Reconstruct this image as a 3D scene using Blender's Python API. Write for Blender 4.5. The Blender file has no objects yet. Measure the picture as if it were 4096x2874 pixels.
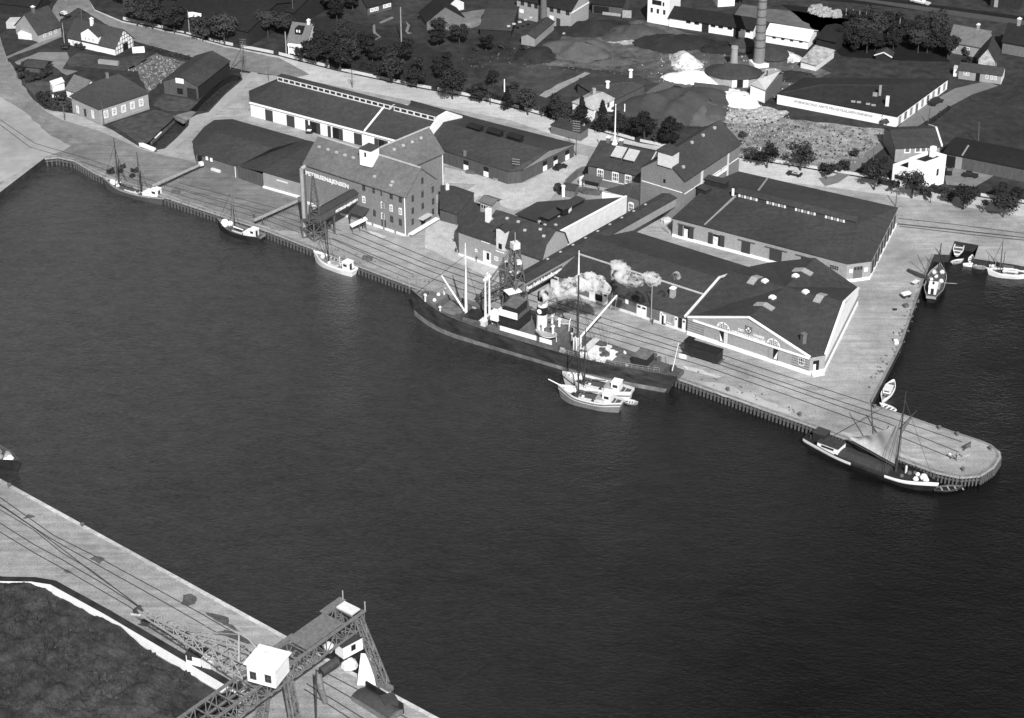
import bpy, bmesh, math, random
from mathutils import Vector, Matrix
R = math.radians
random.seed(7)
# ------------------------------------------------------------------ survey of the site
# The camera stands 248 m above the quay. Points of the photograph are turned into
# real positions by intersecting the view ray with a level plane or a wall plane.
FPX, TH, HC = 8600.0, R(30.2), 248.0
CT, ST = math.cos(TH), math.sin(TH)
CAM = Vector((0, -HC / math.tan(TH), HC))
FW, UP = Vector((0, CT, -ST)), Vector((0, ST, CT))
FR = dict(A=(0,0,2.2422), B=(900,0,2.2422), C=(1800,0,2.2422), D=(2700,0,3.28), E=(3396,0,3.28),
   F=(3300,400,2.8844), G=(300,400,2.2422), H=(1100,500,2.87), I=(1700,600,2.296), J=(2200,400,2.87),
   K=(2600,600,2.0873), L=(1600,950,1.9793), M=(2500,1000,2.2422), N=(3400,900,3.2989), O=(3100,1500,2.3012),
   P=(0,1750,2.2422), Q=(0,2300,2.8), Rr=(500,2300,2.8), S=(1000,2374,2.87), T=(2100,1300,3.28), U=(380,500,3.1889),
   V=(0,0,0.56055), X=(0,0,1.0))
def px(f, x, y):
 o = FR[f]; return o[0] + x / o[2], o[1] + y / o[2]
def ray(f, x, y):
 a, b = px(f, x, y)
 return Vector(((a - 2048) / FPX, 0, 0)) + UP * ((1437 - b) / FPX) + FW
def at(f, x, y, z=0.0):
 d = ray(f, x, y); t = (z - HC) / d.z
 return CAM + d * t
def zof(base, f, x, y):
 b_ = px(f, x, y)[1]; dy = (1437 - b_) / FPX
 v = Vector((base.x, base.y, 0)) - CAM
 a, b = UP.dot(v), FW.dot(v)
 return (dy * b - a) / (CT + dy * ST)
def onplane(f, x, y, p0, n):
 d = ray(f, x, y); t = (p0 - CAM).dot(n) / d.dot(n)
 return CAM + d * t
def onwall(A, B, f, x, y):
 u = Vector((B.x - A.x, B.y - A.y, 0)).normalized()
 p = onplane(f, x, y, Vector((A.x, A.y, 0)), Vector((u.y, -u.x, 0)))
 return (p - Vector((A.x, A.y, 0))).dot(u), p.z
def proj(P):
 v = Vector(P) - CAM; w = FW.dot(v)
 return 2048 + FPX * v.x / w, 1437 - FPX * UP.dot(v) / w
def lerp(a, b, t): return a + (b - a) * t
# ------------------------------------------------------------------ scene, materials, mesh helpers
scn = bpy.context.scene
COL = scn.collection
Z = Vector((0, 0, 1))
MATS = {}
def mat(name, g, var=0.12, scale=1.0, rough=0.85, stretch=(1, 1, 1), big=0.0, spec=0.25, bump=0.0, grit=0.10, bands=None, metal=0.0, streak=None, objrand=0.0):
 """grey procedural surface: fine mottling, broad weathering and optional sheet or plank bands"""
 if name in MATS: return MATS[name]
 m = bpy.data.materials.new(name); m.use_nodes = True
 nt = m.node_tree; N = nt.nodes; L = nt.links
 bs = N['Principled BSDF']; bs.inputs['Roughness'].default_value = rough
 bs.inputs['Specular IOR Level'].default_value = spec; bs.inputs['Metallic'].default_value = metal
 tc = N.new('ShaderNodeTexCoord'); mp = N.new('ShaderNodeMapping')
 mp.inputs['Scale'].default_value = stretch
 L.new(tc.outputs['Object'], mp.inputs['Vector'])
 def noise(sc, det, v=mp.outputs['Vector']):
  n = N.new('ShaderNodeTexNoise'); n.inputs['Scale'].default_value = sc
  n.inputs['Detail'].default_value = det; n.inputs['Roughness'].default_value = 0.6
  L.new(v, n.inputs['Vector']); return n.outputs['Fac']
 def rng(v, lo, hi, a=0.3, b=0.7):
  r = N.new('ShaderNodeMapRange'); r.inputs['From Min'].default_value = a; r.inputs['From Max'].default_value = b
  r.inputs['To Min'].default_value = lo; r.inputs['To Max'].default_value = hi
  L.new(v, r.inputs['Value']); return r.outputs['Result']
 def mul(a, b):
  x = N.new('ShaderNodeMath'); x.operation = 'MULTIPLY'; L.new(a, x.inputs[0]); L.new(b, x.inputs[1]); return x.outputs[0]
 n1 = noise(scale, 4)
 val = rng(n1, g * (1 - var), g * (1 + var))
 if big: val = mul(val, rng(noise(0.045, 3, tc.outputs['Object']), 1 - big, 1 + big))
 if grit: val = mul(val, rng(noise(3.1, 3, tc.outputs['Object']), 1 - grit, 1 + grit))
 if objrand: val = mul(val, rng(N.new('ShaderNodeObjectInfo').outputs['Random'], 1 - objrand, 1 + objrand, 0, 1))
 if streak:
  m2 = N.new('ShaderNodeMapping'); m2.inputs['Rotation'].default_value = (0, 0, -streak[0]); m2.inputs['Scale'].default_value = (.07, 1.1, 1)
  L.new(tc.outputs['Object'], m2.inputs['Vector']); val = mul(val, rng(noise(.8, 4, m2.outputs['Vector']), 1 - streak[1], 1 + streak[1]))
 if bands:
  ax, sc, amt = bands
  w = N.new('ShaderNodeTexWave'); w.bands_direction = ax; w.inputs['Scale'].default_value = sc; w.inputs['Distortion'].default_value = 0.6
  w.inputs['Detail'].default_value = 1.0
  L.new(tc.outputs['Object'], w.inputs['Vector']); val = mul(val, rng(w.outputs['Fac'], 1 - amt, 1 + amt * 0.3, 0.0, 0.25))
 cc = N.new('ShaderNodeCombineColor')
 for i in range(3): L.new(val, cc.inputs[i])
 L.new(cc.outputs[0], bs.inputs['Base Color'])
 if bump:
  b = N.new('ShaderNodeBump'); b.inputs['Strength'].default_value = bump; b.inputs['Distance'].default_value = 0.15
  L.new(n1, b.inputs['Height']); L.new(b.outputs[0], bs.inputs['Normal'])
 MATS[name] = m; return m
class MB:
 """collects faces for ONE mesh"""
 def __init__(s): s.v = []; s.f = []
 def face(s, pts):
  b = len(s.v); s.v += [Vector(p) for p in pts]; s.f.append(tuple(range(b, b + len(pts)))); return s
 def hexa(s, c):
  b = len(s.v); s.v += [Vector(p) for p in c]
  for q in ((3,2,1,0),(4,5,6,7),(0,1,5,4),(1,2,6,5),(2,3,7,6),(3,0,4,7)): s.f.append(tuple(b + i for i in q))
  return s
 def box(s, o, u, w, h):
  """o: lower corner, u, w: level edge vectors, h: height or vector"""
  o, u, w = Vector(o), Vector(u), Vector(w); h = Vector((0, 0, h)) if not hasattr(h, 'x') else h
  if u.cross(w).dot(h) < 0: u, w = w, u
  return s.hexa([o, o+u, o+u+w, o+w, o+h, o+u+h, o+u+w+h, o+w+h])
 def cbox(s, c, sx, sy, sz, rz=0.0):
  u = Vector((math.cos(rz), math.sin(rz), 0)); w = Vector((-u.y, u.x, 0))
  return s.box(Vector(c) - u * sx / 2 - w * sy / 2, u * sx, w * sy, sz)
 def prism(s, poly, z0, z1, top=True, bottom=True):
  p = [Vector((q[0], q[1], 0)) for q in poly]
  if sum(p[i].x * p[(i+1) % len(p)].y - p[(i+1) % len(p)].x * p[i].y for i in range(len(p))) < 0: p.reverse()
  b = len(s.v); n = len(p)
  zz = z1 if isinstance(z1, (list, tuple)) else [z1] * n
  s.v += [Vector((q.x, q.y, z0)) for q in p] + [Vector((q.x, q.y, zz[i])) for i, q in enumerate(p)]
  for i in range(n): s.f.append((b+i, b+(i+1) % n, b+n+(i+1) % n, b+n+i))
  if bottom: s.f.append(tuple(b + n - 1 - i for i in range(n)))
  if top: s.f.append(tuple(b + n + i for i in range(n)))
  return s
 def beam(s, p, q, w, h=None):
  p, q = Vector(p), Vector(q); h = h or w; d = (q - p)
  if d.length < 1e-5: return s
  d.normalize(); u = d.cross(Z)
  u = Vector((1, 0, 0)) if u.length < 1e-3 else u.normalized()
  k = u.cross(d).normalized(); u = u * w / 2; k = k * h / 2
  return s.hexa([p-u-k, p+u-k, p+u+k, p-u+k, q-u-k, q+u-k, q+u+k, q-u+k])
 def tube(s, p, q, r1, r2=None, n=8, cap=True):
  p, q = Vector(p), Vector(q); r2 = r1 if r2 is None else r2; d = q - p
  if d.length < 1e-6: return s
  d.normalize(); u = d.cross(Z); u = Vector((1,0,0)) if u.length < 1e-3 else u.normalized(); k = d.cross(u)
  b = len(s.v)
  for (c, r) in ((p, r1), (q, r2)):
   for i in range(n):
    a = 2 * math.pi * i / n; s.v.append(c + u * (r * math.cos(a)) + k * (r * math.sin(a)))
  for i in range(n): s.f.append((b+i, b+(i+1) % n, b+n+(i+1) % n, b+n+i))
  if cap: s.f.append(tuple(b+n-1-i for i in range(n))); s.f.append(tuple(b+n+i for i in range(n)))
  return s
 def lathe(s, c, prof, n=16):
  c = Vector(c); b = len(s.v); m = len(prof)
  for (r, z) in prof:
   for i in range(n):
    a = 2 * math.pi * i / n; s.v.append(c + Vector((r * math.cos(a), r * math.sin(a), z)))
  for j in range(m - 1):
   for i in range(n): s.f.append((b+j*n+i, b+j*n+(i+1) % n, b+(j+1)*n+(i+1) % n, b+(j+1)*n+i))
  s.f.append(tuple(b+n-1-i for i in range(n))); s.f.append(tuple(b+(m-1)*n+i for i in range(n)))
  return s
 def slab(s, pts, faces, t=0.18):
  """roof planes given a thickness t (underside and edges closed)"""
  pts = [Vector(p) for p in pts]; b = len(s.v); n = len(pts)
  s.v += pts + [p - Vector((0, 0, t)) for p in pts]
  cnt = {}
  for f in faces:
   nrm = (pts[f[1]] - pts[f[0]]).cross(pts[f[2]] - pts[f[0]])
   if nrm.z < 0: f = tuple(reversed(f))
   s.f.append(tuple(b + i for i in f)); s.f.append(tuple(b + n + i for i in reversed(f)))
   for i in range(len(f)):
    e = (f[i], f[(i+1) % len(f)]); cnt[e] = cnt.get(e, 0) + 1
  for (i, j) in cnt:
   if (j, i) not in cnt: s.f.append((b+j, b+i, b+n+i, b+n+j))
  return s
 def grid(s, fn, nu, nv):
  b = len(s.v)
  for i in range(nu + 1):
   for j in range(nv + 1): s.v.append(Vector(fn(i / nu, j / nv)))
  for i in range(nu):
   for j in range(nv):
    a = b + i * (nv + 1) + j; s.f.append((a, a + nv + 1, a + nv + 2, a + 1))
  return s
def mesh_obj(name, mb, m, origin=Vector((0,0,0)), smooth=False):
 me = bpy.data.meshes.new(name)
 me.from_pydata([tuple(v - origin) for v in mb.v], [], mb.f); me.update()
 if smooth:
  for p in me.polygons: p.use_smooth = True
 me.materials.append(m)
 o = bpy.data.objects.new(name, me); COL.objects.link(o); return o
def struct(name, mb, m, kind='structure', smooth=False, label=None, cat=None):
 o = mesh_obj(name, mb, m, smooth=smooth); o['kind'] = kind
 if label: o['label'] = label
 if cat: o['category'] = cat
 return o
class Thing:
 """an Empty at the base of a thing; its parts are meshes parented to it"""
 def __init__(s, name, label, cat, loc=(0,0,0), rz=0.0, group=None, local=False):
  s.o = bpy.data.objects.new(name, None); COL.objects.link(s.o); s.o.empty_display_size = 0.5
  s.o.location = loc; s.o.rotation_euler = (0, 0, rz)
  s.org = Vector((0,0,0)) if local else Vector(loc)
  s.o['label'] = label; s.o['category'] = cat
  if group: s.o['group'] = group
 def part(s, name, mb, m, parent=None, label=None, smooth=False, kind=None):
  o = mesh_obj(name, mb, m, s.org, smooth); o.parent = parent or s.o
  if label: o['label'] = label
  if kind: o['kind'] = kind
  return o
def single(name, label, cat, mb, m, group=None, smooth=False):
 c = sum(mb.v, Vector((0,0,0))) / len(mb.v); c.z = min(v.z for v in mb.v)
 o = mesh_obj(name, mb, m, c, smooth); o.location = c; o['label'] = label; o['category'] = cat
 if group: o['group'] = group
 return o
def copy_tree(o, parent=None):
 c = o.copy(); COL.objects.link(c); c.parent = parent
 for ch in list(o.children): copy_tree(ch, c)
 return c
def place(o, loc, rz, scale=1.0, label=None):
 o.location = loc; o.rotation_euler = (0, 0, rz); o.scale = (scale,) * 3 if not hasattr(scale, '__len__') else scale
 if label: o['label'] = label
 return o
def text_mesh(body, size, origin, u, n, extr=0.04, spacing=1.0, width=None):
 """lettering lying on a wall: u along the line, n out of the wall, up = n x u turned upright"""
 cu = bpy.data.curves.new('lettering', 'FONT'); cu.body = body; cu.size = size; cu.extrude = extr; cu.space_character = spacing
 cu.resolution_u = 2; cu.offset = size * 0.03
 o = bpy.data.objects.new('lettering', cu); COL.objects.link(o)
 bpy.context.view_layer.update()
 me = bpy.data.meshes.new_from_object(o.evaluated_get(bpy.context.evaluated_depsgraph_get()))
 bpy.data.objects.remove(o); bpy.data.curves.remove(cu)
 mb = MB(); up = Vector(n).cross(Vector(u)).normalized()
 xs = [v.co.x for v in me.vertices]; k = 1.0
 if width: k = width / (max(xs) - min(xs))
 x0 = min(xs)
 mb.v = [Vector(origin) + Vector(u) * ((v.co.x - x0) * k) + up * v.co.y + Vector(n) * (v.co.z + extr * 0.9) for v in me.vertices]
 mb.f = [tuple(p.vertices) for p in me.polygons]; bpy.data.meshes.remove(me)
 return mb
class Wall:
 """a vertical wall line A -> B (outside on the right-hand side); items are set on it by place on the wall"""
 def __init__(s, A, B, z0=0.0):
  s.A = Vector((A.x, A.y, 0)); s.B = Vector((B.x, B.y, 0)); s.L = (s.B - s.A).length
  s.u = (s.B - s.A).normalized(); s.n = Vector((s.u.y, -s.u.x, 0)); s.z0 = z0
 def p(s, a, z, out=0.0): return s.A + s.u * a + Z * z + s.n * out
 def hit(s, f, x, y): return onwall(s.A, s.B, f, x, y)
 def panel(s, mb, a0, a1, z0, z1, out0=-0.05, out1=0.05):
  return mb.box(s.p(a0, z0, out0), s.u * (a1 - a0), s.n * (out1 - out0), z1 - z0)
 def window(s, t, a, z, w, h, glass, frame, bars=(1, 2), name='window', parent=None, fw=0.12, arch=False, out=0.06, label=None):
  """frame with bars as the part, dark panes as its sub-part; a, z: centre"""
  a0, a1, z0, z1 = a - w/2, a + w/2, z - h/2, z + h/2
  fr = MB()
  s.panel(fr, a0, a0 + fw, z0, z1, -.05, out); s.panel(fr, a1 - fw, a1, z0, z1, -.05, out)
  s.panel(fr, a0 + fw, a1 - fw, z1 - fw, z1, -.05, out); s.panel(fr, a0 + fw, a1 - fw, z0, z0 + fw, -.05, out + .04)
  for i in range(1, bars[0] + 1):
   c = a0 + (a1 - a0) * i / (bars[0] + 1); s.panel(fr, c - fw*.35, c + fw*.35, z0 + fw, z1 - fw, -.04, out - .01)
  for i in range(1, bars[1] + 1):
   c = z0 + (z1 - z0) * i / (bars[1] + 1); s.panel(fr, a0 + fw, a1 - fw, c - fw*.35, c + fw*.35, -.04, out - .02)
  if arch:
   r = w / 2; pts = [(a + r * math.cos(k), z1 + r * 0.45 * math.sin(k)) for k in [math.pi * i / 8 for i in range(9)]]
   fa = [s.p(q[0], q[1], out) for q in pts]; fb = [s.p(q[0], q[1], -.05) for q in pts]
   fr.face(list(reversed(fa)) if (fa[1]-fa[0]).cross(fa[2]-fa[0]).dot(s.n) < 0 else fa)
   for i in range(8): fr.face([fa[i], fa[i+1], fb[i+1], fb[i]])
  w_ = t.part(name, fr, frame, parent, label)
  gl = MB(); s.panel(gl, a0 + fw*.5, a1 - fw*.5, z0 + fw*.5, z1 - fw*.5, -.05, out - .04)
  t.part('pane', gl, glass, w_); return w_
 def door(s, t, a0, a1, z0, z1, m, name='door', parent=None, out=0.08, label=None):
  d = MB(); s.panel(d, a0, a1, z0, z1, -.05, out); return t.part(name, d, m, parent, label)
def rough_poly(pts, amp=0.5, step=3.0, seed=1):
 rnd = random.Random(seed); out = []
 for i, p in enumerate(pts):
  q = pts[(i+1) % len(pts)]; n = max(1, int((Vector(q) - Vector(p)).length / step))
  for k in range(n):
   c = Vector(p).lerp(Vector(q), k / n)
   if k: c = c + Vector((rnd.uniform(-amp, amp), rnd.uniform(-amp, amp), 0))
   out.append(c)
 return out
from mathutils.geometry import tessellate_polygon
def sheet(mb, loops, z):
 loops = [[Vector((p.x, p.y, 0)) for p in lp] for lp in loops]
 flat = [p for lp in loops for p in lp]
 b = len(mb.v); mb.v += [Vector((p.x, p.y, z)) for p in flat]
 for t in tessellate_polygon(loops):
  a, c, d = (flat[i] for i in t)
  t = t if (c - a).cross(d - a).z > 0 else tuple(reversed(t))
  mb.f.append(tuple(b + i for i in t))
 return mb
def skirt(mb, loop, z0, z1, closed=False):
 for i in range(len(loop) - (0 if closed else 1)):
  a, c = loop[i], loop[(i+1) % len(loop)]
  mb.face([(a.x, a.y, z0), (c.x, c.y, z0), (c.x, c.y, z1), (a.x, a.y, z1)])
 return mb
def pts(f, *xy, z=0.0): return [at(f, xy[i], xy[i+1], z) for i in range(0, len(xy), 2)]
# ------------------------------------------------------------------ camera, sky, sun
cam = bpy.data.cameras.new('camera'); co = bpy.data.objects.new('camera', cam); COL.objects.link(co)
co.location = CAM; co.rotation_euler = (math.pi / 2 - TH, 0, 0)
cam.sensor_width = 36.0; cam.lens = FPX / 4096 * 36.0; cam.clip_start = 1.0; cam.clip_end = 6000.0
scn.camera = co
SUN_EL, SUN_AZ = R(41), R(9)          # azimuth of the shadows, to the left of the view direction
w = bpy.data.worlds.new('World'); scn.world = w; w.use_nodes = True
sky = w.node_tree.nodes.new('ShaderNodeTexSky'); sky.sky_type = 'NISHITA'; sky.sun_disc = False
sky.sun_elevation = SUN_EL; sky.sun_rotation = math.pi - SUN_AZ
sky.air_density = 1.0; sky.dust_density = 2.0
hs = w.node_tree.nodes.new('ShaderNodeHueSaturation'); hs.inputs['Saturation'].default_value = 0.0   # monochrome film
w.node_tree.links.new(sky.outputs[0], hs.inputs['Color'])
w.node_tree.links.new(hs.outputs[0], w.node_tree.nodes['Background'].inputs[0])
w.node_tree.nodes['Background'].inputs[1].default_value = 0.055
sl = bpy.data.lights.new('sun', 'SUN'); sl.energy = 4.5; sl.angle = R(0.5); sl.color = (1, 1, 1)
so = bpy.data.objects.new('sun', sl); COL.objects.link(so)
sd = Vector((-math.sin(SUN_AZ) * math.cos(SUN_EL), math.cos(SUN_AZ) * math.cos(SUN_EL), -math.sin(SUN_EL)))
so.rotation_euler = sd.to_track_quat('-Z', 'Y').to_euler()
scn.view_settings.view_transform = 'Standard'; scn.view_settings.look = 'None'
scn.view_settings.gamma = 1.0; scn.view_settings.exposure = 0.35
scn.render.engine = 'CYCLES'
scn.cycles.use_denoising = True
scn.cycles.max_bounces = 12; scn.cycles.diffuse_bounces = 3; scn.cycles.glossy_bounces = 3; scn.cycles.volume_bounces = 12
# palette (greys of real surfaces)
M = dict(
 white=mat('white_wash', .80, .06, .6, big=.05), cream=mat('cream_render', .62, .10, .8, big=.08),
 plinth=mat('pale_plinth', .72, .10, 1.2),
 brick=mat('brick_wall', .13, .16, 1.6, big=.12, grit=.10), brickpale=mat('pale_brick', .30, .14, 1.6, big=.10, grit=.10),
 brickgrey=mat('grey_brick', .19, .14, 1.6, big=.08, grit=.08), rendergrey=mat('grey_render', .26, .10, .7, big=.08),
 tarred=mat('tarred_boards', .022, .3, 1.5, bands=('X', 1.2, .35)), board=mat('timber_boards', .08, .2, 1.6, stretch=(1, 1, .2)),
 roof=mat('felt_roof', .041, .20, .8, big=.22, rough=.8, grit=.22, streak=(1.05, .13)), roofmid=mat('slate_roof', .046, .16, 1.0, big=.2, rough=.75, grit=.2),
 rooflight=mat('cement_tile_roof', .125, .16, 1.0, big=.25, rough=.8, grit=.18, streak=(1.0, .12)), roofdark=mat('dark_felt_roof', .014, .25, .8, big=.2, rough=.8),
 roofpale=mat('pale_zinc_and_sunlit_roof', .42, .12, 1.0, big=.1), rooftile=mat('tile_roof', .13, .2, 1.2, grit=.2),
 dark=mat('dark_opening', .012, .2, 1.0), glass=mat('window_glass', .03, .1, 1.0, rough=.15, spec=.5),
 door=mat('dark_door', .045, .15, 1.5, stretch=(1, 1, .2)), doorwhite=mat('white_door', .74, .06, 1.0), doorgrey=mat('grey_door', .13, .1, 1.0),
 frame=mat('white_frame', .78, .04, 1.0), cranesteel=mat('crane_steel', .15, .25, 1.2, rough=.6), steel=mat('grey_steel', .09, .2, 2.0, rough=.6), steeldark=mat('dark_steel', .05, .2, 2.0, rough=.6),
 steelpale=mat('pale_steel', .30, .15, 2.0, rough=.55), timber=mat('wet_timber', .10, .3, 1.5), timberpale=mat('bleached_timber', .30, .25, 1.5),
 letters=mat('pale_letters', .75, .05, 1.0), lettersdark=mat('dark_letters', .16, .1, 1.0), stone=mat('field_stone', .13, .5, .8), rubblepale=mat('pale_rubble', .36, .4, .8), rubble=mat('rubble', .24, .5, .8, bump=.6),
 rust=mat('rusty_plate', .12, .35, .7, big=.2), hullblack=mat('black_hull', .022, .5, .35, rough=.55, big=.4), hullwhite=mat('white_hull', .75, .08, .8, rough=.5),
 hullgrey=mat('grey_hull', .20, .2, .8, rough=.5), deck=mat('plank_deck', .20, .25, 1.2), deckdark=mat('dark_deck', .07, .3, 1.0),
 cargo=mat('pale_cargo', .66, .25, .9, bump=.5), sail=mat('canvas_sail', .36, .18, .8, rough=.9), mast=mat('dark_mast', .045, .2, 1.0), mastwhite=mat('white_mast', .78, .05, 1.0),
 car=mat('black_car_paint', .02, .1, 1.0, rough=.25, spec=.5), carpale=mat('pale_car_paint', .45, .1, 1.0, rough=.3, spec=.5), tyre=mat('tyre', .02, .1, 1.0),
 leaf=mat('leaves', .033, .35, .5, big=.25, grit=.35, objrand=.45), leafdark=mat('dark_leaves', .019, .35, .5, big=.25, grit=.35, objrand=.45), leafpale=mat('pale_leaves', .085, .35, .5, grit=.35), bark=mat('bark', .05, .3, 2.0),
 hullworn=mat('weathered_hull', .040, .6, .45, stretch=(.5, 1, 1.6), big=.5, rough=.6), hullband=mat('worn_hull_band', .17, .4, .5, big=.3), skin=mat('skin', .35, .05, 1.0), cloth=mat('dark_clothes', .05, .2, 2.0), clothpale=mat('pale_clothes', .6, .1, 2.0),
)
# ------------------------------------------------------------------ water, land, roads
WL = -2.1
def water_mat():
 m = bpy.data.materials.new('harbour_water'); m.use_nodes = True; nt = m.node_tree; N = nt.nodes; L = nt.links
 b = N['Principled BSDF']; b.inputs['Base Color'].default_value = (.020, .020, .020, 1); b.inputs['IOR'].default_value = 1.6
 b.inputs['Roughness'].default_value = .06; b.inputs['Specular IOR Level'].default_value = .65
 g = N.new('ShaderNodeNewGeometry'); mp = N.new('ShaderNodeMapping'); mp.inputs['Scale'].default_value = (1.0, 1.7, 1); mp.inputs['Rotation'].default_value = (0, 0, .45)
 L.new(g.outputs['Position'], mp.inputs['Vector'])
 def nz(s, d):
  n = N.new('ShaderNodeTexNoise'); n.inputs['Scale'].default_value = s; n.inputs['Detail'].default_value = d; n.inputs['Roughness'].default_value = .65
  L.new(mp.outputs[0], n.inputs['Vector']); return n.outputs['Fac']
 big = nz(.014, 4)
 def mr(v, a, c, lo, hi):
  r = N.new('ShaderNodeMapRange'); r.inputs['From Min'].default_value = a; r.inputs['From Max'].default_value = c
  r.inputs['To Min'].default_value = lo; r.inputs['To Max'].default_value = hi; L.new(v, r.inputs['Value']); return r.outputs['Result']
 def ma(op, p, q):
  x = N.new('ShaderNodeMath'); x.operation = op
  for i, k in enumerate((p, q)):
   if isinstance(k, float): x.inputs[i].default_value = k
   else: L.new(k, x.inputs[i])
  return x.outputs[0]
 # sky brightness painted into water colour and specular: paler at left, darker at right
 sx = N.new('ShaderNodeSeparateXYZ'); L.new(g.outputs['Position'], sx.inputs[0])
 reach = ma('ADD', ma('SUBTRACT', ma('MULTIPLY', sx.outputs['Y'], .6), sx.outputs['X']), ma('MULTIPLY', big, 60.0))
 sky_tone = mr(reach, -95.0, 170.0, .0025, .034); L.new(mr(reach, -95.0, 170.0, .25, .95), b.inputs['Specular IOR Level'])
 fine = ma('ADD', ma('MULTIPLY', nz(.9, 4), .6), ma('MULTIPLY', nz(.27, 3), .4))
 val = ma('MULTIPLY', sky_tone, mr(fine, .34, .66, .45, 1.62))
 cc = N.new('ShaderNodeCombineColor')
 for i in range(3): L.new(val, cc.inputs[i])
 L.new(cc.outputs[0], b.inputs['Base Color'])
 b1 = N.new('ShaderNodeBump'); b1.inputs['Distance'].default_value = .8; L.new(fine, b1.inputs['Height']); L.new(mr(big, .35, .65, .25, .6), b1.inputs['Strength'])
 b2 = N.new('ShaderNodeBump'); b2.inputs['Distance'].default_value = .5; b2.inputs['Strength'].default_value = .3; L.new(nz(.16, 2), b2.inputs['Height']); L.new(b1.outputs[0], b2.inputs['Normal'])
 L.new(b2.outputs[0], b.inputs['Normal'])
 return m
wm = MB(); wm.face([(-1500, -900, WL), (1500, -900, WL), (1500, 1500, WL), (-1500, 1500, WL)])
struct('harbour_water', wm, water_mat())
QUAY = pts('X', -500,1155, 0,770, 178,633, 232,628, 300,642, 380,690, 430,712, 1070,922, 1640,1140, 2720,1516, 3252,1704, 3743,1887, 3839,1908, 3917,1902,
   3969,1869, 3995,1830, 3991,1804, 3965,1782, 3926,1765, 3752,1708, 3617,1661, 3482,1619, 3603,1385, 3691,1130, 3736,1018, 3797,1021,
   3818,965, 3915,982, 3897,1036, 4046,1058, 4800,1190)
FAR = [Vector((1500, 40, 0)), Vector((1500, 1500, 0)), Vector((-1500, 1500, 0)), Vector((-1500, 0, 0))]
# the creek on the left is cut into the land; below it the same water shows
CREEK_LOW = pts('A', 1290,1300, 1340,1318, 1392,1345, 1470,1330, 1560,1240, 1660,1140, 1672,1082, 1600,1045, 1560,1060)
CREEK_UP = pts('A', 1690,1010, 1760,1000, 1850,1005, 2000,850, 2165,705, 2140,680, 2075,668, 1960,740, 1830,860)
ground_m = mat('bare_earth', .030, .45, .35, big=.4, grit=.4, rough=.95)
land = MB(); sheet(land, [QUAY + FAR, CREEK_LOW, CREEK_UP], 0.0); skirt(land, QUAY, -4, 0.0)
struct('ground', land, ground_m)
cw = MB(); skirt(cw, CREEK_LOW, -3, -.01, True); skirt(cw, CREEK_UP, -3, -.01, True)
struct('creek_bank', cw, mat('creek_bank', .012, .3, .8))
NEAR = pts('X', -500,1640, 0,1915, 1124,2533, 1760,2874, 2600,3327)
near = MB(); sheet(near, [NEAR + [Vector((60, -400, 0)), Vector((-700, -400, 0)), Vector((-700, -20, 0))]], 0.0); skirt(near, NEAR, -4, 0.0)
struct('near_quay_ground', near, mat('near_quay_paving', .27, .18, .4, big=.22, grit=.30, streak=(-.72, .2), rough=.9))
near_edge = MB()
for i in range(len(NEAR) - 1):
 a, c = NEAR[i], NEAR[i+1]; d = (c - a).normalized(); n = Vector((d.y, -d.x, 0)); n = n if n.y < 0 else -n
 near_edge.box(a + n * .15, c - a, n * .8, .14)
struct('near_quay_kerb', near_edge, mat('pale_coping', .42, .25, .6, big=.4, grit=.2))
def zone(name, poly, z, m, jag=0.0, step=3.0, seed=1, holes=()):
 mb = MB(); sheet(mb, [rough_poly(poly, jag, step, seed) if jag else poly] + list(holes), z); return struct(name, mb, m)
pave = mat('quay_paving', .275, .18, .35, big=.26, grit=.30, streak=(-.58, .16), rough=.92)
inner = QUAY[1:-1]
zone('quay_paving', pts('X', 0,770, 178,633, 232,628, 300,642, 380,690, 430,712, 1070,922, 1640,1140, 2720,1516, 3252,1704, 3743,1887, 3839,1908, 3917,1902,
  3969,1869, 3995,1830, 3991,1804, 3965,1782, 3926,1765, 3752,1708, 3617,1661, 3482,1619, 3603,1385, 3691,1130, 3736,1018, 3797,1021,
  3818,965, 3915,982, 3897,1036, 4046,1058, 4500,1137, 4500,930, 3700,800, 3300,745, 2640,640, 2322,575, 2040,480, 1622,398, 1176,310, 960,290) +
  pts('A', 2180,720, 2030,850, 1870,1010, 1900,1030, 1700,1060, 1690,1140, 1580,1260, 1490,1345, 1392,1365, 1270,1330, 1000,1165, 700,1030, 400,980, 240,850, 100,640, 30,430, -300,250, -600,900), .02, pave)
road_m = mat('road_gravel', .42, .12, .4, big=.18, grit=.25, streak=(-.33, .12), rough=.95)
zone('road', pts('X', 180,-40, 330,40, 535,165, 780,232, 1000,288, 1176,312, 1622,400, 2040,482, 2322,577, 2640,642, 3000,712, 3300,748, 3700,803, 4500,935,
  4500,880, 4096,818, 3750,764, 3508,722, 3000,640, 2560,574, 2340,512, 2120,452, 1900,396, 1650,350, 1340,284, 1115,226, 900,184, 736,138, 490,86, 380,40, 330,-40), .04, road_m)
zone('left_quay_paving', pts('X', -100,180, 40,250, 110,370, 200,460, 330,545, 480,600, 620,612, 760,645, 1000,720, 1200,800, 1230,930, 1100,922, 700,790, 430,702, 300,634, 232,622, 150,620, 0,740, -100,800), .022, mat('left_quay_paving', .17, .2, .35, big=.3, grit=.3, streak=(-.5, .2)), .4)
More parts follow.
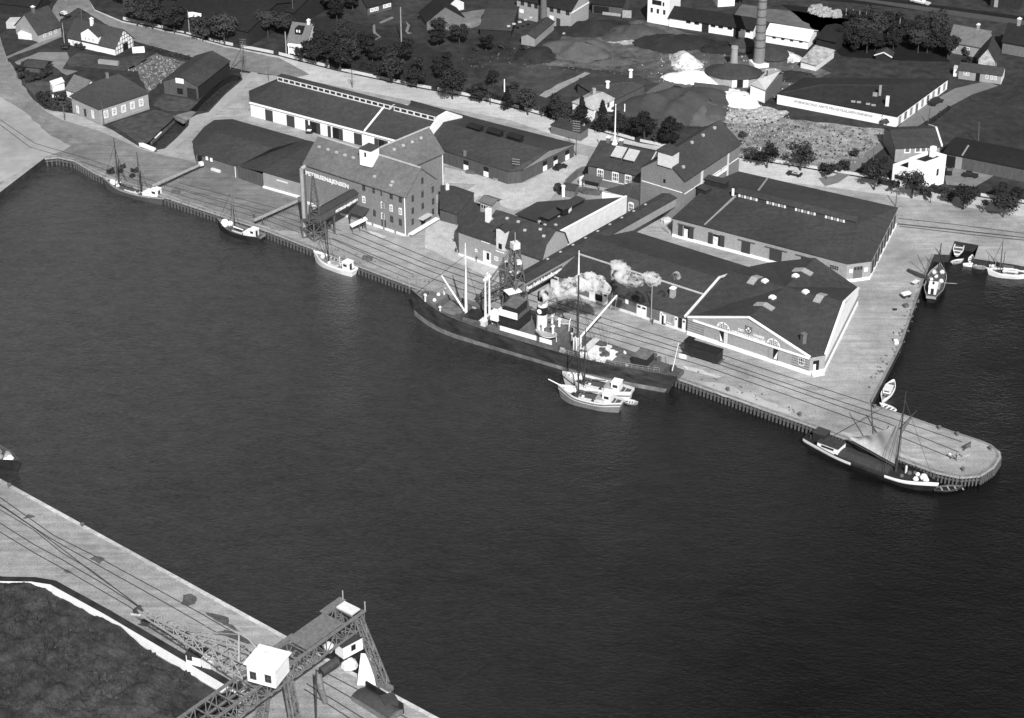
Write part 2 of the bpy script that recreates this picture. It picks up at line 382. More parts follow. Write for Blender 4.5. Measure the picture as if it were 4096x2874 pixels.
# left: pale sand lot, dark road bend, side lane along the creek
zone('sand_lot', pts('A', -300,1150, 0,870, 230,1010, 420,1190, 640,1310, 560,1360, 400,1405, 200,1520, 0,1640, -300,1850), .04, mat('pale_sand', .30, .14, .25, big=.2, grit=.12), .5)
zone('left_road', pts('A', -200,60, 0,330, 60,540, 170,770, 330,960, 560,1080, 900,1180, 1240,1330, 1400,1380, 1330,1420, 1180,1380, 820,1260, 480,1130, 260,1010, 100,800, 0,620, -250,500), .03, mat('worn_road', .17, .2, .4, big=.25, grit=.2))
zone('left_road_branch', pts('A', 40,540, 130,500, 330,430, 560,330, 520,300, 540,180, 700,70, 900,-60, 560,-60, 480,60, 430,200, 420,330, 330,390, 60,510), .035, mat('worn_road', .22))
zone('creek_lane', pts('A', 1870,1010, 2020,850, 2180,715, 2290,610, 2330,640, 2180,800, 2010,960, 1830,1120, 1700,1220, 1560,1335, 1430,1370, 1400,1350, 1480,1335, 1590,1235, 1700,1120, 1710,1060, 1770,1030), .03, mat('pale_lane', .30, .12, .5, big=.15))
grass = mat('rough_grass', .052, .4, .5, big=.3, grit=.3, rough=.95)
zone('creek_meadow', pts('A', 990,1120, 1150,1060, 1390,985, 1560,1035, 1540,1080, 1310,1295, 1240,1290, 1130,1200), .03, grass, .25)
zone('creek_meadow', pts('A', 1370,950, 1460,850, 1660,880, 1780,920, 1680,1000, 1500,1000), .03, grass, .25)
zone('garden_plot', pts('A', 210,745, 330,720, 570,760, 650,900, 640,990, 460,970, 330,890), .03, grass, .3)
zone('house_garden', pts('A', 590,540, 700,480, 1060,520, 1290,500, 1320,540, 1130,640, 820,610, 620,600), .03, grass, .3)
zone('forecourt', pts('A', 130,560, 350,470, 600,470, 620,520, 560,620, 700,640, 600,680, 470,590, 260,560, 180,600), .034, mat('worn_road', .22), .2)
zone('yard_earth', pts('A', 1120,640, 1400,480, 1660,560, 1480,720, 1330,830, 1290,750, 1230,640), .03, mat('littered_earth', .10, .5, .5, grit=.5), .4)
# far side of the road: pale footpath in stretches
path_m = mat('pale_footpath', .55, .1, .6, big=.1)
FP = [(492,84),(736,136),(900,182),(1115,224),(1340,282),(1650,348),(1900,394),(2120,450),(2340,510),(2560,572),(2760,612),(3000,638),(3508,720),(3750,762),(4096,816),(4500,878)]
def fp_pt(t, off):
 i = min(int(t), len(FP) - 2); k = t - i
 return at('X', FP[i][0] + (FP[i+1][0] - FP[i][0]) * k, FP[i][1] + (FP[i+1][1] - FP[i][1]) * k - off)
for (t0, t1) in [(0,1.0),(1.05,1.5),(1.6,2.15),(2.3,2.9),(3.0,3.9),(4.05,5.3),(5.4,6.8),(6.9,7.25),(7.4,8.0),(8.2,8.9),(9.0,10.9),(11.15,12.2),(12.3,13.4),(13.5,14.3),(14.4,15)]:
 n = max(2, int((t1 - t0) * 8)); ts = [t0 + (t1 - t0) * i / n for i in range(n + 1)]
 mb = MB(); sheet(mb, [[fp_pt(t, 3) for t in ts] + [fp_pt(t, 15) for t in reversed(ts)]], .06); struct('footpath', mb, path_m)
# right: lane beside the white house, rubble yard, open field
zone('side_lane', pts('F', 0,1000, 150,960, 380,800, 700,540, 1000,350, 1420,90, 1700,-60, 2000,-160, 1840,-210, 1500,-130, 1230,20, 1050,140, 820,330, 640,490, 450,640, 240,780, 100,880, -80,905), .05, mat('side_lane', .15, .12, .5, big=.12))
zone('rubble_yard', pts('X', 2880,440, 2960,410, 3120,470, 3400,505, 3580,520, 3500,610, 3390,690, 3250,672, 3060,640, 2950,615), .03, mat('rubble_yard', .20, .6, .45, grit=.7, big=.3), .6)
zone('field', pts('F', 1230,330, 1440,120, 1800,-20, 2400,-60, 2700,600, 2200,560, 1520,470), .03, mat('rough_field', .030, .35, .4, big=.3, grit=.25), .5)
zone('house_yard', pts('F', 1370,720, 1500,770, 1600,800, 1860,850, 1940,880, 1720,1010, 1400,980), .03, mat('worn_road', .22), .2)
zone('sand_yard', pts('C', -120,60, 0,130, 200,100, 500,60, 600,100, 240,240, 20,290, -160,180), .03, mat('pale_yard', .16, .3, .3, big=.3), .6)
zone('upper_yard', pts('D', 880,60, 1110,90, 1200,120, 1600,150, 2296,260, 2300,380, 1900,420, 1500,340, 1180,280, 760,230), .03, mat('grey_yard', .11, .2, .4, big=.25), .5)
zone('upper_road', pts('E', -600,-120, 300,0, 1000,90, 2200,260, 3000,380, 3000,440, 2150,320, 1000,150, 200,20, -600,-70), .04, mat('far_road', .06, .1, .5))
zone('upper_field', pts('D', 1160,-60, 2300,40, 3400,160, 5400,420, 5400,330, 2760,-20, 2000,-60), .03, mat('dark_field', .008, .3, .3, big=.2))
zone('works_yard', pts('C', 400,760, 760,560, 1130,640, 1760,640, 1900,720, 1760,900, 1600,900, 800,860), .03, mat('works_earth', .045, .4, .3, big=.3, grit=.3), .5)
zone('works_track', pts('C', 800,860, 960,760, 1130,690, 1210,650, 1260,660, 1150,720, 1000,800, 860,880), .045, mat('dusty_track', .24, .2, .5), .3)
zone('works_track', pts('C', 1560,960, 1680,900, 1800,800, 1950,720, 2050,740, 1850,880, 1700,940, 1600,990), .045, mat('dark_track', .10, .2, .5), .2)
# light stains and worn patches on the quay
pal = mat('spilled_lime', .46, .25, .6, big=.2)
zone('lime_stain', pts('H', 1060,1215, 1200,1250, 1290,1290, 1230,1300, 1100,1250), .03, pal, .4, 1.5, seed=1)
zone('lime_stain', pts('M', 640,1180, 900,1210, 1500,1440, 1480,1480, 1200,1410, 820,1290), .03, mat('pale_wear', .38, .15, .5, big=.2), .5, 2, seed=5)
zone('lime_stain', pts('M', 520,1040, 620,1060, 870,1140, 820,1150, 560,1080), .03, pal, .4, 1.5, seed=6)
zone('lime_stain', pts('O', 600,520, 760,560, 900,600, 1250,760, 1430,790, 1300,800, 900,640, 700,590), .03, mat('pale_wear', .38), .5, 2, seed=7)
zone('mill_yard', pts('I', 0,640, 320,580, 260,440, 560,260, 900,330, 1250,330, 1150,460, 820,560, 500,420, 340,600, 300,960, 780,1090, 560,1160, 0,900), .028, mat('pale_yard_floor', .40, .16, .4, big=.2, grit=.3), .3)
zone('mill_yard', pts('I', 180,160, 780,310, 900,310, 1400,40, 1500,60, 1480,160, 1240,340, 900,420, 480,320, 150,300), .029, mat('pale_yard_floor', .38), .2)
zone('oil_stain', pts('P', 200,735, 250,690, 300,700, 320,715, 270,725), .02, mat('oil_stain', .09, .2, .5), .2, 1.0)
zone('oil_stain', pts('P', 800,1090, 850,1065, 945,1090, 890,1140), .02, mat('oil_stain', .09), .25, 1.0, seed=2)
zone('oil_stain', pts('P', 565,1195, 600,1185, 650,1210, 600,1220), .02, mat('oil_stain', .09), .15, 1.0, seed=3)
for i, q in enumerate([(620,330, 650,230, 740,210, 800,250, 780,330, 700,350), (900,420, 1020,440, 1160,480, 1150,560, 1000,500), (1020,640, 1150,600, 1330,700, 1450,780, 1300,770, 1120,720), (1080,520, 1200,560, 1290,640, 1180,600), (60,470, 300,520, 560,580, 400,560, 200,520)]):
 zone('stain_and_shadow', pts('Rr', *q), .024 + i * .003, mat('stain_and_shadow', .075, .4, .6, big=.3, grit=.3), .3, .8, seed=20 + i)  # coal stains plus shadow lines by the crane jib, painted as dark patches
zone('road_worn_end', pts('X', 180,-40, 330,40, 535,165, 780,232, 1000,288, 1176,312, 1240,300, 1115,232, 900,190, 736,144, 490,92, 380,44, 330,-40), .05, mat('worn_road', .17), .3)
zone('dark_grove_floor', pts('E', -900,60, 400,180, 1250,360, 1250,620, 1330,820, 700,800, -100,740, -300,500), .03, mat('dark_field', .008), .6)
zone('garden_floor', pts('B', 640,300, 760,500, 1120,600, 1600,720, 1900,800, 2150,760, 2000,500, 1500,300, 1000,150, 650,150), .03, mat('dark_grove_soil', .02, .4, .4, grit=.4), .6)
for i, q in enumerate([(1190,410, 1300,375, 1385,335, 1330,300, 1325,230, 1345,220, 1350,290, 1400,335, 1310,385), (1380,205, 1500,150, 1515,165, 1400,215), (1620,190, 1660,230, 1640,290, 1680,300, 1640,310, 1615,280, 1635,235)]):
 zone('garden_path', pts('B', *q), .05, mat('garden_path', .16, .2, .6), .1)
for i, q in enumerate([(0,780, 120,700, 260,860, 400,955, 620,835, 700,850, 640,950, 420,1010, 250,960, 0,930), (620,850, 760,900, 900,860, 1060,930, 1300,900, 1420,950, 1240,965, 1000,960, 700,955), (1180,1290, 1000,1360, 900,1420, 960,1330, 1100,1280), (620,1500, 900,1440, 1150,1400, 1500,1480, 1300,1600, 900,1640, 600,1600), (-900,560, -500,480, -100,500, 100,560, -200,600, -600,590)]):
 zone('lime_ground', pts('D', *q), .06 + i * .004, mat('limed_ground', .30, .6, .7, big=.35, grit=.6), .9, 1.6, seed=40 + i)
# railway tracks: pairs of rails let into the quay with the dark groove beside each rail
rail_m = mat('rail_groove', .055, .2, 1.0, big=.3)
def track(f, line_a, line_b, label=None, wd=.28):
 mb = MB()
 for ln in (line_a, line_b):
  q = pts(f, *ln)
  for i in range(len(q) - 1):
   d = (q[i+1] - q[i]).normalized(); n = Vector((-d.y, d.x, 0))
   mb.box(q[i] - n * wd / 2 - Z * .02, q[i+1] - q[i], n * wd, .075)
 struct('railway_track', mb, rail_m)
track('X', (1330,955, 1700,1105, 2075,1242, 2420,1348, 2830,1470, 3200,1600, 3520,1716, 3820,1838), (1360,938, 1720,1085, 2095,1224, 2440,1330, 2850,1450, 3220,1578, 3545,1692, 3835,1810))
track('X', (1410,935, 1700,1055, 2130,1205, 2560,1345, 2900,1452, 3250,1570, 3570,1675, 3850,1770), (1440,920, 1720,1036, 2150,1188, 2575,1325, 2915,1430, 3270,1548, 3590,1652, 3860,1748))
track('X', (-200,360, 0,500, 120,590, 330,650, 700,775, 1060,880, 1330,982, 1500,1060, 1640,1118), (-200,345, 0,480, 140,575, 345,635, 710,757, 1070,862, 1345,965, 1520,1043, 1655,1100), wd=.22)
track('X', (700,750, 1080,850, 1350,940), (715,732, 1095,832, 1365,925), wd=.22)
track('N', (600,-10, 1000,30, 1500,85, 2200,160, 3000,245), (650,20, 1000,60, 1500,120, 2200,195, 3000,280), wd=.35)
track('F', (850,1370, 1500,1440, 2200,1530, 2900,1620), (840,1430, 1500,1500, 2200,1580, 2900,1665), wd=.3)
track('P', (-300,440, 0,610, 440,900, 900,1160, 1330,1400, 1700,1610, 2500,2080), (-300,400, 0,540, 480,880, 940,1110, 1400,1360, 1800,1580, 2600,2050), wd=.2)
track('P', (-300,620, 0,770, 300,960, 560,1100, 900,1300, 1180,1480, 1700,1830), (-300,700, 0,850, 330,1050, 640,1220, 900,1370, 1160,1520, 1660,1880), wd=.2)
track('P', (-200,560, 0,650, 300,830, 560,1040, 800,1180, 1000,1330, 1250,1520), (-100,540, 60,640, 340,840, 620,1050, 850,1230, 1050,1370, 1280,1550), wd=.18)
track('S', (740,960, 1160,1200, 1500,1420, 1900,1700), (900,930, 1300,1140, 1700,1380, 2100,1600), wd=.22)
track('S', (650,1040, 1000,1250, 1400,1500, 1900,1800), (620,1100, 950,1310, 1300,1540, 1800,1860), wd=.22)
# spoil and clay heaps beyond the road, rubble slope at the lower left
def heap(name, f, cx, cy, rx, ry, h, m, rot=0.0, seed=0, rough=.35, flat=1.6):
 c = at(f, cx, cy); rnd = random.Random(seed); ph = [rnd.uniform(0, 6.3) for _ in range(6)]
 mb = MB()
 def fn(u, v):
  r = u; a = v * 2 * math.pi
  k = 1 + .16 * math.sin(2 * a + ph[0]) + .10 * math.sin(3 * a + ph[1]) + .06 * math.sin(5 * a + ph[2])
  x, y = rx * r * k * math.cos(a), ry * r * k * math.sin(a)
  z = h * max(0, 1 - r ** flat) * (1 + .25 * math.sin(x * .5 + ph[3]) * math.cos(y * .45 + ph[4])) + (1 - r) * (rough * .8 * math.sin(x * 1.1 + ph[5]) * math.sin(y * .9) + rnd.uniform(-.18, .18))
  x += rnd.uniform(-.5, .5) * r; y += rnd.uniform(-.5, .5) * r
  return (c.x + x * math.cos(rot) - y * math.sin(rot), c.y + x * math.sin(rot) + y * math.cos(rot), z - .1)
 mb.grid(fn, 16, 56); return struct(name, mb, m, smooth=True)
clay = mat('clay_heap', .054, .18, .25, big=.22, grit=.15); claydk = mat('dark_clay_heap', .020, .25, .25, big=.3, grit=.2); claylt = mat('pale_clay_heap', .085, .2, .25, big=.2, grit=.15)
heap('clay_heap', 'C', 2010, 965, 17, 15, 4.2, clay, .1, 1)
heap('clay_heap', 'C', 2250, 1010, 9, 9, 2.0, claylt, .3, 2)
heap('clay_heap', 'C', 1640, 300, 9, 8, 2.4, clay, .2, 3)
heap('clay_heap', 'C', 1270, 260, 11, 8, 2.2, claydk, .2, 4)
heap('clay_heap', 'C', 1180, 450, 12, 9, 2.8, claylt, -.25, 5)
heap('clay_heap', 'C', 770, 500, 8, 6, 1.6, claydk, .3, 6)
heap('clay_heap', 'C', 2010, 390, 12, 9, 2.4, claydk, .1, 7)
heap('clay_heap', 'C', 1480, 560, 7, 4, 1.4, claylt, .1, 14)
heap('clay_heap', 'D', 1480, 1010, 7, 5, 1.8, claydk, -.1, 8)
heap('clay_heap', 'D', 620, 640, 9, 6, 1.4, claydk, -.1, 9)
zone('works_yard', pts('C', 1000,330, 1700,180, 2290,330, 2290,780, 1900,760, 1500,640, 1000,600, 700,560), .032, mat('works_earth_pale', .085, .5, .35, big=.4, grit=.45), .8)
zone('works_yard', pts('D', 0,520, 900,560, 1900,900, 2050,960, 1400,1240, 900,1420, 300,1300, 0,1100), .038, mat('works_earth_pale', .085), .8)
lime = mat('white_lime_heap', .78, .1, .5, big=.1, bump=.4)
heap('lime_heap', 'D', 130, 830, 4.6, 6.0, 3.2, mat('dirty_lime_heap', .5, .4, .5, grit=.3), .2, 10)
heap('lime_heap', 'D', 230, 1040, 8.5, 5.5, 2.6, lime, -.1, 11)
heap('lime_heap', 'D', 800, 1300, 7.5, 7.0, 1.4, lime, -.3, 12)
heap('lime_heap', 'D', 1460, 760, 4.0, 5.5, 1.8, mat('dirty_lime_heap', .5), .4, 13)
dirt = mat('coal_dirt', .036, .45, .45, big=.35, grit=.4, bump=.8, rough=.95)
rnd = random.Random(5)
WQ = pts('X', -420,2250, 0,2330, 130,2342, 207,2372, 420,2496, 650,2632, 871,2762, 960,2815)
def dirt_fn(u, v):
 i = min(int(u * 7), 6); p0 = lerp(WQ[i], WQ[i+1], u * 7 - i) + Vector((-.1, -.25, 0))
 p = lerp(p0, lerp(at('Q', -900, 2600), at('Q', 2500, 2600), u), v)
 bank = max(.05, .25 + 1.0 * math.sin(u * 19.0 + 2.6) + .7 * math.sin(u * 33 + 1)) * max(0, 1 - v * 9) * min(1, max(0, (u - .25) * 5))
 e = .15 + .5 * min(1, v * 5) + bank + .55 * math.sin(p.x * .33 + 1) * math.cos(p.y * .29) + .3 * math.sin(p.x * .9) * math.cos(p.y * .8 + 2)
 return (p.x, p.y, max(.06, e + rnd.uniform(-.4, .4) * min(1, .3 + v * 10) + .35 * math.sin(p.x * .62 + p.y * .4) * math.sin(p.y * .8 - p.x * .2) * min(1, v * 8)))
dm = MB(); dm.grid(dirt_fn, 130, 110); struct('rubble_slope', dm, dirt, smooth=True)
def scatter(name, f, poly, n, smin, smax, m, label, seed):
 rnd = random.Random(seed); P_ = pts(f, *poly); xs = [p.x for p in P_]; ys = [p.y for p in P_]; mb = MB(); k = 0
 while k < n:
  p = Vector((rnd.uniform(min(xs), max(xs)), rnd.uniform(min(ys), max(ys)), 0)); c = False
  for i in range(len(P_)):
   a, b_ = P_[i], P_[i-1]
   if (a.y > p.y) != (b_.y > p.y) and p.x < (b_.x - a.x) * (p.y - a.y) / (b_.y - a.y) + a.x: c = not c
  if not c: continue
  s = rnd.uniform(smin, smax) ** 1.0; mb.hexa([p + Vector((x * s * rnd.uniform(.5, 1.2), y * s * rnd.uniform(.5, 1.2), z * s * rnd.uniform(.5, 1))) for x, y, z in ((-.5,-.5,0),(.5,-.5,0),(.5,.5,0),(-.5,.5,0),(-.4,-.4,.7),(.4,-.4,.7),(.4,.4,.7),(-.4,.4,.7))]); k += 1
 o = struct(name, mb, m, 'stuff'); o['label'] = label
RY = (2900,450, 2970,420, 3120,480, 3400,512, 3560,530, 3480,610, 3390,680, 3250,662, 3060,630, 2960,600)
scatter('rubble', 'X', (2880,440, 2990,400, 3160,470, 3220,540, 3080,590, 2960,560), 120, .15, .6, M['rubblepale'], 'pale rubble strewn behind the rear granary', 1)
scatter('rubble', 'X', RY, 330, .15, .6, M['rubble'], 'grey rubble strewn over the open yard', 2)
scatter('weeds', 'X', RY, 300, .2, .6, M['leaf'], 'dark weeds dotted over the rubble yard', 3)
scatter('debris', 'C', (100,520, 700,420, 1500,480, 2200,420, 2290,700, 1900,720, 1200,640, 200,640), 220, .15, .5, M['timber'], 'dark debris scattered between the clay heaps', 4)
scatter('debris', 'C', (1700,560, 2290,420, 2290,760, 1800,740), 70, .15, .5, M['rubblepale'], 'white lime debris around the kiln houses', 5)
scatter('debris', 'D', (300,700, 1500,760, 1700,1000, 1300,1300, 700,1380, 300,1100), 80, .2, .6, M['rubblepale'], 'white lime lumps around the two chimneys', 6)
scatter('scrap', 'D', (1730,160, 1840,70, 2180,170, 2160,240, 1900,220), 160, .5, 1.8, M['timberpale'], 'pale scrap heap along the upper yard fence', 7)
scatter('scrap', 'C', (980,280, 1100,250, 1300,250, 1290,310, 1000,320), 90, .3, 1.1, M['rubblepale'], 'pale scrap beside the brick works gable', 8)
scatter('rubble', 'A', (1120,640, 1400,490, 1640,560, 1480,720, 1330,830, 1230,640), 220, .15, .6, M['rubble'], 'pale litter in the yard behind the tarred barn', 9)
scatter('stones', 'Q', (0,120, 500,180, 900,500, 1500,800, 2100,1100, 2200,1500, 0,1600), 160, .2, .6, M['steel'], 'grey stones on the rubble slope', 10)
scatter('lumps', 'Q', (0,120, 500,180, 900,500, 1500,800, 2100,1100, 2200,1500, 0,1600), 500, .5, 1.6, dirt, 'dark lumps on the rubble slope', 11)
scatter('litter', 'X', (400,720, 1000,900, 1640,1130, 2700,1490, 3300,1700, 3300,1660, 2600,1420, 1600,1080, 1000,870), 160, .12, .5, M['timber'], 'small dark litter along the quay edge', 12)
scatter('litter', 'X', (3500,1560, 3620,1380, 3700,1130, 3680,1130, 3560,1380, 3440,1560), 60, .2, .6, M['timber'], 'small dark litter along the basin quay', 13)
# ------------------------------------------------------------------ warehouses and granaries on the quay
def flat(p): return Vector((p.x, p.y, 0))
class House(Thing):
 """rectangular gabled building: A -> B is the wall towards the water; ridge along it (axis 'u') or across it ('w')"""
 def __init__(s, name, label, cat, A, B, depth, ze, zr, wall, roof, axis='u', over=.45, group=None, t=.22, plinth=None, extra=None, z0=0.0, roofname='roof', seam=True):
  A, B = flat(A), flat(B); s.u = (B - A).normalized(); s.inw = Vector((-s.u.y, s.u.x, 0)); s.L = (B - A).length; s.W = depth; s.ze, s.zr, s.axis = ze, zr, axis
  C, D = B + s.inw * depth, A + s.inw * depth
  Thing.__init__(s, name, label, cat, (A + B + C + D) / 4 + Z * z0, group=group)
  s.A, s.B, s.C, s.D = A, B, C, D
  s.front, s.right, s.back, s.left = Wall(A, B), Wall(B, C), Wall(C, D), Wall(D, A)
  wl = MB(); e = ze - .02; r = zr - .05
  P = lambda q, z: Vector((q.x, q.y, z))
  if axis == 'u': R0, R1 = (A + D) / 2, (B + C) / 2
  else: R0, R1 = (A + B) / 2, (C + D) / 2
  s.R0, s.R1 = P(R0, zr), P(R1, zr)
  if axis == 'u':
   wl.face([P(A,z0), P(B,z0), P(B,e), P(A,e)]); wl.face([P(C,z0), P(D,z0), P(D,e), P(C,e)])
   wl.face([P(B,z0), P(C,z0), P(C,e), P(R1,r), P(B,e)]); wl.face([P(D,z0), P(A,z0), P(A,e), P(R0,r), P(D,e)])
   wl.face([P(A,e), P(B,e), P(R1,r), P(R0,r)]); wl.face([P(C,e), P(D,e), P(R0,r), P(R1,r)])
  else:
   wl.face([P(A,z0), P(B,z0), P(B,e), P(R0,r), P(A,e)]); wl.face([P(C,z0), P(D,z0), P(D,e), P(R1,r), P(C,e)])
   wl.face([P(B,z0), P(C,z0), P(C,e), P(B,e)]); wl.face([P(D,z0), P(A,z0), P(A,e), P(D,e)])
   wl.face([P(B,e), P(C,e), P(R1,r), P(R0,r)]); wl.face([P(A,e), P(R0,r), P(R1,r), P(D,e)])
  wl.face([P(D,z0), P(C,z0), P(B,z0), P(A,z0)])
  if extra: extra(s, wl)
  s.wall = s.part('wall', wl, wall)
  half = (depth if axis == 'u' else s.L) / 2; slope = (zr - ze) / half; o = over; g = min(over, .35)
  rf = MB(); dz = slope * o; u, w = s.u, s.inw
  if axis == 'u':
   q = [P(A - u*g - w*o, ze - dz + .12), P(B + u*g - w*o, ze - dz + .12), P(R1 + u*g, zr + .12), P(R0 - u*g, zr + .12), P(C + u*g + w*o, ze - dz + .12), P(D - u*g + w*o, ze - dz + .12)]
   rf.slab(q, [(0,1,2,3), (3,2,4,5)], t)
  else:
   q = [P(A - u*o - w*g, ze - dz + .12), P(R0 - w*g, zr + .12), P(B + u*o - w*g, ze - dz + .12), P(C + u*o + w*g, ze - dz + .12), P(R1 + w*g, zr + .12), P(D - u*o + w*g, ze - dz + .12)]
   rf.slab(q, [(0,1,4,5), (1,2,3,4)], t)
  s.rq = q; s.roof = s.part(roofname, rf, roof)
  if plinth:
   pb = MB(); h = .7
   for wv in (s.front, s.right, s.back, s.left): wv.panel(pb, -.08, wv.L + .08, z0, z0 + h, -.02, .10)
   s.part('plinth', pb, plinth)
 def roofpt(s, a, k):
  """a metres along the ridge axis, k 0 at the water-side eave .. 1 at the ridge"""
  if s.axis == 'u':
   b = s.A + s.u * a + s.inw * (s.W / 2 * k)
  else:
   b = s.B - s.u * (s.L / 2 * k) + s.inw * a
  return Vector((b.x, b.y, s.ze + (s.zr - s.ze) * k + .12))
 def hat(s, f, x, y, side='near'):
  """point of the roof plane seen at a photograph position"""
  if s.axis == 'u': n = (s.rq[1] - s.rq[0]).cross(s.rq[3] - s.rq[0]).normalized() if side == 'near' else (s.rq[2] - s.rq[3]).cross(s.rq[5] - s.rq[3]).normalized(); p0 = s.rq[3]
  else: n = (s.rq[2] - s.rq[1]).cross(s.rq[4] - s.rq[1]).normalized(); p0 = s.rq[1]
  return onplane(f, x, y, p0, n)
 def chimney(s, p, w=.9, h=2.2, m=None, name='chimney', sink=1.2, cap=None):
  mb = MB(); mb.cbox(p - Z * sink, w, w, h + sink, math.atan2(s.u.y, s.u.x)); c = s.part(name, mb, m or M['brick'], s.roof)
  cb = MB(); cb.cbox(p + Z * h, w + .25, w + .25, .22, math.atan2(s.u.y, s.u.x)); cb.cbox(p + Z * (h + .22), w * .5, w * .5, .3, math.atan2(s.u.y, s.u.x))
  s.part('chimney_cap', cb, cap or M['plinth'], c); return c
 def ridgecap(s, m, w=.35):
  mb = MB(); a, b = s.R0 + Z * .14, s.R1 + Z * .14; mb.beam(a, b, w, .2); return s.part('ridge_cap', mb, m, s.roof)
def fit(A, B, f, x, y):
 """ridge end seen at (x, y) above the gable wall that starts at A, square to A-B: (half depth, height)"""
 u = (flat(B) - flat(A)).normalized(); w = Vector((-u.y, u.x, 0)); return onwall(flat(A), flat(A) + w, f, x, y)
def vents(h, f, spots, m, name='roof_vent'):
 for (x, y) in spots:
  p = h.hat(f, x, y); mb = MB(); mb.cbox(p - Z * .1, .8, .55, .45, math.atan2(h.u.y, h.u.x)); h.part(name, mb, m, h.roof)
GL, FRM, DK = M['glass'], M['frame'], M['dark']
# --- tall brick granary with the conveyor bridge
c = at('H', 1515, 1290); ze = zof(c, 'H', 1490, 810); l = at('H', 340, 435, ze)
def pil(s, wl):
 for wv, n in ((s.front, 9), (s.right, 3)):
  for i in range(n + 1):
   a = wv.L * i / n; wv.panel(wl, max(0, a - .25), min(wv.L, a + .25), 0, s.ze - .4, 0, .14)
  wv.panel(wl, 0, wv.L, s.ze - .9, s.ze - .35, 0, .10)
gr = House('brick_granary', 'tall grey brick granary with lettered front wall and white ridge turret beside the quay', 'granary', l, c, 12.2, ze, 17.0, M['brickgrey'], M['rooflight'], over=.5, extra=pil, plinth=M['plinth'])
f = gr.front
for (x, y, dark) in [(1020,722,1),(1130,750,1),(1230,785,1),(1335,818,1),(1440,858,1),(1020,862,0),(1235,925,0),(1335,960,0),(1440,998,0),(1140,1015,1),(1340,1085,1),(1440,1122,1),(1240,1050,0)]:
 a, z = f.hit('H', x, y); f.window(gr, a, z, 1.05, 1.7, GL, FRM if not dark else M['steel'], (1, 1), arch=True, fw=.2 if not dark else .12)
a, z = f.hit('H', 1250, 1140); f.door(gr, a - .7, a + .7, 0.3, 2.8, M['door'])
for (x, y) in [(1580,850),(1692,800),(1810,745),(1580,990),(1695,935),(1815,880),(1580,1115),(1812,1000),(1690,645)]:
 a, z = gr.right.hit('H', x, y); gr.right.window(gr, a, z, 1.0, 1.6, GL, M['steel'], (1, 1), arch=True)
a, z = gr.right.hit('H', 1700, 1130); gr.right.door(gr, a - .8, a + .8, .6, 2.8, DK)
cn = MB(); cn.box(gr.right.p(a - 2, 3.2), gr.right.u * 4, gr.right.n * 1.6, .2); gr.part('canopy', cn, M['roofpale'])
lp = MB(); lp.box(gr.right.p(.4, .7, .12), gr.right.u * (gr.right.L - .8), gr.right.n * 1.3, .25); gr.part('loading_ledge', lp, M['plinth'])
dp = MB(); dp.tube(gr.front.p(gr.L - .25, .4, .3), gr.front.p(gr.L - .25, ze - .5, .3), .14); gr.part('downpipe', dp, M['white'])
a0, z0 = f.hit('H', 395, 545); a1, z1 = f.hit('H', 850, 690); a0 -= 1.1
gr.part('lettering', text_mesh('PETERSEN&JENSEN', 1.6, f.p(a0, z0 - .9, .17), f.u, f.n, width=a1 - a0), M['letters'], gr.wall)
gr.ridgecap(M['roofpale'], .5)
vents(gr, 'H', [(510,258),(610,290),(707,321),(803,353),(900,383),(1350,660),(1330,700),(1145,600)], M['roofpale'])
# turret straddling the ridge
tz = 19.3
tc, tl, tr = at('H', 1100, 305, tz), at('H', 968, 275, tz), at('H', 1220, 255, tz)
uu = (tc - tl); ww = gr.inw * 3.3
tb = MB(); tb.box(Vector((tl.x, tl.y, 14.8)), Vector((uu.x, uu.y, 0)), ww, tz - 14.8); tur = gr.part('ridge_turret', tb, M['white'], gr.roof)
tq = [tl - gr.u*.2 - gr.inw*.2, tc + gr.u*.2 - gr.inw*.2, tc + gr.u*.2 + ww + gr.inw*.2, tl - gr.u*.2 + ww + gr.inw*.2]; ap = (tq[0] + tq[2]) / 2 + Z * 1.5
rb = MB(); rb.slab([q + Z*.12 for q in tq] + [ap], [(0,1,4),(1,2,4),(2,3,4),(3,0,4)], .12); gr.part('turret_roof', rb, M['roofmid'], gr.roof)
tw = Wall(tl, tc); tp = MB(); tw.panel(tp, tw.L*.42, tw.L*.58, tz - 1.9, tz - .7, -.02, .04); gr.part('turret_window', tp, DK, gr.roof)
# rear wing of the granary
zr = 16.9; r0, r1 = at('H', 1220, 262, zr), at('H', 1762, 35, zr); dirw = flat(r1 - r0).normalized()
ev = at('H', 1955, 292, ze); nw = Vector((dirw.y, -dirw.x, 0)); hw = (flat(ev) - flat(r1)).dot(nw); hw = max(4.5, min(7.5, hw))
Bq = flat(r0) + nw * hw - dirw * 1.0; Cq = flat(r1) + nw * hw
wg = MB(); Aq, Dq = Bq - nw * 2 * hw, Cq - nw * 2 * hw
P3 = lambda q, z: Vector((q.x, q.y, z))
wg.face([P3(Bq,0), P3(Cq,0), P3(Cq,ze), P3(Bq,ze)]); wg.face([P3(Dq,0), P3(Aq,0), P3(Aq,ze), P3(Dq,ze)])
wg.face([P3(Cq,0), P3(Dq,0), P3(Dq,ze), P3((Cq+Dq)/2,zr-.05), P3(Cq,ze)]); wg.face([P3(Aq,0), P3(Bq,0), P3(Bq,ze), P3((Aq+Bq)/2,zr-.05), P3(Aq,ze)])
gr.part('rear_wing', wg, M['brickgrey'])
sl = (zr - ze) / hw * .5; rw = MB(); q = [P3(Bq + nw*.5, ze - sl + .1), P3(Cq + nw*.5 + dirw*.3, ze - sl + .1), P3((Cq+Dq)/2 + dirw*.3, zr + .1), P3((Aq+Bq)/2, zr + .1), P3(Dq - nw*.5 + dirw*.3, ze - sl + .1), P3(Aq - nw*.5, ze - sl + .1)]
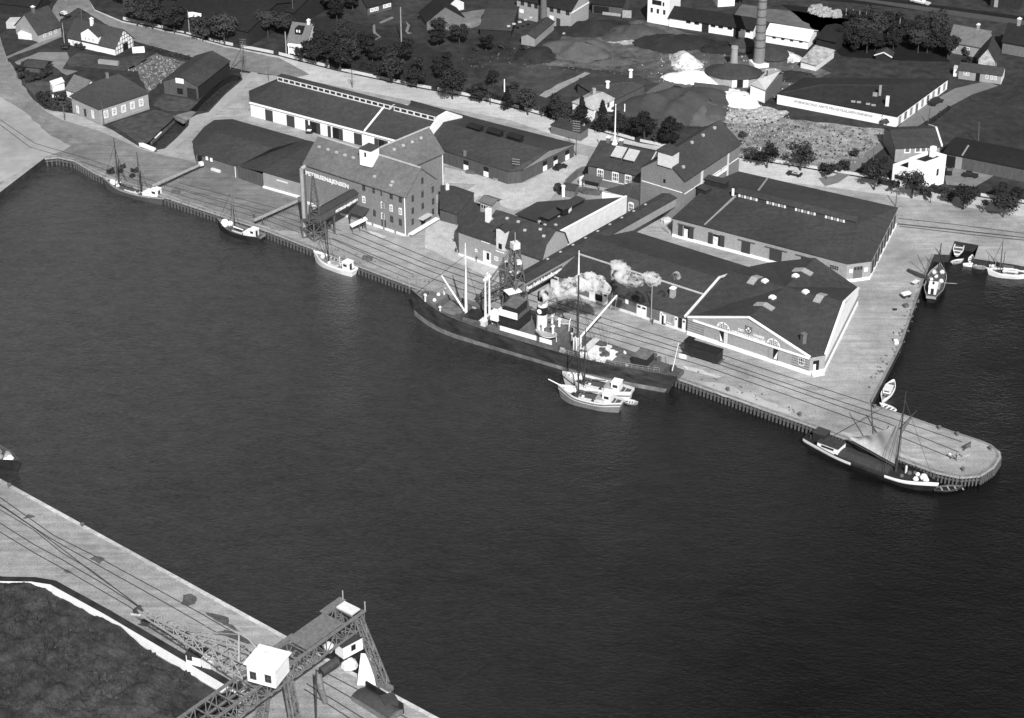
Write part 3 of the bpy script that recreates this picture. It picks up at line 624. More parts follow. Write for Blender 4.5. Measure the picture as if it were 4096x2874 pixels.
rw.slab(q, [(0,1,2,3), (3,2,4,5)], .2); wr = gr.part('wing_roof', rw, M['rooflight'])
for (x, y) in [(1367,287),(1470,243),(1573,202),(1675,157)]:
 p = onplane('H', x, y, q[3], (q[1]-q[0]).cross(q[3]-q[0]).normalized()); mb = MB(); mb.cbox(p - Z*.1, .7, .6, .5, .4); gr.part('roof_vent', mb, M['roofpale'], wr)
mb = MB(); mb.beam(q[2] + Z*.1, q[3] + Z*.1, .5, .2); gr.part('ridge_cap', mb, M['roofpale'], wr)
mb = MB(); mb.tube(P3(Cq + nw*.2 - dirw*.3, .3), P3(Cq + nw*.2 - dirw*.3, ze - .4), .13); gr.part('downpipe', mb, M['white'])
# loading lean-to at the front
a, z = f.hit('H', 1010, 960); lt = MB(); lt.slab([f.p(a - 2.2, 4.6), f.p(a + 2.2, 4.6), f.p(a + 2.2, 3.6, 3), f.p(a - 2.2, 3.6, 3)], [(0,1,2,3)], .15)
lt.box(f.p(a - 2.2, 0, 2.8), f.u * .2, f.n * .2, 3.5); lt.box(f.p(a + 2, 0, 2.8), f.u * .2, f.n * .2, 3.5); gr.part('lean_to', lt, M['roofmid'])
# grain chute table in front
q0, q1 = at('H', 870, 1165, 1.6), at('H', 1050, 1075, 3.0)
ch = Thing('loading_chute', 'white sloping loading chute on trestle legs in front of the tall grey granary', 'chute', flat(q0))
mb = MB(); d = (q1 - q0); s_ = flat(d).cross(Z).normalized(); mb.hexa([q0 - s_*.9, q0 + s_*.9, q1 + s_*.9, q1 - s_*.9, q0 - s_*.9 + Z*.15, q0 + s_*.9 + Z*.15, q1 + s_*.9 + Z*.15, q1 - s_*.9 + Z*.15]); ch.part('chute_bed', mb, M['white'])
for k in (.05, .5, .9):
 mb = MB(); p = lerp(q0, q1, k); mb.beam(flat(p) - s_*.7, p - s_*.5, .14); mb.beam(flat(p) + s_*.7, p + s_*.5, .14); ch.part('trestle', mb, M['board'])
# --- conveyor bridge from the quay-side lattice tower into the granary
a1, zb = f.hit('H', 958, 872); zb = max(5.0, zb)
br = Thing('conveyor_bridge', 'covered grey conveyor bridge carrying a lettered board from the lattice tower to the granary', 'bridge', f.p(a1, 0))
b0 = f.p(a1 - 2.6, zb, .02); far = at('H', 450, 1112, zb); Lb = (flat(far) - flat(f.p(a1, 0))).dot(f.n); Lb = max(11, min(22, Lb));
print('bridge1', zb, Lb)
mb = MB(); mb.box(b0, f.u * 2.6, f.n * Lb, 2.3); side = br.part('wall', mb, M['board'])
mb = MB(); o = Vector((0,0,2.3)); mb.slab([b0 + o - f.u*.25, b0 + o + f.n*Lb - f.u*.25, b0 + o + f.n*Lb + f.u*1.3 + Z*.7, b0 + o + f.u*1.3 + Z*.7, b0 + o + f.u*2.85, b0 + o + f.n*Lb + f.u*2.85], [(0,1,2,3),(3,2,5,4)], .12); br.part('roof', mb, M['roofmid'])
mb = MB(); mb.box(b0 + f.u*2.6 + f.n*.3 + Z*.1, f.u*.08, f.n*(Lb*.58), 1.15); bd = br.part('sign_board', mb, M['board'])
tx = text_mesh('PETERSEN&JENSEN', 1.0, b0 + f.u*2.68 + f.n*(Lb*.58) + Z*.25, -f.n, f.u, width=Lb*.55); br.part('lettering', tx, M['letters'], bd)
mb = MB(); mb.box(b0 + f.u*.2 - Z*.5, f.u*2.2, f.n*Lb, .5); br.part('girder', mb, M['steeldark'])
BR1_END = b0 + f.n * Lb
# --- low sheds left of the granary, with felt roofs
e = 3.4; zr = 5.4
sh = Thing('storage_shed', 'wide low shed with rounded dark felt roof beside the creek lane', 'shed', flat(at('G', 1500, 420, 0)))
E = [at('G', *q, z) for *q, z in [(1050,370,e),(1160,240,e),(1250,180,e),(1410,172,e),(2055,355,e),(1450,595,e),(1080,482,e)]]
RL, RRt = at('G', 1275, 285, zr), at('G', 1765, 432, zr)
mb = MB(); mb.slab(E + [RL, RRt], [(6,5,8,7),(0,6,7),(1,0,7),(2,1,7),(3,2,7),(4,3,7,8),(5,4,8)], .2); sh.part('roof', mb, M['roof'])
cen = sum((flat(p) for p in E), Vector((0,0,0))) / 7
mb = MB(); mb.prism([flat(cen) + (flat(p) - cen) * .985 for p in E], 0, e - .15); sh.part('wall', mb, M['doorgrey'])
fw = Wall(E[6], E[5])
fw.panel(mb := MB(), .8, 2.1, 0, 3.0, -.3, .22); sh.part('door', mb, DK)
for x, y in [(1225,538),(1185,525)]:
 a, z = fw.hit('G', x, y); mb = MB(); fw.panel(mb, a - .35, a + .35, z - .5, z + .5, 0, .2); sh.part('notice', mb, M['white'])
mb = MB(); mb.tube(fw.p(fw.L - .3, .1, .35), fw.p(fw.L - .3, 3.3, .35), .12); sh.part('downpipe', mb, M['cream'])
bt = single('stacked_planks', 'pale planks lying along the wall of the low felt shed', 'planks', MB().cbox(at('G', 1265, 640), 3.0, .8, .6, fw.u.angle(Vector((1,0,0))) * -1), M['cream'])
s2 = Thing('storage_shed', 'ribbed low shed with shallow ridged roof squeezed between the felt shed and the granary', 'shed', flat(at('G', 1750, 560, 0)))
zl, zm, z3 = 3.4, 4.7, 4.2
q = [at('G',1455,598,zl), at('G',1682,640,zm), at('G',2045,757,z3), at('G',2300,620,z3), at('G',2150,378,zm), at('G',2055,357,zl), at('G',1765,434,zl)]
mb = MB(); mb.slab(q, [(0,1,4,5,6),(1,2,3,4)], .2); s2.part('roof', mb, M['roof'])
cen = sum((flat(p) for p in q), Vector((0,0,0))) / 7
mb = MB(); mb.prism([cen + (flat(p) - cen) * .985 for p in q], 0, [p.z - .25 for p in q] if False else 3.2); s2.part('wall', mb, M['board'])
w2 = Wall(q[0], q[1]); w3 = Wall(q[1], q[2])
mb = MB(); w3.panel(mb, .1, w3.L - .3, .5, 4.2, -.4, .02); s2.part('front_wall', mb, M['rendergrey'])
mb = MB(); w3.panel(mb, .1, w3.L - .3, 0, .5, -.4, .5); s2.part('plinth', mb, M['plinth'])
mb = MB(); w3.panel(mb, w3.L * .35, w3.L * .62, 3.1, 3.5, 0, .1); s2.part('sign_board', mb, M['cream'])
mb = MB(); w2.panel(mb, .1, w2.L, 0, 3.5, -.5, .03); s2.part('side_wall', mb, M['board'])
mb = MB(); mb.cbox(at('G', 2000, 830, 0), 1.8, 1.4, 2.2, .3); s2.part('porch', mb, M['door'])
# --- long white warehouse with sliding doors
ez = 4.4; zr = 8.3
wh = Thing('white_warehouse', 'long white warehouse with dark sliding doors and glazed ridge along the road', 'warehouse', flat(at('B', 900, 950, 0)))
A_, B_ = at('B', 225, 915, ez), at('B', 1545, 1262, ez); u = flat(B_ - A_).normalized(); inw = Vector((-u.y, u.x, 0))
lk = at('B', 1905, 1090, zr); B_ = A_ + u * max(46, (flat(lk) - flat(A_)).dot(u) ); hd = (flat(at('B', 1200, 890, zr)) - flat(A_)).dot(inw); print('white half depth', hd)
C_, D_ = B_ + inw * 2 * hd, A_ + inw * 2 * hd
lft = [at('B', 212, 822, ez), at('B', 395, 742, ez), at('B', 585, 662, ez)]
rl = at('B', 480, 716, zr); rl = A_ + u * ((flat(rl) - flat(A_)).dot(u)) + inw * hd; rl.z = zr; rr = B_ + inw * hd; rr.z = zr
Dl = lft[2]; Dl = A_ + u * (flat(Dl) - flat(A_)).dot(u) + inw * 2 * hd; Dl.z = ez
q = [A_, B_, rr, rl, lft[0], lft[1], Dl, C_]
mb = MB(); mb.slab([p + Z*.15 for p in q], [(0,1,2,3),(0,3,4),(4,3,5),(5,3,6),(6,3,2,7)], .2); wroof = wh.part('roof', mb, M['roof'])
mb = MB(); fp = [A_, B_, C_, Dl, lft[1], lft[0]]; mb.prism([flat(p) for p in fp], 0, ez - .1); wh.part('wall', mb, M['white'])
ff = Wall(A_, B_);
def wdoor(x0, x1, ytop, m=M['door'], h=3.4):
 a0 = ff.hit('B', x0, ytop)[0]; a1 = ff.hit('B', x1, ytop)[0]; return ff.door(wh, a0, a1, 0.05, h, m, name='sliding_door', out=.14)
for x0, x1, yt in [(360,425,975),(552,620,1022),(718,745,1065),(820,852,1090),(920,947,1115),(1020,1055,1140),(1157,1226,1180),(1340,1372,1225),(1428,1460,1250)]: wdoor(x0, x1, yt)
for x0, x1, yt in [(760,820,1080),(962,1022,1130),(1374,1426,1240)]:
 a0, a1 = ff.hit('B', x0, yt)[0], ff.hit('B', x1, yt)[0]; mb = MB(); ff.panel(mb, a0, a1, .05, 3.4, -.05, .03); wh.part('doorway', mb, DK)
for x, y in [(320,1000),(490,1040),(715,1100),(880,1130)]:
 a = ff.hit('B', x, y)[0]; mb = MB(); ff.panel(mb, a - .2, a + .2, 0, ez - .3, 0, .16); wh.part('pilaster', mb, M['white'])
mb = MB(); ff.panel(mb, 0, ff.L, ez - .35, ez + .02, 0, .45); wh.part('gutter', mb, M['white'])
# glazed monitor along the ridge
fw_i = MB(); R0 = rl + Z*.1 - inw*1.0; Lr = (rr - rl).length
split = (flat(at('B', 1495, 985, zr)) - flat(rl)).dot(u)
for k, (s0, s1) in enumerate([(0, split - .6), (split + .6, Lr - 1.0)]):
 mb = MB(); mb.box(rl + u*s0 - inw*1.1 - Z*.5, u*(s1 - s0), inw*2.0, 1.55); mo = wh.part('ridge_skylight', mb, M['cream'], wroof)
 mb = MB(); mb.box(rl + u*(s0-.2) - inw*1.0 + Z*1.06, u*(s1 - s0 + .4), inw*2.2, .16); wh.part('skylight_roof', mb, M['roof'], wroof)
 n = int((s1 - s0) / 2.0)
 for i in range(n):
  c0 = s0 + (s1 - s0) * (i + .14) / n; c1 = s0 + (s1 - s0) * (i + .86) / n
  mb = MB(); mb.box(rl + u*c0 - inw*1.16 + Z*.12, u*(c1 - c0), inw*.06, .72); wh.part('skylight_pane', mb, GL, wroof)
# fire walls
def firewall(t, p, top=.45, th=.4, m=M['white'], name='fire_wall', par=None, zlow=None):
 mb = MB()
 for i in range(len(p) - 1):
  a, b_ = p[i], p[i+1]; d = flat(b_ - a).normalized(); n = Vector((-d.y, d.x, 0)) * th / 2
  lo = .25 if zlow is None else zlow
  mb.hexa([a - n - Z*lo, b_ - n - Z*lo, b_ + n - Z*lo, a + n - Z*lo, a - n + Z*top, b_ - n + Z*top, b_ + n + Z*top, a + n + Z*top])
 return t.part(name, mb, m, par)
s_ = A_ + u * split; firewall(wh, [s_ + Z*.15, Vector((s_.x, s_.y, 0)) + inw*hd + Z*(zr+.15), s_ + inw*2*hd + Z*.15], .3, .45, par=wroof)
firewall(wh, [B_ - inw*.4, flat(B_) + inw*hd*.75 + Z*(zr-.4), flat(B_) + inw*hd + Z*(zr + .6), flat(B_) + inw*hd*1.35 + Z*(zr + .5), C_ + inw*.4 + Z*.3], .7, .6, zlow=3.0)
# --- dark timber warehouse next to it, with pale hipped end
ez = 4.0; zr = 7.2
q = [at('C', -600, 1175, ez), at('C', 522, 1537, ez), at('C', 645, 1525, ez), at('C', 1125, 1290, ez), at('C', 230, 1062, ez), at('C', -350, 900, ez), at('C', 885, 1352, zr), at('C', -380, 1010, zr)]
tw_ = Thing('timber_warehouse', 'dark timber warehouse with wide felt roof and one pale hipped end', 'warehouse', flat(at('C', 400, 1350, 0)))
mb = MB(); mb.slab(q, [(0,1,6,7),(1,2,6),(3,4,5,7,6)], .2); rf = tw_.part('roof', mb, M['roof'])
mb = MB(); mb.slab([q[2] , q[3], q[6]], [(0,1,2)], .2); tw_.part('hip_roof', mb, M['roofpale'], label='pale sunlit hipped end of the roof')  # sunlight on the hip end painted in as a paler roof colour
cen = sum((flat(p) for p in q[:6]), Vector((0,0,0))) / 6
mb = MB(); mb.prism([cen + (flat(p) - cen) * .985 for p in q[:6]], 0, ez - .15); tw_.part('wall', mb, M['board'])
f1, f2 = Wall(cen + (flat(q[0])-cen)*.985, cen + (flat(q[1])-cen)*.985), Wall(cen + (flat(q[2])-cen)*.985, cen + (flat(q[3])-cen)*.985)
for wv, x, y in [(f1,145,1480),(f1,325,1530),(f2,1050,1390),(f2,945,1430),(f2,850,1470)]:
 a, z = wv.hit('C', x, y); d_ = wv.door(tw_, a - .8, a + .8, 1.0, 3.0, DK, name='loading_door'); mb = MB(); wv.panel(mb, a - .8, a + .8, .2, 1.7, .05, .16); tw_.part('half_door', mb, M['white'], d_)
n = (q[1]-q[0]).cross(q[6]-q[0]).normalized()
for x, y in [(230,1165),(410,1208),(590,1252)]:
 p = onplane('C', x, y, q[0], n); d = flat(q[1]-q[0]).normalized(); iw = Vector((-d.y, d.x, 0)); mb = MB()
 mb.box(p - d*2 - iw*1.0 - Z*.3, d*4, iw*1.8, 1.3); mb.slab([p - d*2.3 - iw*1.4 + Z*1.05, p + d*2.3 - iw*1.4 + Z*1.05, p + d*2.3 + Z*1.5 - iw*.1, p - d*2.3 + Z*1.5 - iw*.1, p + d*2.3 + iw*1.4 + Z*1.05, p - d*2.3 + iw*1.4 + Z*1.05], [(0,1,2,3),(3,2,4,5)], .12); tw_.part('roof_ventilator', mb, M['roofdark'], rf)
p = onplane('C', 130, 1395, q[0], n); mb = MB(); mb.cbox(p - Z*.3, .8, .8, 1.6, .3); tw_.part('chimney', mb, M['brick'], rf)
# small flat hut at its road corner
hc = at('C', 1170, 1270); h0 = at('C', 905, 1200)
ht = Thing('roadside_hut', 'small flat roofed hut at the road corner of the dark timber warehouse', 'hut', flat(h0))
d = flat(hc - h0); iw = Vector((-d.y, d.x, 0)).normalized() * 4
mb = MB(); mb.box(flat(h0), d, iw, 2.6); ht.part('wall', mb, M['brick']); mb = MB(); mb.box(flat(h0) - d*.02 - iw*.06 + Z*2.62, d*1.04, iw*1.12, .18); ht.part('roof', mb, M['roof'])
# --- mansard-roofed mill building with cupola, chimney and hoist dormer
c0 = at('I', 312, 965); ze = zof(c0, 'I', 300, 725); eR = at('I', 1080, 990, ze); A_ = flat(c0); B_ = flat(eR)
u = (B_ - A_).normalized(); inw = Vector((-u.y, u.x, 0))
hd, zt = fit(A_, B_, 'I', 440, 500); hd = 5.2
db, zb_ = fit(A_, B_, 'I', 350, 592); zk = ze + 3.1; kb = 1.5; zt = zk + 2.2
print('mansard', ze, db, zb_)
L = (B_ - A_).length
ml = Thing('mansard_mill', 'brick mill building with dark mansard roof, small cupola and white hoist dormer', 'mill building', (A_ + B_) / 2 + inw * hd)
P4 = lambda a, d, z: A_ + u * a + inw * d + Z * z
mb = MB(); W2 = 2 * hd
prof = [(0, 0), (0, ze), (kb, zk), (hd, zt), (W2 - kb, zk), (W2, ze), (W2, 0)]
for i in range(6): mb.face([P4(0, *prof[i]), P4(L, *prof[i]), P4(L, *prof[i+1]), P4(0, *prof[i+1])])
mb.face([P4(L, *p) for p in prof]); mb.face([P4(0, *p) for p in reversed(prof)]); ml.part('wall', mb, M['brickpale'])
rp = [(-.4, ze - .5), (kb - .15, zk + .12), (hd, zt + .15), (W2 - kb + .15, zk + .12), (W2 + .4, ze - .5)]
q = [P4(a, *p) + Z * .05 for p in rp for a in (-.35, L + .3)]
mb = MB(); mb.slab(q, [(2*i, 2*i+1, 2*i+3, 2*i+2) for i in range(4)], .2); mrf = ml.part('roof', mb, M['roof'])
mw = Wall(A_, B_)
mb = MB(); mw.panel(mb, 0, L * .98, 0, .5, -.05, .3); ml.part('plinth', mb, M['plinth'])
def mwin(x, y, w, h, bars=(1, 1)):
 a, z = mw.hit('I', x, y); mw.window(ml, a, z, w, h, GL, FRM, bars, fw=.22)
mwin(558, 836, 2.6, 1.1, (2, 0)); mwin(470, 925, .7, .8, (0, 0)); mwin(655, 1000, 1.2, 1.1)
for x, y, w, h, m in [(690,890,2.6,3.2,'doorwhite'),(570,985,2.4,3.0,'doorwhite'),(750,1060,1.0,2.2,'doorwhite')]:
 a, z = mw.hit('I', x, y); d_ = mw.door(ml, a - w/2, a + w/2, z - h/2, z + h/2, M[m], name='hatch' if z > 3 else 'door')
 mb = MB(); mw.panel(mb, a - .05, a + .75, z - h*.2, z + h*.42, .05, .12); ml.part('opening', mb, DK, d_)
# hoist dormer above the hatches
a, z = mw.hit('I', 705, 790); zd = zk + .2
mb = MB(); mb.box(mw.p(a - 1.3, ze - 1.6, .55), u * 2.6, inw * 2.4, zd - ze + 2.2); dm_ = ml.part('hoist_dormer', mb, M['cream'])
mb = MB(); b_ = mw.p(a, zd + .6, .85); mb.slab([b_ - u*1.7, b_ + Z*1.0, b_ + u*1.7, b_ + u*1.7 + inw*3, b_ + Z*1.0 + inw*3, b_ - u*1.7 + inw*3], [(0,1,4,5),(1,2,3,4)], .15); ml.part('dormer_roof', mb, M['roof'], dm_)
mb = MB(); mb.box(mw.p(a - .5, ze - 1.2, .62), u * 1.0, mw.n * .06, 1.4); ml.part('opening', mb, DK, dm_)
# chimney and cupola
a, z = mw.hit('I', 533, 700); mb = MB(); mb.box(P4(a - .6, kb + .1, ze + .5), u * 1.25, inw * 1.1, zk + 3.4 - ze); ch_ = ml.part('chimney', mb, M['plinth'], mrf)
cuA, cuB = at('I', 428, 515, zt + 2.2), at('I', 545, 540, zt + 2.2);
ca = (flat(cuA) - A_).dot(u); cb_ = (flat(cuB) - A_).dot(u); cw_ = max(3.6, cb_ - ca)
mb = MB(); mb.box(P4(ca, hd - 1.6, zt - 1.2), u * cw_, inw * 3.2, 3.4); cu_ = ml.part('cupola', mb, M['brickpale'], mrf)
mb = MB(); mb.box(P4(ca + .2, hd - 1.68, zt + .35), u * (cw_ - .4), inw * .06, 1.3); ml.part('cupola_glazing', mb, M['cream'], cu_)
for k in range(4):
 mb = MB(); mb.box(P4(ca + .35 + k * (cw_ - .5) / 4, hd - 1.74, zt + .5), u * .55, inw * .06, .9); ml.part('pane', mb, M['glass'], cu_)
mb = MB(); q = [P4(ca - .4, hd - 2.1, zt + 2.25), P4(ca + cw_ + .4, hd - 2.1, zt + 2.25), P4(ca + cw_ + .4, hd + .2, zt + 3.0), P4(ca - .4, hd + .2, zt + 3.0), P4(ca + cw_ + .4, hd + 2.1, zt + 2.25), P4(ca - .4, hd + 2.1, zt + 2.25)]
mb.slab(q, [(0,1,2,3),(3,2,4,5)], .15); ml.part('cupola_roof', mb, M['rooflight'], cu_)
for x, y in [(612,637),(755,632),(858,663),(918,742),(1060,733),(1092,795)]:
 p = onplane('I', x, y, P4(0, kb - .15, zk + .15), (P4(1, kb, zk) - P4(0, kb, zk)).cross(P4(0, hd, zt) - P4(0, kb, zk)).normalized()); mb = MB(); mb.cbox(p - Z*.1, .75, .6, .4, -.4); ml.part('roof_light', mb, M['roofpale'], mrf)
# --- low block behind it with raised roof light and a pale side wall
P1, P2 = at('I', 1250, 752, 7.0), at('I', 1850, 432, 7.0)
lw = Thing('workshop_block', 'low felt roofed workshop with raised roof light and long pale side wall', 'workshop', flat(lerp(P1, P2, .5)))
el, er = at('I', 825, 590, 4.0), at('I', 1030, 477, 4.0); e2 = at('I', 1330, 455, 4.0); e3 = at('I', 1560, 470, 4.2)
g0, g1 = at('I', 1060, 668, 7.3), at('I', 1440, 462, 7.2)
mb = MB(); mb.slab([el, P1, P2, e3, e2, er, g0, g1], [(0,6,7,4,5),(0,1,6),(6,1,2,7),(7,2,3),(7,3,4)], .2); lrf = lw.part('roof', mb, M['roofmid'])
d = flat(P2 - P1).normalized(); n = Vector((d.y, -d.x, 0))
lww = Wall(P1, P2); mb = MB(); lww.panel(mb, -.5, lww.L + .2, 0, 7.0, -.5, 0); lw.part('wall', mb, M['cream'])
mb = MB(); lww.panel(mb, -.5, lww.L + .2, 6.95, 7.2, -.5, .1); lw.part('coping', mb, M['white'])
cen = (flat(el) + flat(P1) + flat(P2) + flat(e2)) / 4
mb = MB(); mb.prism([cen + (flat(p) - cen) * .95 for p in (el, P1, P2, e3, e2, er)], 0, 3.8); lw.part('base_wall', mb, M['board'])
mb = MB(); gd = flat(g1 - g0).normalized(); gn = Vector((gd.y, -gd.x, 0)); L_ = (flat(g1) - flat(g0)).length
mb.box(flat(g0) + gd*1.5 - gn*1.1 + Z*6.6, gd*(L_*.86), gn*2.4, 1.5); rl_ = lw.part('ridge_skylight', mb, M['roofdark'], lrf)
mb = MB(); mb.box(flat(g0) + gd*1.2 - gn*1.4 + Z*8.12, gd*(L_*.9), gn*3.0, .15); lw.part('skylight_roof', mb, M['roofmid'], lrf)
hp = at('I', 1275, 540, 8.9); mb = MB(); mb.cbox(hp - Z*1.2, 2.2, 2.0, 1.6, .6); h_ = lw.part('roof_hatch', mb, M['roofdark'], lrf); mb = MB(); mb.cbox(hp + Z*.42, 2.8, 2.6, .2, .6); lw.part('hatch_lid', mb, M['roofmid'], h_)
mb = MB(); mb.box(hp - Z*.8 + Vector((1.2, -1.0, 0)), Vector((.7, 1.7, 0)), Vector((.08, -.04, 0)), .9); lw.part('hatch_window', mb, M['white'], h_)
for x, y in [(1100,690),(1225,613),(1050,660),(1410,615) if False else (1200,690)]:
 p = at('I', x, y, 7.2); mb = MB(); mb.cbox(p - Z*.3, .7, .6, .5, .6); lw.part('roof_vent', mb, M['roofpale'], lrf)
# triangular linking roof with white fascia beside the office
q = [at('J', 618, 1032, 6.0), at('J', 880, 1105, 6.0), at('J', 1030, 1150, 6.2), at('J', 1040, 960, 8.0), at('J', 950, 945, 8.4)]
mb = MB(); mb.slab(q, [(0,1,4),(1,2,3,4)], .2); lw.part('link_roof', mb, M['roof'])
wv = Wall(at('J', 598, 1060, 6.0), at('J', 882, 1110, 6.0)); mb = MB(); wv.panel(mb, 0, wv.L, 4.2, 5.9, -.2, 0); lw.part('fascia', mb, M['white'])
wv = Wall(at('J', 885, 1115, 6.0), at('J', 1020, 1155, 6.0)); mb = MB(); wv.panel(mb, 0, wv.L, 0, 5.9, -.3, 0); lk_ = lw.part('link_wall', mb, M['brick'])
a, z = wv.hit('J', 930, 1235); wv.window(lw, a, z, 1.7, 2.3, GL, FRM, (2, 1), arch=True, fw=.2, parent=lk_)
# --- long conveyor bridge between the second lattice tower and the rear granary
gA = at('J', 1530, 1215, 4.8); zg = zof(gA, 'J', 1545, 915); ge, ga, gb = at('J', 1540, 915, zg), at('J', 1050, 770, zg), at('J', 2190, 495, zg)
zr2 = zof((ga + ge) / 2, 'J', 1295, 652)
ub = flat(gb - ge).normalized(); ua = Vector((ub.y, -ub.x, 0)); Wg = (flat(ge) - flat(ga)).length
# rear granary: A -> B along the gable end facing the water
g2 = House('brick_granary', 'second brick granary standing gable-on behind the conveyor bridge, with a small ridge turret', 'granary', flat(ge) - (flat(ge) - flat(ga)).normalized() * Wg, ge, (flat(gb) - flat(ge)).length, zg, zr2, M['brickgrey'], M['roofmid'], axis='w', over=.5)
print('gran2', zg, zr2, Wg)
for wv, ns in ((g2.front, 2), (g2.right, 6)):
 mb = MB()
 for i in range(ns + 1):
  a = wv.L * i / ns; wv.panel(mb, max(0, a - .3), min(wv.L, a + .3), 0, zg - .6, 0, .12)
 g2.part('pilaster_strip', mb, M['brickgrey'], g2.wall)
 mb = MB(); zl = wv.hit('J', 1280, 1000)[1] if wv is g2.front else zg - 4.4
 wv.panel(mb, .3, wv.L - .3, zl, zl + .22, 0, .14); g2.part('string_course', mb, M['plinth'], g2.wall)
mb = MB(); wv = g2.right; wv.panel(mb, wv.L * .30, wv.L * .33, 4.9, zg - .6, 0, .2); g2.part('downpipe', mb, M['cream'])
mb = MB(); wv.panel(mb, wv.L * .78, wv.L * .80, 4.9, zg - .6, 0, .2); g2.part('downpipe', mb, M['cream'])
mb = MB(); wv.panel(mb, wv.L * .42, wv.L * .78, 6.6, 7.5, 0, .15); g2.part('whitewash_band', mb, M['white'])
for x, y in [(1628,497),(1757,415),(1888,330),(1530,778)]:
 p = g2.hat('J', x, y); mb = MB(); mb.cbox(p - Z*.1, .7, .6, .6, .7); g2.part('roof_vent', mb, M['roofpale'], g2.roof)
mb = MB(); a, z = g2.front.hit('J', 1308, 930); g2.front.panel(mb, a - .5, a + .5, z - .5, z + .5, 0, .1); g2.part('vent_hole', mb, DK, g2.wall)
tz = zr2 + 1.6; tc, tl, tr = at('J', 1408, 618, tz), at('J', 1225, 585, tz), at('J', 1500, 570, tz)
# turret sits on the ridge, square with the building
ctr = (flat(tl) + flat(tr)) / 2; su = 2.15
mb = MB(); mb.cbox(Vector((ctr.x, ctr.y, zr2 - 2.4)), su*2, su*1.55, tz - zr2 + 2.4, math.atan2(g2.u.y, g2.u.x)); tu_ = g2.part('ridge_turret', mb, M['cream'], g2.roof)
mb = MB(); cs = [Vector((ctr.x, ctr.y, tz + .05)) + g2.u * sx * (su + .4) + g2.inw * sy * (su * .78 + .4) for sx, sy in ((-1,-1),(1,-1),(1,1),(-1,1))] + [Vector((ctr.x, ctr.y, tz + 1.9))]
mb.slab(cs, [(0,1,4),(1,2,4),(2,3,4),(3,0,4)], .15); g2.part('turret_roof', mb, M['roof'], tu_)
# the bridge
zt_ = 9.0
a, z = g2.front.hit('J', 1350, 1085); print('bridge2 at wall', a, z)
j0, j1 = at('I', 2170, 397, z), at('I', 2296, 450, z)
k0, k1 = at('I', 810, 1168, z), at('I', 905, 1218, z)
print('bridge2 width', (j1-j0).length, (k1-k0).length, flat(k0 - j0).normalized().dot(g2.front.n))
bx = Thing('conveyor_bridge', 'long covered conveyor bridge with bright name board running from the rear granary to the quay', 'bridge', flat(lerp(j0, k0, .5)))
jm, km = (j0 + j1) / 2, (k0 + k1) / 2; d = flat(km - jm).normalized(); n = Vector((-d.y, d.x, 0));
n = n if n.dot(Vector((1, 0, 0))) > 0 else -n
jm = jm - d * 1.5; Lx = (flat(km) - flat(jm)).length; hw = 2.0
base = flat(jm) - n * hw + Z * (z - 2.6)
mb = MB(); mb.box(base, d * Lx, n * 2 * hw, 2.45); bw = bx.part('wall', mb, M['rendergrey'])
mb = MB(); t0 = base + Z * 2.5; mb.slab([t0 - n*.3, t0 + d*Lx - n*.3, t0 + d*Lx + n*hw + Z*.55, t0 + n*hw + Z*.55, t0 + n*(2*hw + .3), t0 + d*Lx + n*(2*hw+.3)], [(0,1,2,3),(3,2,5,4)], .14); bxr = bx.part('roof', mb, M['roof'])
for k in range(9):
 mb = MB(); p = t0 + d * (Lx * (.16 + k * .08)) + n * hw * .5 + Z * .3; mb.cbox(p, .55, .5, .25, math.atan2(d.y, d.x)); bx.part('roof_vent', mb, M['roofpale'], bxr)
s0_ = (flat(at('I', 905, 1260, z - 2)) - flat(jm)).dot(d); s1_ = (flat(at('I', 1275, 1085, z - 2)) - flat(jm)).dot(d)
bo = base + d * (Lx - .2) + n * 2 * hw - Z * .25; Ls = abs(s0_ - s1_)
mb = MB(); mb.box(bo, -d * Ls, n * .12, 1.75); bd = bx.part('sign_board', mb, M['board'])
tx = text_mesh('Fyens Andels-Foderstofforretning', 1.55, bo + n * .13 + Z * .42 - d * .3, -d, n, width=Ls - .6); bx.part('lettering', tx, M['letters'], bd)
mb = MB(); mb.box(base + n * .4 - Z * .55 + d * (Lx*.6), d * Lx * .4, n * (2*hw - .8), .5); bx.part('girder', mb, M['steeldark'])
BR2 = dict(end=base + d * Lx, d=d, n=n, z=z, hw=hw)
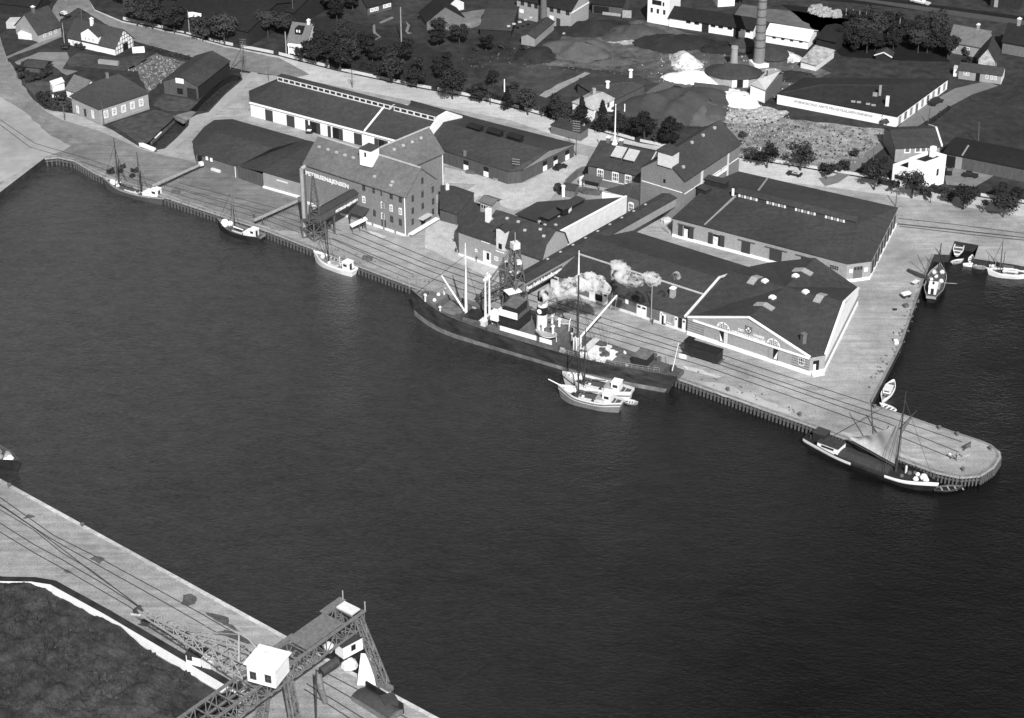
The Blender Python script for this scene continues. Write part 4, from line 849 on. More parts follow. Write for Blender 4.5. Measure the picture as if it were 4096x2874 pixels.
# --- office house with arched windows and two skylights
o0 = at('J', 440, 970); zo = zof(o0, 'J', 440, 738); oA = at('J', 440, 738, zo); oB = at('J', 1060, 872, zo)
hd_, zr_ = fit(oA, oB, 'J', 880, 472); print('office', zo, hd_, zr_)
of = House('office_house', 'brick office house with white arched windows, two roof skylights and a flagpole', 'house', oA, oB, max(9, min(16, 2 * hd_)), zo, max(zo + 3.5, min(zo + 6, zr_)), M['brick'], M['roof'], over=.4)
for x, y in [(577,850),(750,888),(897,918)]:
 a, z = of.front.hit('J', x, y); of.front.window(of, a, z, 1.9, 2.5, GL, FRM, (2, 1), arch=True, fw=.22)
mb = MB(); z = of.front.hit('J', 600, 912)[1]; of.front.panel(mb, 0, of.L, z - .15, z + .05, 0, .12); of.part('string_course', mb, M['plinth'], of.wall)
for (x0, y0, x1, y1) in [(715,690,895,605),(862,725,1040,640)]:
 p = of.hat('J', (x0+x1)/2 - 40, (y0+y1)/2 + 40); mb = MB(); mb.box(p - of.u*1.3 - of.inw*.2 - Z*.3, of.u*2.8, of.inw*2.6, 1.3); dk = of.part('skylight', mb, M['board'], of.roof)
 mb = MB(); b_ = p - of.u*1.5 - of.inw*.6 + Z*.95; mb.hexa([b_, b_ + of.u*3.2, b_ + of.u*3.2 + of.inw*3.6 + Z*1.5, b_ + of.inw*3.6 + Z*1.5, b_ + Z*.15, b_ + of.u*3.2 + Z*.15, b_ + of.u*3.2 + of.inw*3.6 + Z*1.65, b_ + of.inw*3.6 + Z*1.65]); of.part('skylight_roof', mb, M['roofpale'], dk)
 for k in range(4):
  mb = MB(); mb.box(p - of.u*(1.15 - k*.65) - of.inw*.26 + Z*.1, of.u*.5, of.inw*.05, .65); of.part('pane', mb, M['glass'], dk)
of.chimney(of.R0 + of.u * 2.0 - Z*.2, .9, 1.6); of.chimney(of.R0 + of.u * 5.8 - Z*.2, .9, 1.6)
mb = MB(); mb.beam(of.rq[1] + Z*.1, of.rq[2] + Z*.1, .35, .15); of.part('hip_flashing', mb, M['roofpale'], of.roof)
a, z = of.front.hit('J', 510, 930); mb = MB(); mb.slab([of.front.p(a - 2.6, 3.0), of.front.p(a + 2.6, 3.0), of.front.p(a + 2.6, 2.4, 2.4), of.front.p(a - 2.6, 2.4, 2.4)], [(0,1,2,3)], .15)
for s in (-2.4, 2.3): mb.box(of.front.p(a + s, 0, 2.1), of.u*.18, of.inw*-.18, 2.4)
of.part('porch', mb, M['board'])
fp0 = of.R0 + of.u * 3.9; fpt = zof(fp0, 'J', 992, 62)
fl = Thing('flagpole', 'tall white flagpole rising from the ridge of the brick office house', 'flagpole', fp0)
mb = MB(); mb.tube(fp0 - Z*.2, Vector((fp0.x, fp0.y, fpt)), .24, .12); fl.part('pole', mb, M['mastwhite'])
mb = MB(); mb.lathe(fp0 - Z*.1, [(.9, 0), (.6, .6), (.3, 1.6), (.2, 1.8)], 10); fl.part('foot', mb, M['mastwhite'])
mb = MB(); mb.lathe(Vector((fp0.x, fp0.y, fpt)), [(.05, 0), (.22, .15), (.05, .35)], 8); fl.part('finial', mb, M['mastwhite'])
# yard wall with gateway and small brick outhouse in front of the office
yw = Thing('yard_wall', 'curved brick yard wall with gateway in front of the office house', 'wall', at('J', 330, 960))
ps = pts('J', 180,1010, 240,950, 310,890, 370,860, 430,850)
mb = MB()
for i in range(4):
 d_ = flat(ps[i+1] - ps[i]).normalized(); nn = Vector((-d_.y, d_.x, 0)) * .2; mb.box(ps[i] - nn, ps[i+1] - ps[i], nn * 2, 2.3)
yw.part('wall', mb, M['brick']); mb = MB(); mb.cbox(at('J', 365, 975), 1.6, .5, 2.4, .7); yw.part('gate', mb, M['doorwhite'])
oh = House('outhouse', 'small brick outhouse with tiny gable roof and white gatepost beside the black van', 'outhouse', at('J', 165, 1110), at('J', 280, 1130), 3.0, 2.3, 3.3, M['brick'], M['roof'], axis='u', over=.2)
mb = MB(); mb.cbox(at('J', 150, 1110), .7, .7, 2.9, .3); mb.cbox(at('J', 150, 1110) + Z*2.9, .95, .95, .25, .3); oh.part('gatepost', mb, M['white'])
yd = single('yard_hedge', 'low scrubby planted bed between the outhouse and the office porch', 'planting', MB().prism([p for p in pts('J', 270,1030, 400,1020, 600,1060, 560,1105, 380,1085)], 0, .5), M['leafpale'])
# --- lean shed beside the tall granary
ls = Thing('lean_shed', 'low dark felt shed leaning behind the right end of the tall granary', 'shed', at('H', 2060, 900))
q = [at('H', 1890, 960, 3.6), at('H', 2090, 1030, 3.2), at('H', 2200, 920, 3.2), at('H', 2290, 780, 3.0), at('H', 2060, 700, 4.6), at('H', 1900, 690, 4.8)]
mb = MB(); mb.slab(q, [(0,1,4,5),(1,2,3,4)], .18); ls.part('roof', mb, M['roof'])
cen = sum((flat(p) for p in q), Vector((0,0,0))) / 6; mb = MB(); mb.prism([cen + (flat(p) - cen) * .97 for p in q], 0, 2.9); ls.part('wall', mb, M['board'])
mb = MB(); mb.cbox(at('H', 1975, 760, 4.0) - Z*.4, .9, .9, 2.4, .4); ls.part('chimney', mb, M['cream'])
# --- big store with pale brick walls, roof monitor and cut-off corner
ez = 5.1; zr = 7.4
q = [at('K', *p, ez) for p in [(185,572),(1650,955),(1850,930),(2072,485),(740,183),(590,245)]]
rA, rB = at('K', 480, 300, zr), at('K', 1752, 612, zr)
bs = Thing('brick_store', 'wide pale brick store with vast felt roof and long roof monitor near the basin', 'warehouse', flat(at('K', 1150, 560, 0)))
mb = MB(); mb.slab([p + Z*.12 for p in q] + [rA, rB], [(0,1,7,6),(1,2,7),(2,3,7),(3,4,6,7),(4,5,6),(5,0,6)], .22); bsr = bs.part('roof', mb, M['roof'])
cen = sum((flat(p) for p in q), Vector((0,0,0))) / 6; fq = [cen + (flat(p) - cen) * .993 for p in q]
mb = MB(); mb.prism(fq, 0, ez - .08); bs.part('wall', mb, M['brickpale'])
bf, bc, br_ = Wall(fq[0], fq[1]), Wall(fq[1], fq[2]), Wall(fq[2], fq[3])
mb = MB()
for wv in (bf, bc, br_): wv.panel(mb, 0, wv.L, 0, .75, -.05, .22)
bs.part('plinth', mb, M['white'])
for x0, x1, yt, op in [(240,275,622,0),(330,366,645,0),(490,526,685,0),(585,624,715,0),(768,840,762,0),(1003,1105,822,0),(1265,1332,890,0)]:
 a0, a1 = bf.hit('K', x0, yt)[0], bf.hit('K', x1, yt)[0]; bf.door(bs, a0, a1, .3, 3.9, M['door'], name='sliding_door', out=.16)
for x0, x1, yt in [(284,330,640),(528,586,700)]:
 a0, a1 = bf.hit('K', x0, yt)[0], bf.hit('K', x1, yt)[0]; mb = MB(); bf.panel(mb, a0, a1, .3, 3.7, -.05, .06); dw = bs.part('doorway', mb, DK)
 mb = MB(); bf.panel(mb, a0 + .1, lerp(a0, a1, .75), .3, 3.1, .06, .12); bs.part('stacked_sacks', mb, M['cargo'], dw)
for x0, x1, yt in [(235,378,615),(735,880,752),(960,1150,812),(1215,1400,878)]:
 a0, a1 = bf.hit('K', x0, yt)[0], bf.hit('K', x1, yt)[0]; mb = MB(); bf.panel(mb, a0, a1, 4.0, 4.15, 0, .25); bs.part('door_rail', mb, M['steel'])
a, z = bf.hit('K', 1538, 983); bf.window(bs, a, z, 2.4, 1.2, GL, M['steelpale'], (3, 1), fw=.1)
a0, a1 = bc.hit('K', 1700, 1000)[0], bc.hit('K', 1775, 985)[0]; bc.door(bs, a0, a1, .2, 4.0, M['doorgrey'], name='corner_door');
for k in range(3):
 mb = MB(); w_ = (a1 - a0) / 3; bc.panel(mb, a0 + k*w_ + .12, a0 + (k+1)*w_ - .12, 3.1, 3.85, .05, .12); bs.part('door_pane', mb, GL)
for x, y in [(1677,1013),(1802,1000)]:
 a, z = bc.hit('K', x, y); mb = MB(); bc.panel(mb, a - .45, a + .45, z - .5, z + .5, 0, .12); bs.part('notice', mb, M['white'])
for k, x in enumerate([.06,.17,.28,.40,.52,.64,.76,.88]):
 a = br_.L * x; br_.door(bs, a, a + 1.7, .3, 4.0, M['door'], name='sliding_door', out=.16)
mdir = flat(rB - rA).normalized(); mn = Vector((-mdir.y, mdir.x, 0))
m0, m1 = at('K', 715, 385, zr), at('K', 1745, 640, zr); m0 = flat(rA) + mdir * (flat(m0) - flat(rA)).dot(mdir); Lm = (flat(rB) - m0).length - .6
mb = MB(); mb.box(m0 - mn*1.7 + Z*(zr - .8), mdir * Lm, mn * 3.4, 1.9); mo = bs.part('roof_monitor', mb, M['roofmid'], bsr)
mb = MB(); b_ = m0 - mn*2.0 - mdir*.2 + Z*(zr + 1.1); mb.slab([b_, b_ + mdir*(Lm+.5), b_ + mdir*(Lm+.5) + mn*2 + Z*.5, b_ + mn*2 + Z*.5, b_ + mn*4, b_ + mdir*(Lm+.5) + mn*4], [(0,1,2,3),(3,2,5,4)], .12); bs.part('monitor_roof', mb, M['roof'], mo)
for (s0, s1) in [(.02,.19),(.26,.43),(.50,.68),(.75,.92)]:
 for k in range(7):
  c = Lm * (s0 + (s1 - s0) * (k + .5) / 7); mb = MB(); mb.box(m0 + mdir*(c - .28) - mn*1.76 + Z*(zr - .05), mdir*.56, mn*.08, .85); bs.part('monitor_pane', mb, M['steelpale'] if k % 2 else M['plinth'], mo)
firewall(bs, [at('K', 455, 632, ez) , m0 + Z*zr - mn*1.8], .25, .4, M['rendergrey'], par=bsr); firewall(bs, [m0 + Z*zr + mdir*4 + mn*1.8, at('K', 985, 237, ez)], .25, .4, M['rendergrey'], par=bsr)
mb = MB(); mb.tube(m0 + Z*(zr+.2) - mn*2.2 - mdir*.6, m0 + Z*(zr+2.0) - mn*2.2 - mdir*.6, .35, n=8); bs.part('roof_vent', mb, M['white'], bsr)
for (x0, y0, x1, y1, hh) in [(458,300,650,330,2.4),(388,345,490,365,1.6)]:
 p0, p1 = at('K', x0, y0 + 15, 6.4), at('K', x1 - 30, y1 + 25, 6.4); d_ = flat(p1 - p0); iw = Vector((-d_.y, d_.x, 0)).normalized() * 2.4
 mb = MB(); mb.box(flat(p0) + Z*5.6, d_, iw, hh + .8); hb = bs.part('roof_hut', mb, M['tarred'], bsr); mb = MB(); mb.box(flat(p0) + Z*(6.4 + hh + .02) - iw*.1 - d_*.05, d_*1.1, iw*1.2, .15); bs.part('hut_roof', mb, M['roofmid'], hb)
# --- long low store along the quay
ez = 4.1; base = at('M', 545, 748);
A_ = at('I', 1100, 1100, ez); B_ = at('M', 550, 606, ez)
A_ = at('I', 1247, 1157, ez); u = flat(B_ - A_).normalized(); inw = Vector((-u.y, u.x, 0))
hd_, zr_ = fit(B_, B_ + u, 'M', 945, 190); print('low store', hd_, zr_)
hd_ = max(9, min(15, hd_)); zr_ = max(6.5, min(9.5, zr_))
A2 = A_ - u * 1.5
qs = House('quay_store', 'long low brown store with white doors and ridge fringe facing the steamer berth', 'warehouse', A2, B_, 2 * hd_, ez, zr_, M['doorgrey'], M['roof'], over=.35, plinth=M['cream'])
fr = MB(); rp0 = qs.roofpt(1, .56); rp1 = qs.roofpt(qs.L - .2, .56); dd = (rp1 - rp0)
fr.beam(rp0 + Z*.05, rp1 + Z*.05, .45, .22); sg = qs.part('snow_guard', fr, M['roofpale'], qs.roof)
f = qs.front
for x0, x1, y, m, fl_ in [(1500,1545,470,'doorwhite','L'),(1605,1645,500,'doorwhite','L'),(1875,1912,590,'doorwhite','L'),(1914,1952,600,'doorwhite','L'),(2062,2078,630,'doorwhite','L'),(2175,2200,680,'doorwhite','L'),(2235,2262,700,'doorwhite','L'),(1195,1255,355,'cream','L')]:
 a0, a1 = f.hit(fl_, x0, y)[0], f.hit(fl_, x1, y)[0]; d_ = f.door(qs, a0, a1, .2, 3.4, M[m], name='door', out=.14)
 mb = MB(); f.panel(mb, a0 + .2, a1 - .2, 2.6, 3.1, .1, .18); qs.part('door_pane', mb, GL, d_)
for x0, x1, y in [(1546,1604,480),(2201,2234,690)]:
 a0, a1 = f.hit('L', x0, y)[0], f.hit('L', x1, y)[0]; mb = MB(); f.panel(mb, a0, a1, .2, 3.5, -.05, .06); qs.part('doorway', mb, DK)
for x, y in [(1710,477),(1797,507)]:
 a, z = f.hit('L', x, y); mb = MB(); f.panel(mb, a - .4, a + .4, z - .6, z + .6, 0, .12); qs.part('notice', mb, M['white'])
a, z = f.hit('L', 2135, 652); f.window(qs, a, z, 1.5, 2.0, GL, FRM, (1, 1), fw=.16)
a0, a1 = f.hit('M', 312, 600)[0], f.hit('M', 540, 680)[0]; mb = MB(); f.panel(mb, a0, f.L - .05, .15, ez - .2, -.1, .06); qs.part('brick_bay', mb, M['brickpale'])
a, z = f.hit('L', 2082, 600); mb = MB(); f.panel(mb, a - .8, a + .9, .2, 3.0, .06, .1); d_ = qs.part('doorway', mb, M['white']); mb = MB(); f.panel(mb, a - .2, a + .35, .2, 2.6, .1, .16); qs.part('opening', mb, DK, d_)
p = qs.hat('M', 428, 420); qs.chimney(p, 1.1, 2.2, M['brickpale'], cap=M['white'])
firewall(qs, [B_ - inw*.3 - u*.2, flat(B_) - u*.2 + inw*hd_ + Z*zr_, flat(B_) - u*.2 + inw*2*hd_ + Z*ez], .45, .5, M['cream'], par=qs.roof)
# --- square warehouse with four gables and a cross-ridged roof
b0 = at('M', 1650, 1113); ez = 4.5; zr = 9.2
FL, FRa, FRb, BR_, BL = at('M', 563, 607, ez), at('M', 1662, 968, ez), at('M', 1797, 945, ez), at('M', 2096, 346, ez), at('M', 1296, 117, ez)
GF, GR, GB, GLf = (FL + FRa) / 2, at('M', 1965, 470, zr), at('M', 1705, 75, zr), at('M', 945, 190, zr)
GF = at('M', 1110, 610, zr); O_ = at('M', 1438, 337, zr)
gd_ = Thing('cross_gabled_warehouse', 'square pale brick warehouse with cross gabled felt roof, crest and lettered front gable', 'warehouse', flat(O_))
mb = MB(); V = [FL, GF, FRa, FRb, GR, BR_, GB, BL, GLf, O_]; V = [p + Z*.12 for p in V]
mb.slab(V, [(0,1,9),(1,2,9),(2,3,9),(3,4,9),(4,5,9),(5,6,9),(6,7,9),(7,8,9),(8,0,9)], .2); gdr = gd_.part('roof', mb, M['roof'])
mb = MB(); ring = [flat(FL), flat(FRa), flat(FRb), flat(BR_), flat(BL)]
mb.prism(ring, 0, ez - .1)
def gable_tri(a, g, b_):
 mb.face([flat(a) + Z*(ez-.1), flat(b_) + Z*(ez-.1), Vector((g.x, g.y, zr - .1))])
g_ = lambda a, b_, g: flat(a) + (flat(b_) - flat(a)).normalized() * (flat(g) - flat(a)).dot((flat(b_) - flat(a)).normalized())
for a, b_, g in ((FL, FRa, GF), (FRb, BR_, GR), (BR_, BL, GB), (BL, FL, GLf)):
 gp = g_(a, b_, g); gable_tri(a, Vector((gp.x, gp.y, zr)), b_)
gw = gd_.part('wall', mb, M['brickpale'])
gf, gc, gr_ = Wall(FL, FRa), Wall(FRa, FRb), Wall(FRb, BR_)
mb = MB()
for wv in (gf, gc, gr_): wv.panel(mb, 0, wv.L, 0, .95, -.05, .22)
gd_.part('plinth', mb, M['white'])
# white verges and cornice
def verge(a, b_, name='verge', w=.5):
 mb = MB(); mb.beam(a + Z*.12, b_ + Z*.12, w, .38); gd_.part(name, mb, M['white'], gdr)
for a, b_ in ((FL, GF), (GF, FRa), (FRb, GR), (GR, BR_)): verge(a, b_)
mb = MB(); gf.panel(mb, 1.5, gf.L - .2, ez - .45, ez - .05, 0, .3); gd_.part('cornice', mb, M['white'], gw)
mb = MB()
mb.face([gr_.p(0, 2.6, .03), gr_.p(gr_.L, 2.6, .03), gr_.p(gr_.L, ez, .03), gr_.p(gr_.L*.5, zr - .5, .03), gr_.p(0, ez, .03)]); gd_.part('whitewashed_gable', mb, M['white'], gw)
mb = MB(); gc.panel(mb, 0, gc.L, .95, ez - .3, 0, .04); gd_.part('corner_wall', mb, M['brickpale'], gw)
mb = MB()
for s0, s1 in ((.1, 4.6), (gf.L - 4.6, gf.L - .1)):
 for k in range(5): gf.panel(mb, s0, s1, 1.2 + k * .62, 1.32 + k * .62, 0, .07)
gd_.part('brick_banding', mb, M['brick'], gw)
for x, y, flp in [(885,800,0),(1332,935,1)]:
 a, z = gf.hit('M', x, y); mb = MB(); gf.panel(mb, a - 1.15, a + 1.15, .95, 4.0, -.05, .06); dw = gd_.part('doorway', mb, DK)
 mb = MB(); s = -1 if flp else 1; gf.panel(mb, a + (.1 if s > 0 else -1.1), a + (1.1 if s > 0 else -.1), 1.0, 3.9, .06, .16); gd_.part('door', mb, M['brickpale'] if flp else M['cream'], dw)
 mb = MB(); mb.face([gf.p(a - 1.1*s, 3.4, .1), gf.p(a - .95*s, 1.2, .1), gf.p(a - .1*s, 1.2, .1)]); gd_.part('flap', mb, M['white'], dw)
for x, y in [(883,712),(1332,856)]:
 a, z = gf.hit('M', x, y); a, z = a, ez + .1; R_ = 1.75
 mb = MB(); pr = [(a + R_*math.cos(t), z + R_*math.sin(t)) for t in [math.pi*i/14 for i in range(15)]]
 fa = [gf.p(p_[0], p_[1], .09) for p_ in pr]; mb.face(fa if (fa[1]-fa[0]).cross(fa[2]-fa[0]).dot(gf.n) > 0 else fa[::-1]); lu = gd_.part('lunette_window', mb, M['white'], gw)
 mb = MB()
 for i in range(-3, 4):
  for j in range(4):
   xx, zz = i * .45, .22 + j * .42
   if math.hypot(abs(xx) + .17, zz + .17) < R_ - .08: gf.panel(mb, a + xx - .14, a + xx + .14, z + zz - .14, z + zz + .14, .09, .13)
 gd_.part('pane', mb, GL, lu)
a, z = gf.hit('M', 1582, 1003); gf.window(gd_, a, z, 1.5, 1.9, GL, FRM, (2, 1), fw=.14)
a, z = gc.hit('M', 1712, 1030); mb = MB(); gc.panel(mb, a - .75, a + .75, .7, 3.5, 0, .08); dw = gd_.part('corner_doorway', mb, DK); mb = MB(); gc.panel(mb, a - .7, a - .05, .8, 2.6, .08, .14); gd_.part('door', mb, M['white'], dw)
mb = MB()
for k in range(3): mb.box(gc.p(.4, 0, 0), gc.u * (gc.L - .8), gc.n * (1.3 - .35 * k), .3 * (k + 1))
gd_.part('steps', mb, M['cream'])
# lettering and crest
a0, z0 = gf.hit('M', 955, 735); a1, z1 = gf.hit('M', 1258, 825)
gd_.part('lettering', text_mesh('GØDNINGS-KOMPAGNI', 1.05, gf.p(a0, (z0+z1)/2 - .35, .04), gf.u, gf.n, width=a1 - a0), M['letters'], gw)
ab, zb2 = gf.hit('M', 1015, 712); gd_.part('lettering', text_mesh('DET', .85, gf.p(ab, zb2 - .3, .04), gf.u, gf.n), M['letters'], gw)
ab, zb2 = gf.hit('M', 1155, 762); gd_.part('lettering', text_mesh('DANSKE', .85, gf.p(ab, zb2 - .3, .04), gf.u, gf.n, width=2.7), M['letters'], gw)
ac, zc = gf.hit('M', 1108, 718); sh_ = [(-.95, .95), (.95, .95), (.95, -.2), (.55, -.85), (0, -1.15), (-.55, -.85), (-.95, -.2)]
mb = MB(); fa = [gf.p(ac + x, zc + y, .05) for x, y in sh_][::-1]; mb.face(fa); cr = gd_.part('crest', mb, M['brick'], gw)
mb = MB()
for (x, y, s) in [(0, .35, .32), (-.5, -.1, .22), (.5, -.1, .22), (-.25, -.55, .16), (.25, -.55, .16)]:
 fb = [gf.p(ac + x + s * math.cos(t), zc + y + s * 1.2 * math.sin(t), .09) for t in [2*math.pi*i/5 + .3 for i in range(5)]]; mb.face(fb if (fb[1]-fb[0]).cross(fb[2]-fb[0]).dot(gf.n) > 0 else fb[::-1])
gd_.part('crest_charge', mb, M['letters'], cr)
# roof domes, ridge lights, chimney
def on_cross(x, y):
 best = None
 for tri in [(0,1,9),(1,2,9),(3,4,9),(4,5,9),(5,6,9),(6,7,9),(7,8,9),(8,0,9)]:
  a, b_, c_ = (V[i] for i in tri); n_ = (b_ - a).cross(c_ - a).normalized(); p = onplane('M', x, y, a, n_)
  w0 = [(b_ - a).cross(p - a).dot(n_), (c_ - b_).cross(p - b_).dot(n_), (a - c_).cross(p - c_).dot(n_)]
  if all(t >= -1e-3 for t in w0) or all(t <= 1e-3 for t in w0): best = p if best is None or p.z > best.z else best
 return best or at('M', x, y, 7.5)
for x, y in [(1255,283),(1530,237),(1620,380),(1322,430)]:
 p = on_cross(x, y); mb = MB(); mb.cbox(p - Z*.35, 1.3, 1.3, .7, .75); mb.lathe(p + Z*.3, [(.85, 0), (.6, .25), (.05, .4)], 8); gd_.part('roof_dome', mb, M['white'], gdr)
for (G, k) in ((GF, .42), (GR, .40), (GB, .42), (GLf, .45)):
 c_ = lerp(G, O_, k); ax = flat(O_ - G).normalized(); sd_ = Vector((-ax.y, ax.x, 0)); corner = {0: FL}
 # slope of the ridge planes, from the ridge down towards the eaves
 hwid = 16.0; fall = (zr - ez) / hwid; mb = MB(); b_ = Vector((c_.x, c_.y, zr + .32))
 q = [b_ - ax*.9 - sd_*2.4 - Z*(2.4*fall), b_ + ax*.9 - sd_*2.4 - Z*(2.4*fall), b_ + ax*.9, b_ - ax*.9, b_ + ax*.9 + sd_*2.4 - Z*(2.4*fall), b_ - ax*.9 + sd_*2.4 - Z*(2.4*fall)]
 mb.slab(q, [(0,1,2,3),(3,2,4,5)], .25); gd_.part('ridge_light', mb, M['steelpale'], gdr)
p = on_cross(1598, 832); mb = MB(); mb.cbox(p - Z*.6, 1.0, 1.0, 2.8, .5); mb.cbox(p + Z*2.2, 1.2, 1.2, .2, .5); gd_.part('chimney', mb, M['brick'], gdr)
# ------------------------------------------------------------------ houses and works beyond the road and on the left
def wins(h, wv, f, spots, w=1.0, hh=1.4, frame=None, bars=(1, 1), fw=.14, glass=None):
 for (x, y) in spots:
  a, z = wv.hit(f, x, y); wv.window(h, a, z, w, hh, glass or GL, frame or FRM, bars, fw=fw)
def doorat(h, wv, f, x, y, w=1.1, hh=2.1, m=None, z0=0.05):
 a, z = wv.hit(f, x, y); wv.door(h, a - w/2, a + w/2, z0, z0 + hh, m or M['door'])
# half-timbered house at the top left
c0, l0, g0 = at('A', 1035, 500), at('A', 615, 402), at('A', 1205, 418)
ht_ = House('half_timbered_house', 'white half-timbered house with tall front dormer gable and dark tiled roof', 'house', l0, c0, 8.9, 2.6, 6.9, M['white'], M['roofmid'], over=.35)
f = ht_.front
wins(ht_, f, 'A', [(655,382),(697,393)], .8, 1.1)
wins(ht_, f, 'A', [(778,410),(812,415),(852,425)], .7, 1.1); doorat(ht_, f, 'A', 742, 420)
a0, a1 = f.hit('A', 742, 440)[0], f.hit('A', 890, 470)[0]; am = (a0 + a1) / 2
zg_ = zof(f.p(am, 0), 'A', 805, 250)
mb = MB(); P = lambda a, z, o=0: f.p(a, z, o)
mb.face([P(a0,0,.15), P(a1,0,.15), P(a1,5.0,.15), P(am,7.0,.15), P(a0,5.0,.15)]); mb.box(P(a0,0,.14), f.u*(a1-a0), f.n*-3, 5.0); mb.face([P(a1,5.0,-3), P(a0,5.0,-3), P(am,7.0,-3)])
fd = ht_.part('front_gable', mb, M['white'])
mb = MB(); mb.slab([P(a0-.3,4.9,.3), P(am,7.15,.3), P(a1+.3,4.9,.3), P(a1+.3,4.9,-3.4), P(am,7.15,-4.6), P(a0-.3,4.9,-3.4)], [(0,1,4,5),(1,2,3,4)], .15); ht_.part('gable_roof', mb, M['roofmid'], fd)
for x, y in [(770,338),(803,345),(838,352)]:
 a, z = f.hit('A', x, y); f.window(ht_, a, z - .2, .65, 1.0, GL, FRM, (1, 0), out=.25, parent=fd)
mb = MB(); rg = ht_.right
for z in (1.2, 2.5, 3.7, 4.9):
 k = max(0, (6.9 - z) / 4.3); w_ = rg.L / 2 * min(1, k); rg.panel(mb, rg.L/2 - w_ + .2, rg.L/2 + w_ - .2, z, z + .16, 0, .05)
for k in range(8):
 a = .3 + (rg.L - .6) * k / 7; zt = 2.5 + 4.2 * (1 - abs(a - rg.L/2) / (rg.L/2)); rg.panel(mb, a - .09, a + .09, 0, zt, 0, .05)
ht_.part('timber_frame', mb, M['mast'], ht_.wall)
wins(ht_, rg, 'A', [(1085,375),(1140,355)], .7, 1.0); doorat(ht_, rg, 'A', 1130, 455, 2.2, 2.3, DK)
ht_.chimney(ht_.hat('A', 825, 222) + Z*.2, .8, 1.6, M['white'])
mb = MB(); p = at('A', 1190, 480); mb.box(p, Vector((3.6, .6, 0)), Vector((-.4, 1.8, 0)), 1.3); ht_.part('terrace_wall', mb, M['white'])
mb = MB(); p = at('A', 880, 575); mb.box(p, Vector((6.2, -1.6, 0)), Vector((.3, 1.0, 0)), 1.2); single('garden_wall', 'low grey garden wall below the half-timbered house', 'wall', mb, M['rendergrey'])
# hipped brick house by the bend
c0, l0, g0 = at('A', 905, 1125), at('A', 655, 1012), at('A', 1340, 980)
u1, u2 = flat(c0 - l0).normalized(), flat(g0 - c0).normalized()
hb_ = Thing('hipped_brick_house', 'brick house with hipped roof and tall white multi-pane windows at the road bend', 'house', flat(c0))
ze = zof(c0, 'A', 885, 972); d0 = l0 + flat(g0 - c0); ring = [flat(p) for p in (l0, c0, g0, d0)]
print('hip', ze)
mb = MB(); mb.prism(ring, 0, ze - .05); hb_.part('wall', mb, M['brickpale'])
zr = ze + 3.6; r0 = at('A', 830, 740, zr); r1 = at('A', 1068, 662, zr)
ev = [ring[0] - u1*.4 - u2*.4, ring[1] + u1*.4 - u2*.4, ring[2] + u1*.4 + u2*.4, ring[3] - u1*.4 + u2*.4]; ev = [p + Z*(ze - .1) for p in ev]
mb = MB(); mb.slab(ev + [r0, r1], [(0,1,4),(1,2,5,4),(2,3,5),(3,0,4,5)], .18); hr = hb_.part('roof', mb, M['roofmid'])
w1, w2 = Wall(ring[0], ring[1]), Wall(ring[1], ring[2])
wins(hb_, w1, 'A', [(697,985),(832,1027)], 1.1, 2.4, bars=(2, 3), fw=.2); doorat(hb_, w1, 'A', 768, 1040, 1.0, 2.9)
wins(hb_, w2, 'A', [(950,1027),(1025,1002),(1108,977),(1187,947),(1265,922)], 1.5, 2.2, bars=(2, 3), fw=.22)
mb = MB(); p = lerp(r0, r1, .55); mb.cbox(p - Z*.5, .8, .8, 1.9, .5); hb_.part('chimney', mb, M['brick'], hr)
mb = MB();
for wv in (w1, w2): wv.panel(mb, 0, wv.L, 0, .6, 0, .12)
hb_.part('plinth', mb, M['rendergrey'])
# small white cottage behind it
ct = House('white_cottage', 'small white cottage with light tiled roof tucked behind the hipped brick house', 'house', at('A', 600, 870), at('A', 735, 920), 7.5, 2.6, 5.6, M['white'], M['rooftile'], over=.3)
wins(ct, ct.front, 'A', [(645,840),(680,850)], .8, 1.2)
mb = MB(); p = at('A', 475, 830); mb.box(p + Z*1.9, Vector((3.3, 1.9, .5)), Vector((-1.2, 2.4, .4)), .2); mb.box(p, Vector((3.2, 1.8, 0)), Vector((-1.1, 2.2, 0)), 1.9); ct.part('porch', mb, M['cream'])
sb = single('sign_board', 'white board standing in the shrubs beside the white cottage', 'sign', MB().box(at('A', 472, 900) + Z*.8, Vector((2.4, -1.0, 0)), Vector((.1, .1, 0)), .9), M['white'])
sb2 = single('post_box', 'small white box on the verge left of the hipped brick house', 'box', MB().cbox(at('A', 465, 950), .8, .8, 1.1, .3), M['white'])
# dark tarred barn with white board
c0 = at('A', 1780, 890); ze = zof(c0, 'A', 1773, 770); lA = at('A', 1465, 722, ze); rC = at('A', 2042, 548, ze)
print('barn', ze)
A_, B_ = flat(lA), flat(at('A', 1773, 770, ze)); dp = (flat(rC) - B_).length
bn = House('tarred_barn', 'dark tarred barn with broad felt roof and a white board on its front gable', 'barn', A_, B_, dp, ze, ze + 2.3, M['board'], M['roof'], axis='w', over=.35)
mb = MB(); bn.right.panel(mb, 0, bn.right.L, 0, ze - .05, -.02, .06); bn.part('side_cladding', mb, M['tarred'], bn.wall)
a, z = bn.front.hit('A', 1612, 727); mb = MB(); bn.front.panel(mb, a - 1.3, a + 1.3, z - .75, z + .75, 0, .12); bn.part('white_board', mb, M['white'])
a, z = bn.front.hit('A', 1615, 820); mb = MB(); bn.front.panel(mb, a - .9, a + .9, z - .9, z + .9, 0, .08); bn.part('window', mb, DK)
a, z = bn.front.hit('A', 1722, 850); bn.front.door(bn, a - 1.5, a + 1.5, .05, 3.0, M['tarred'])
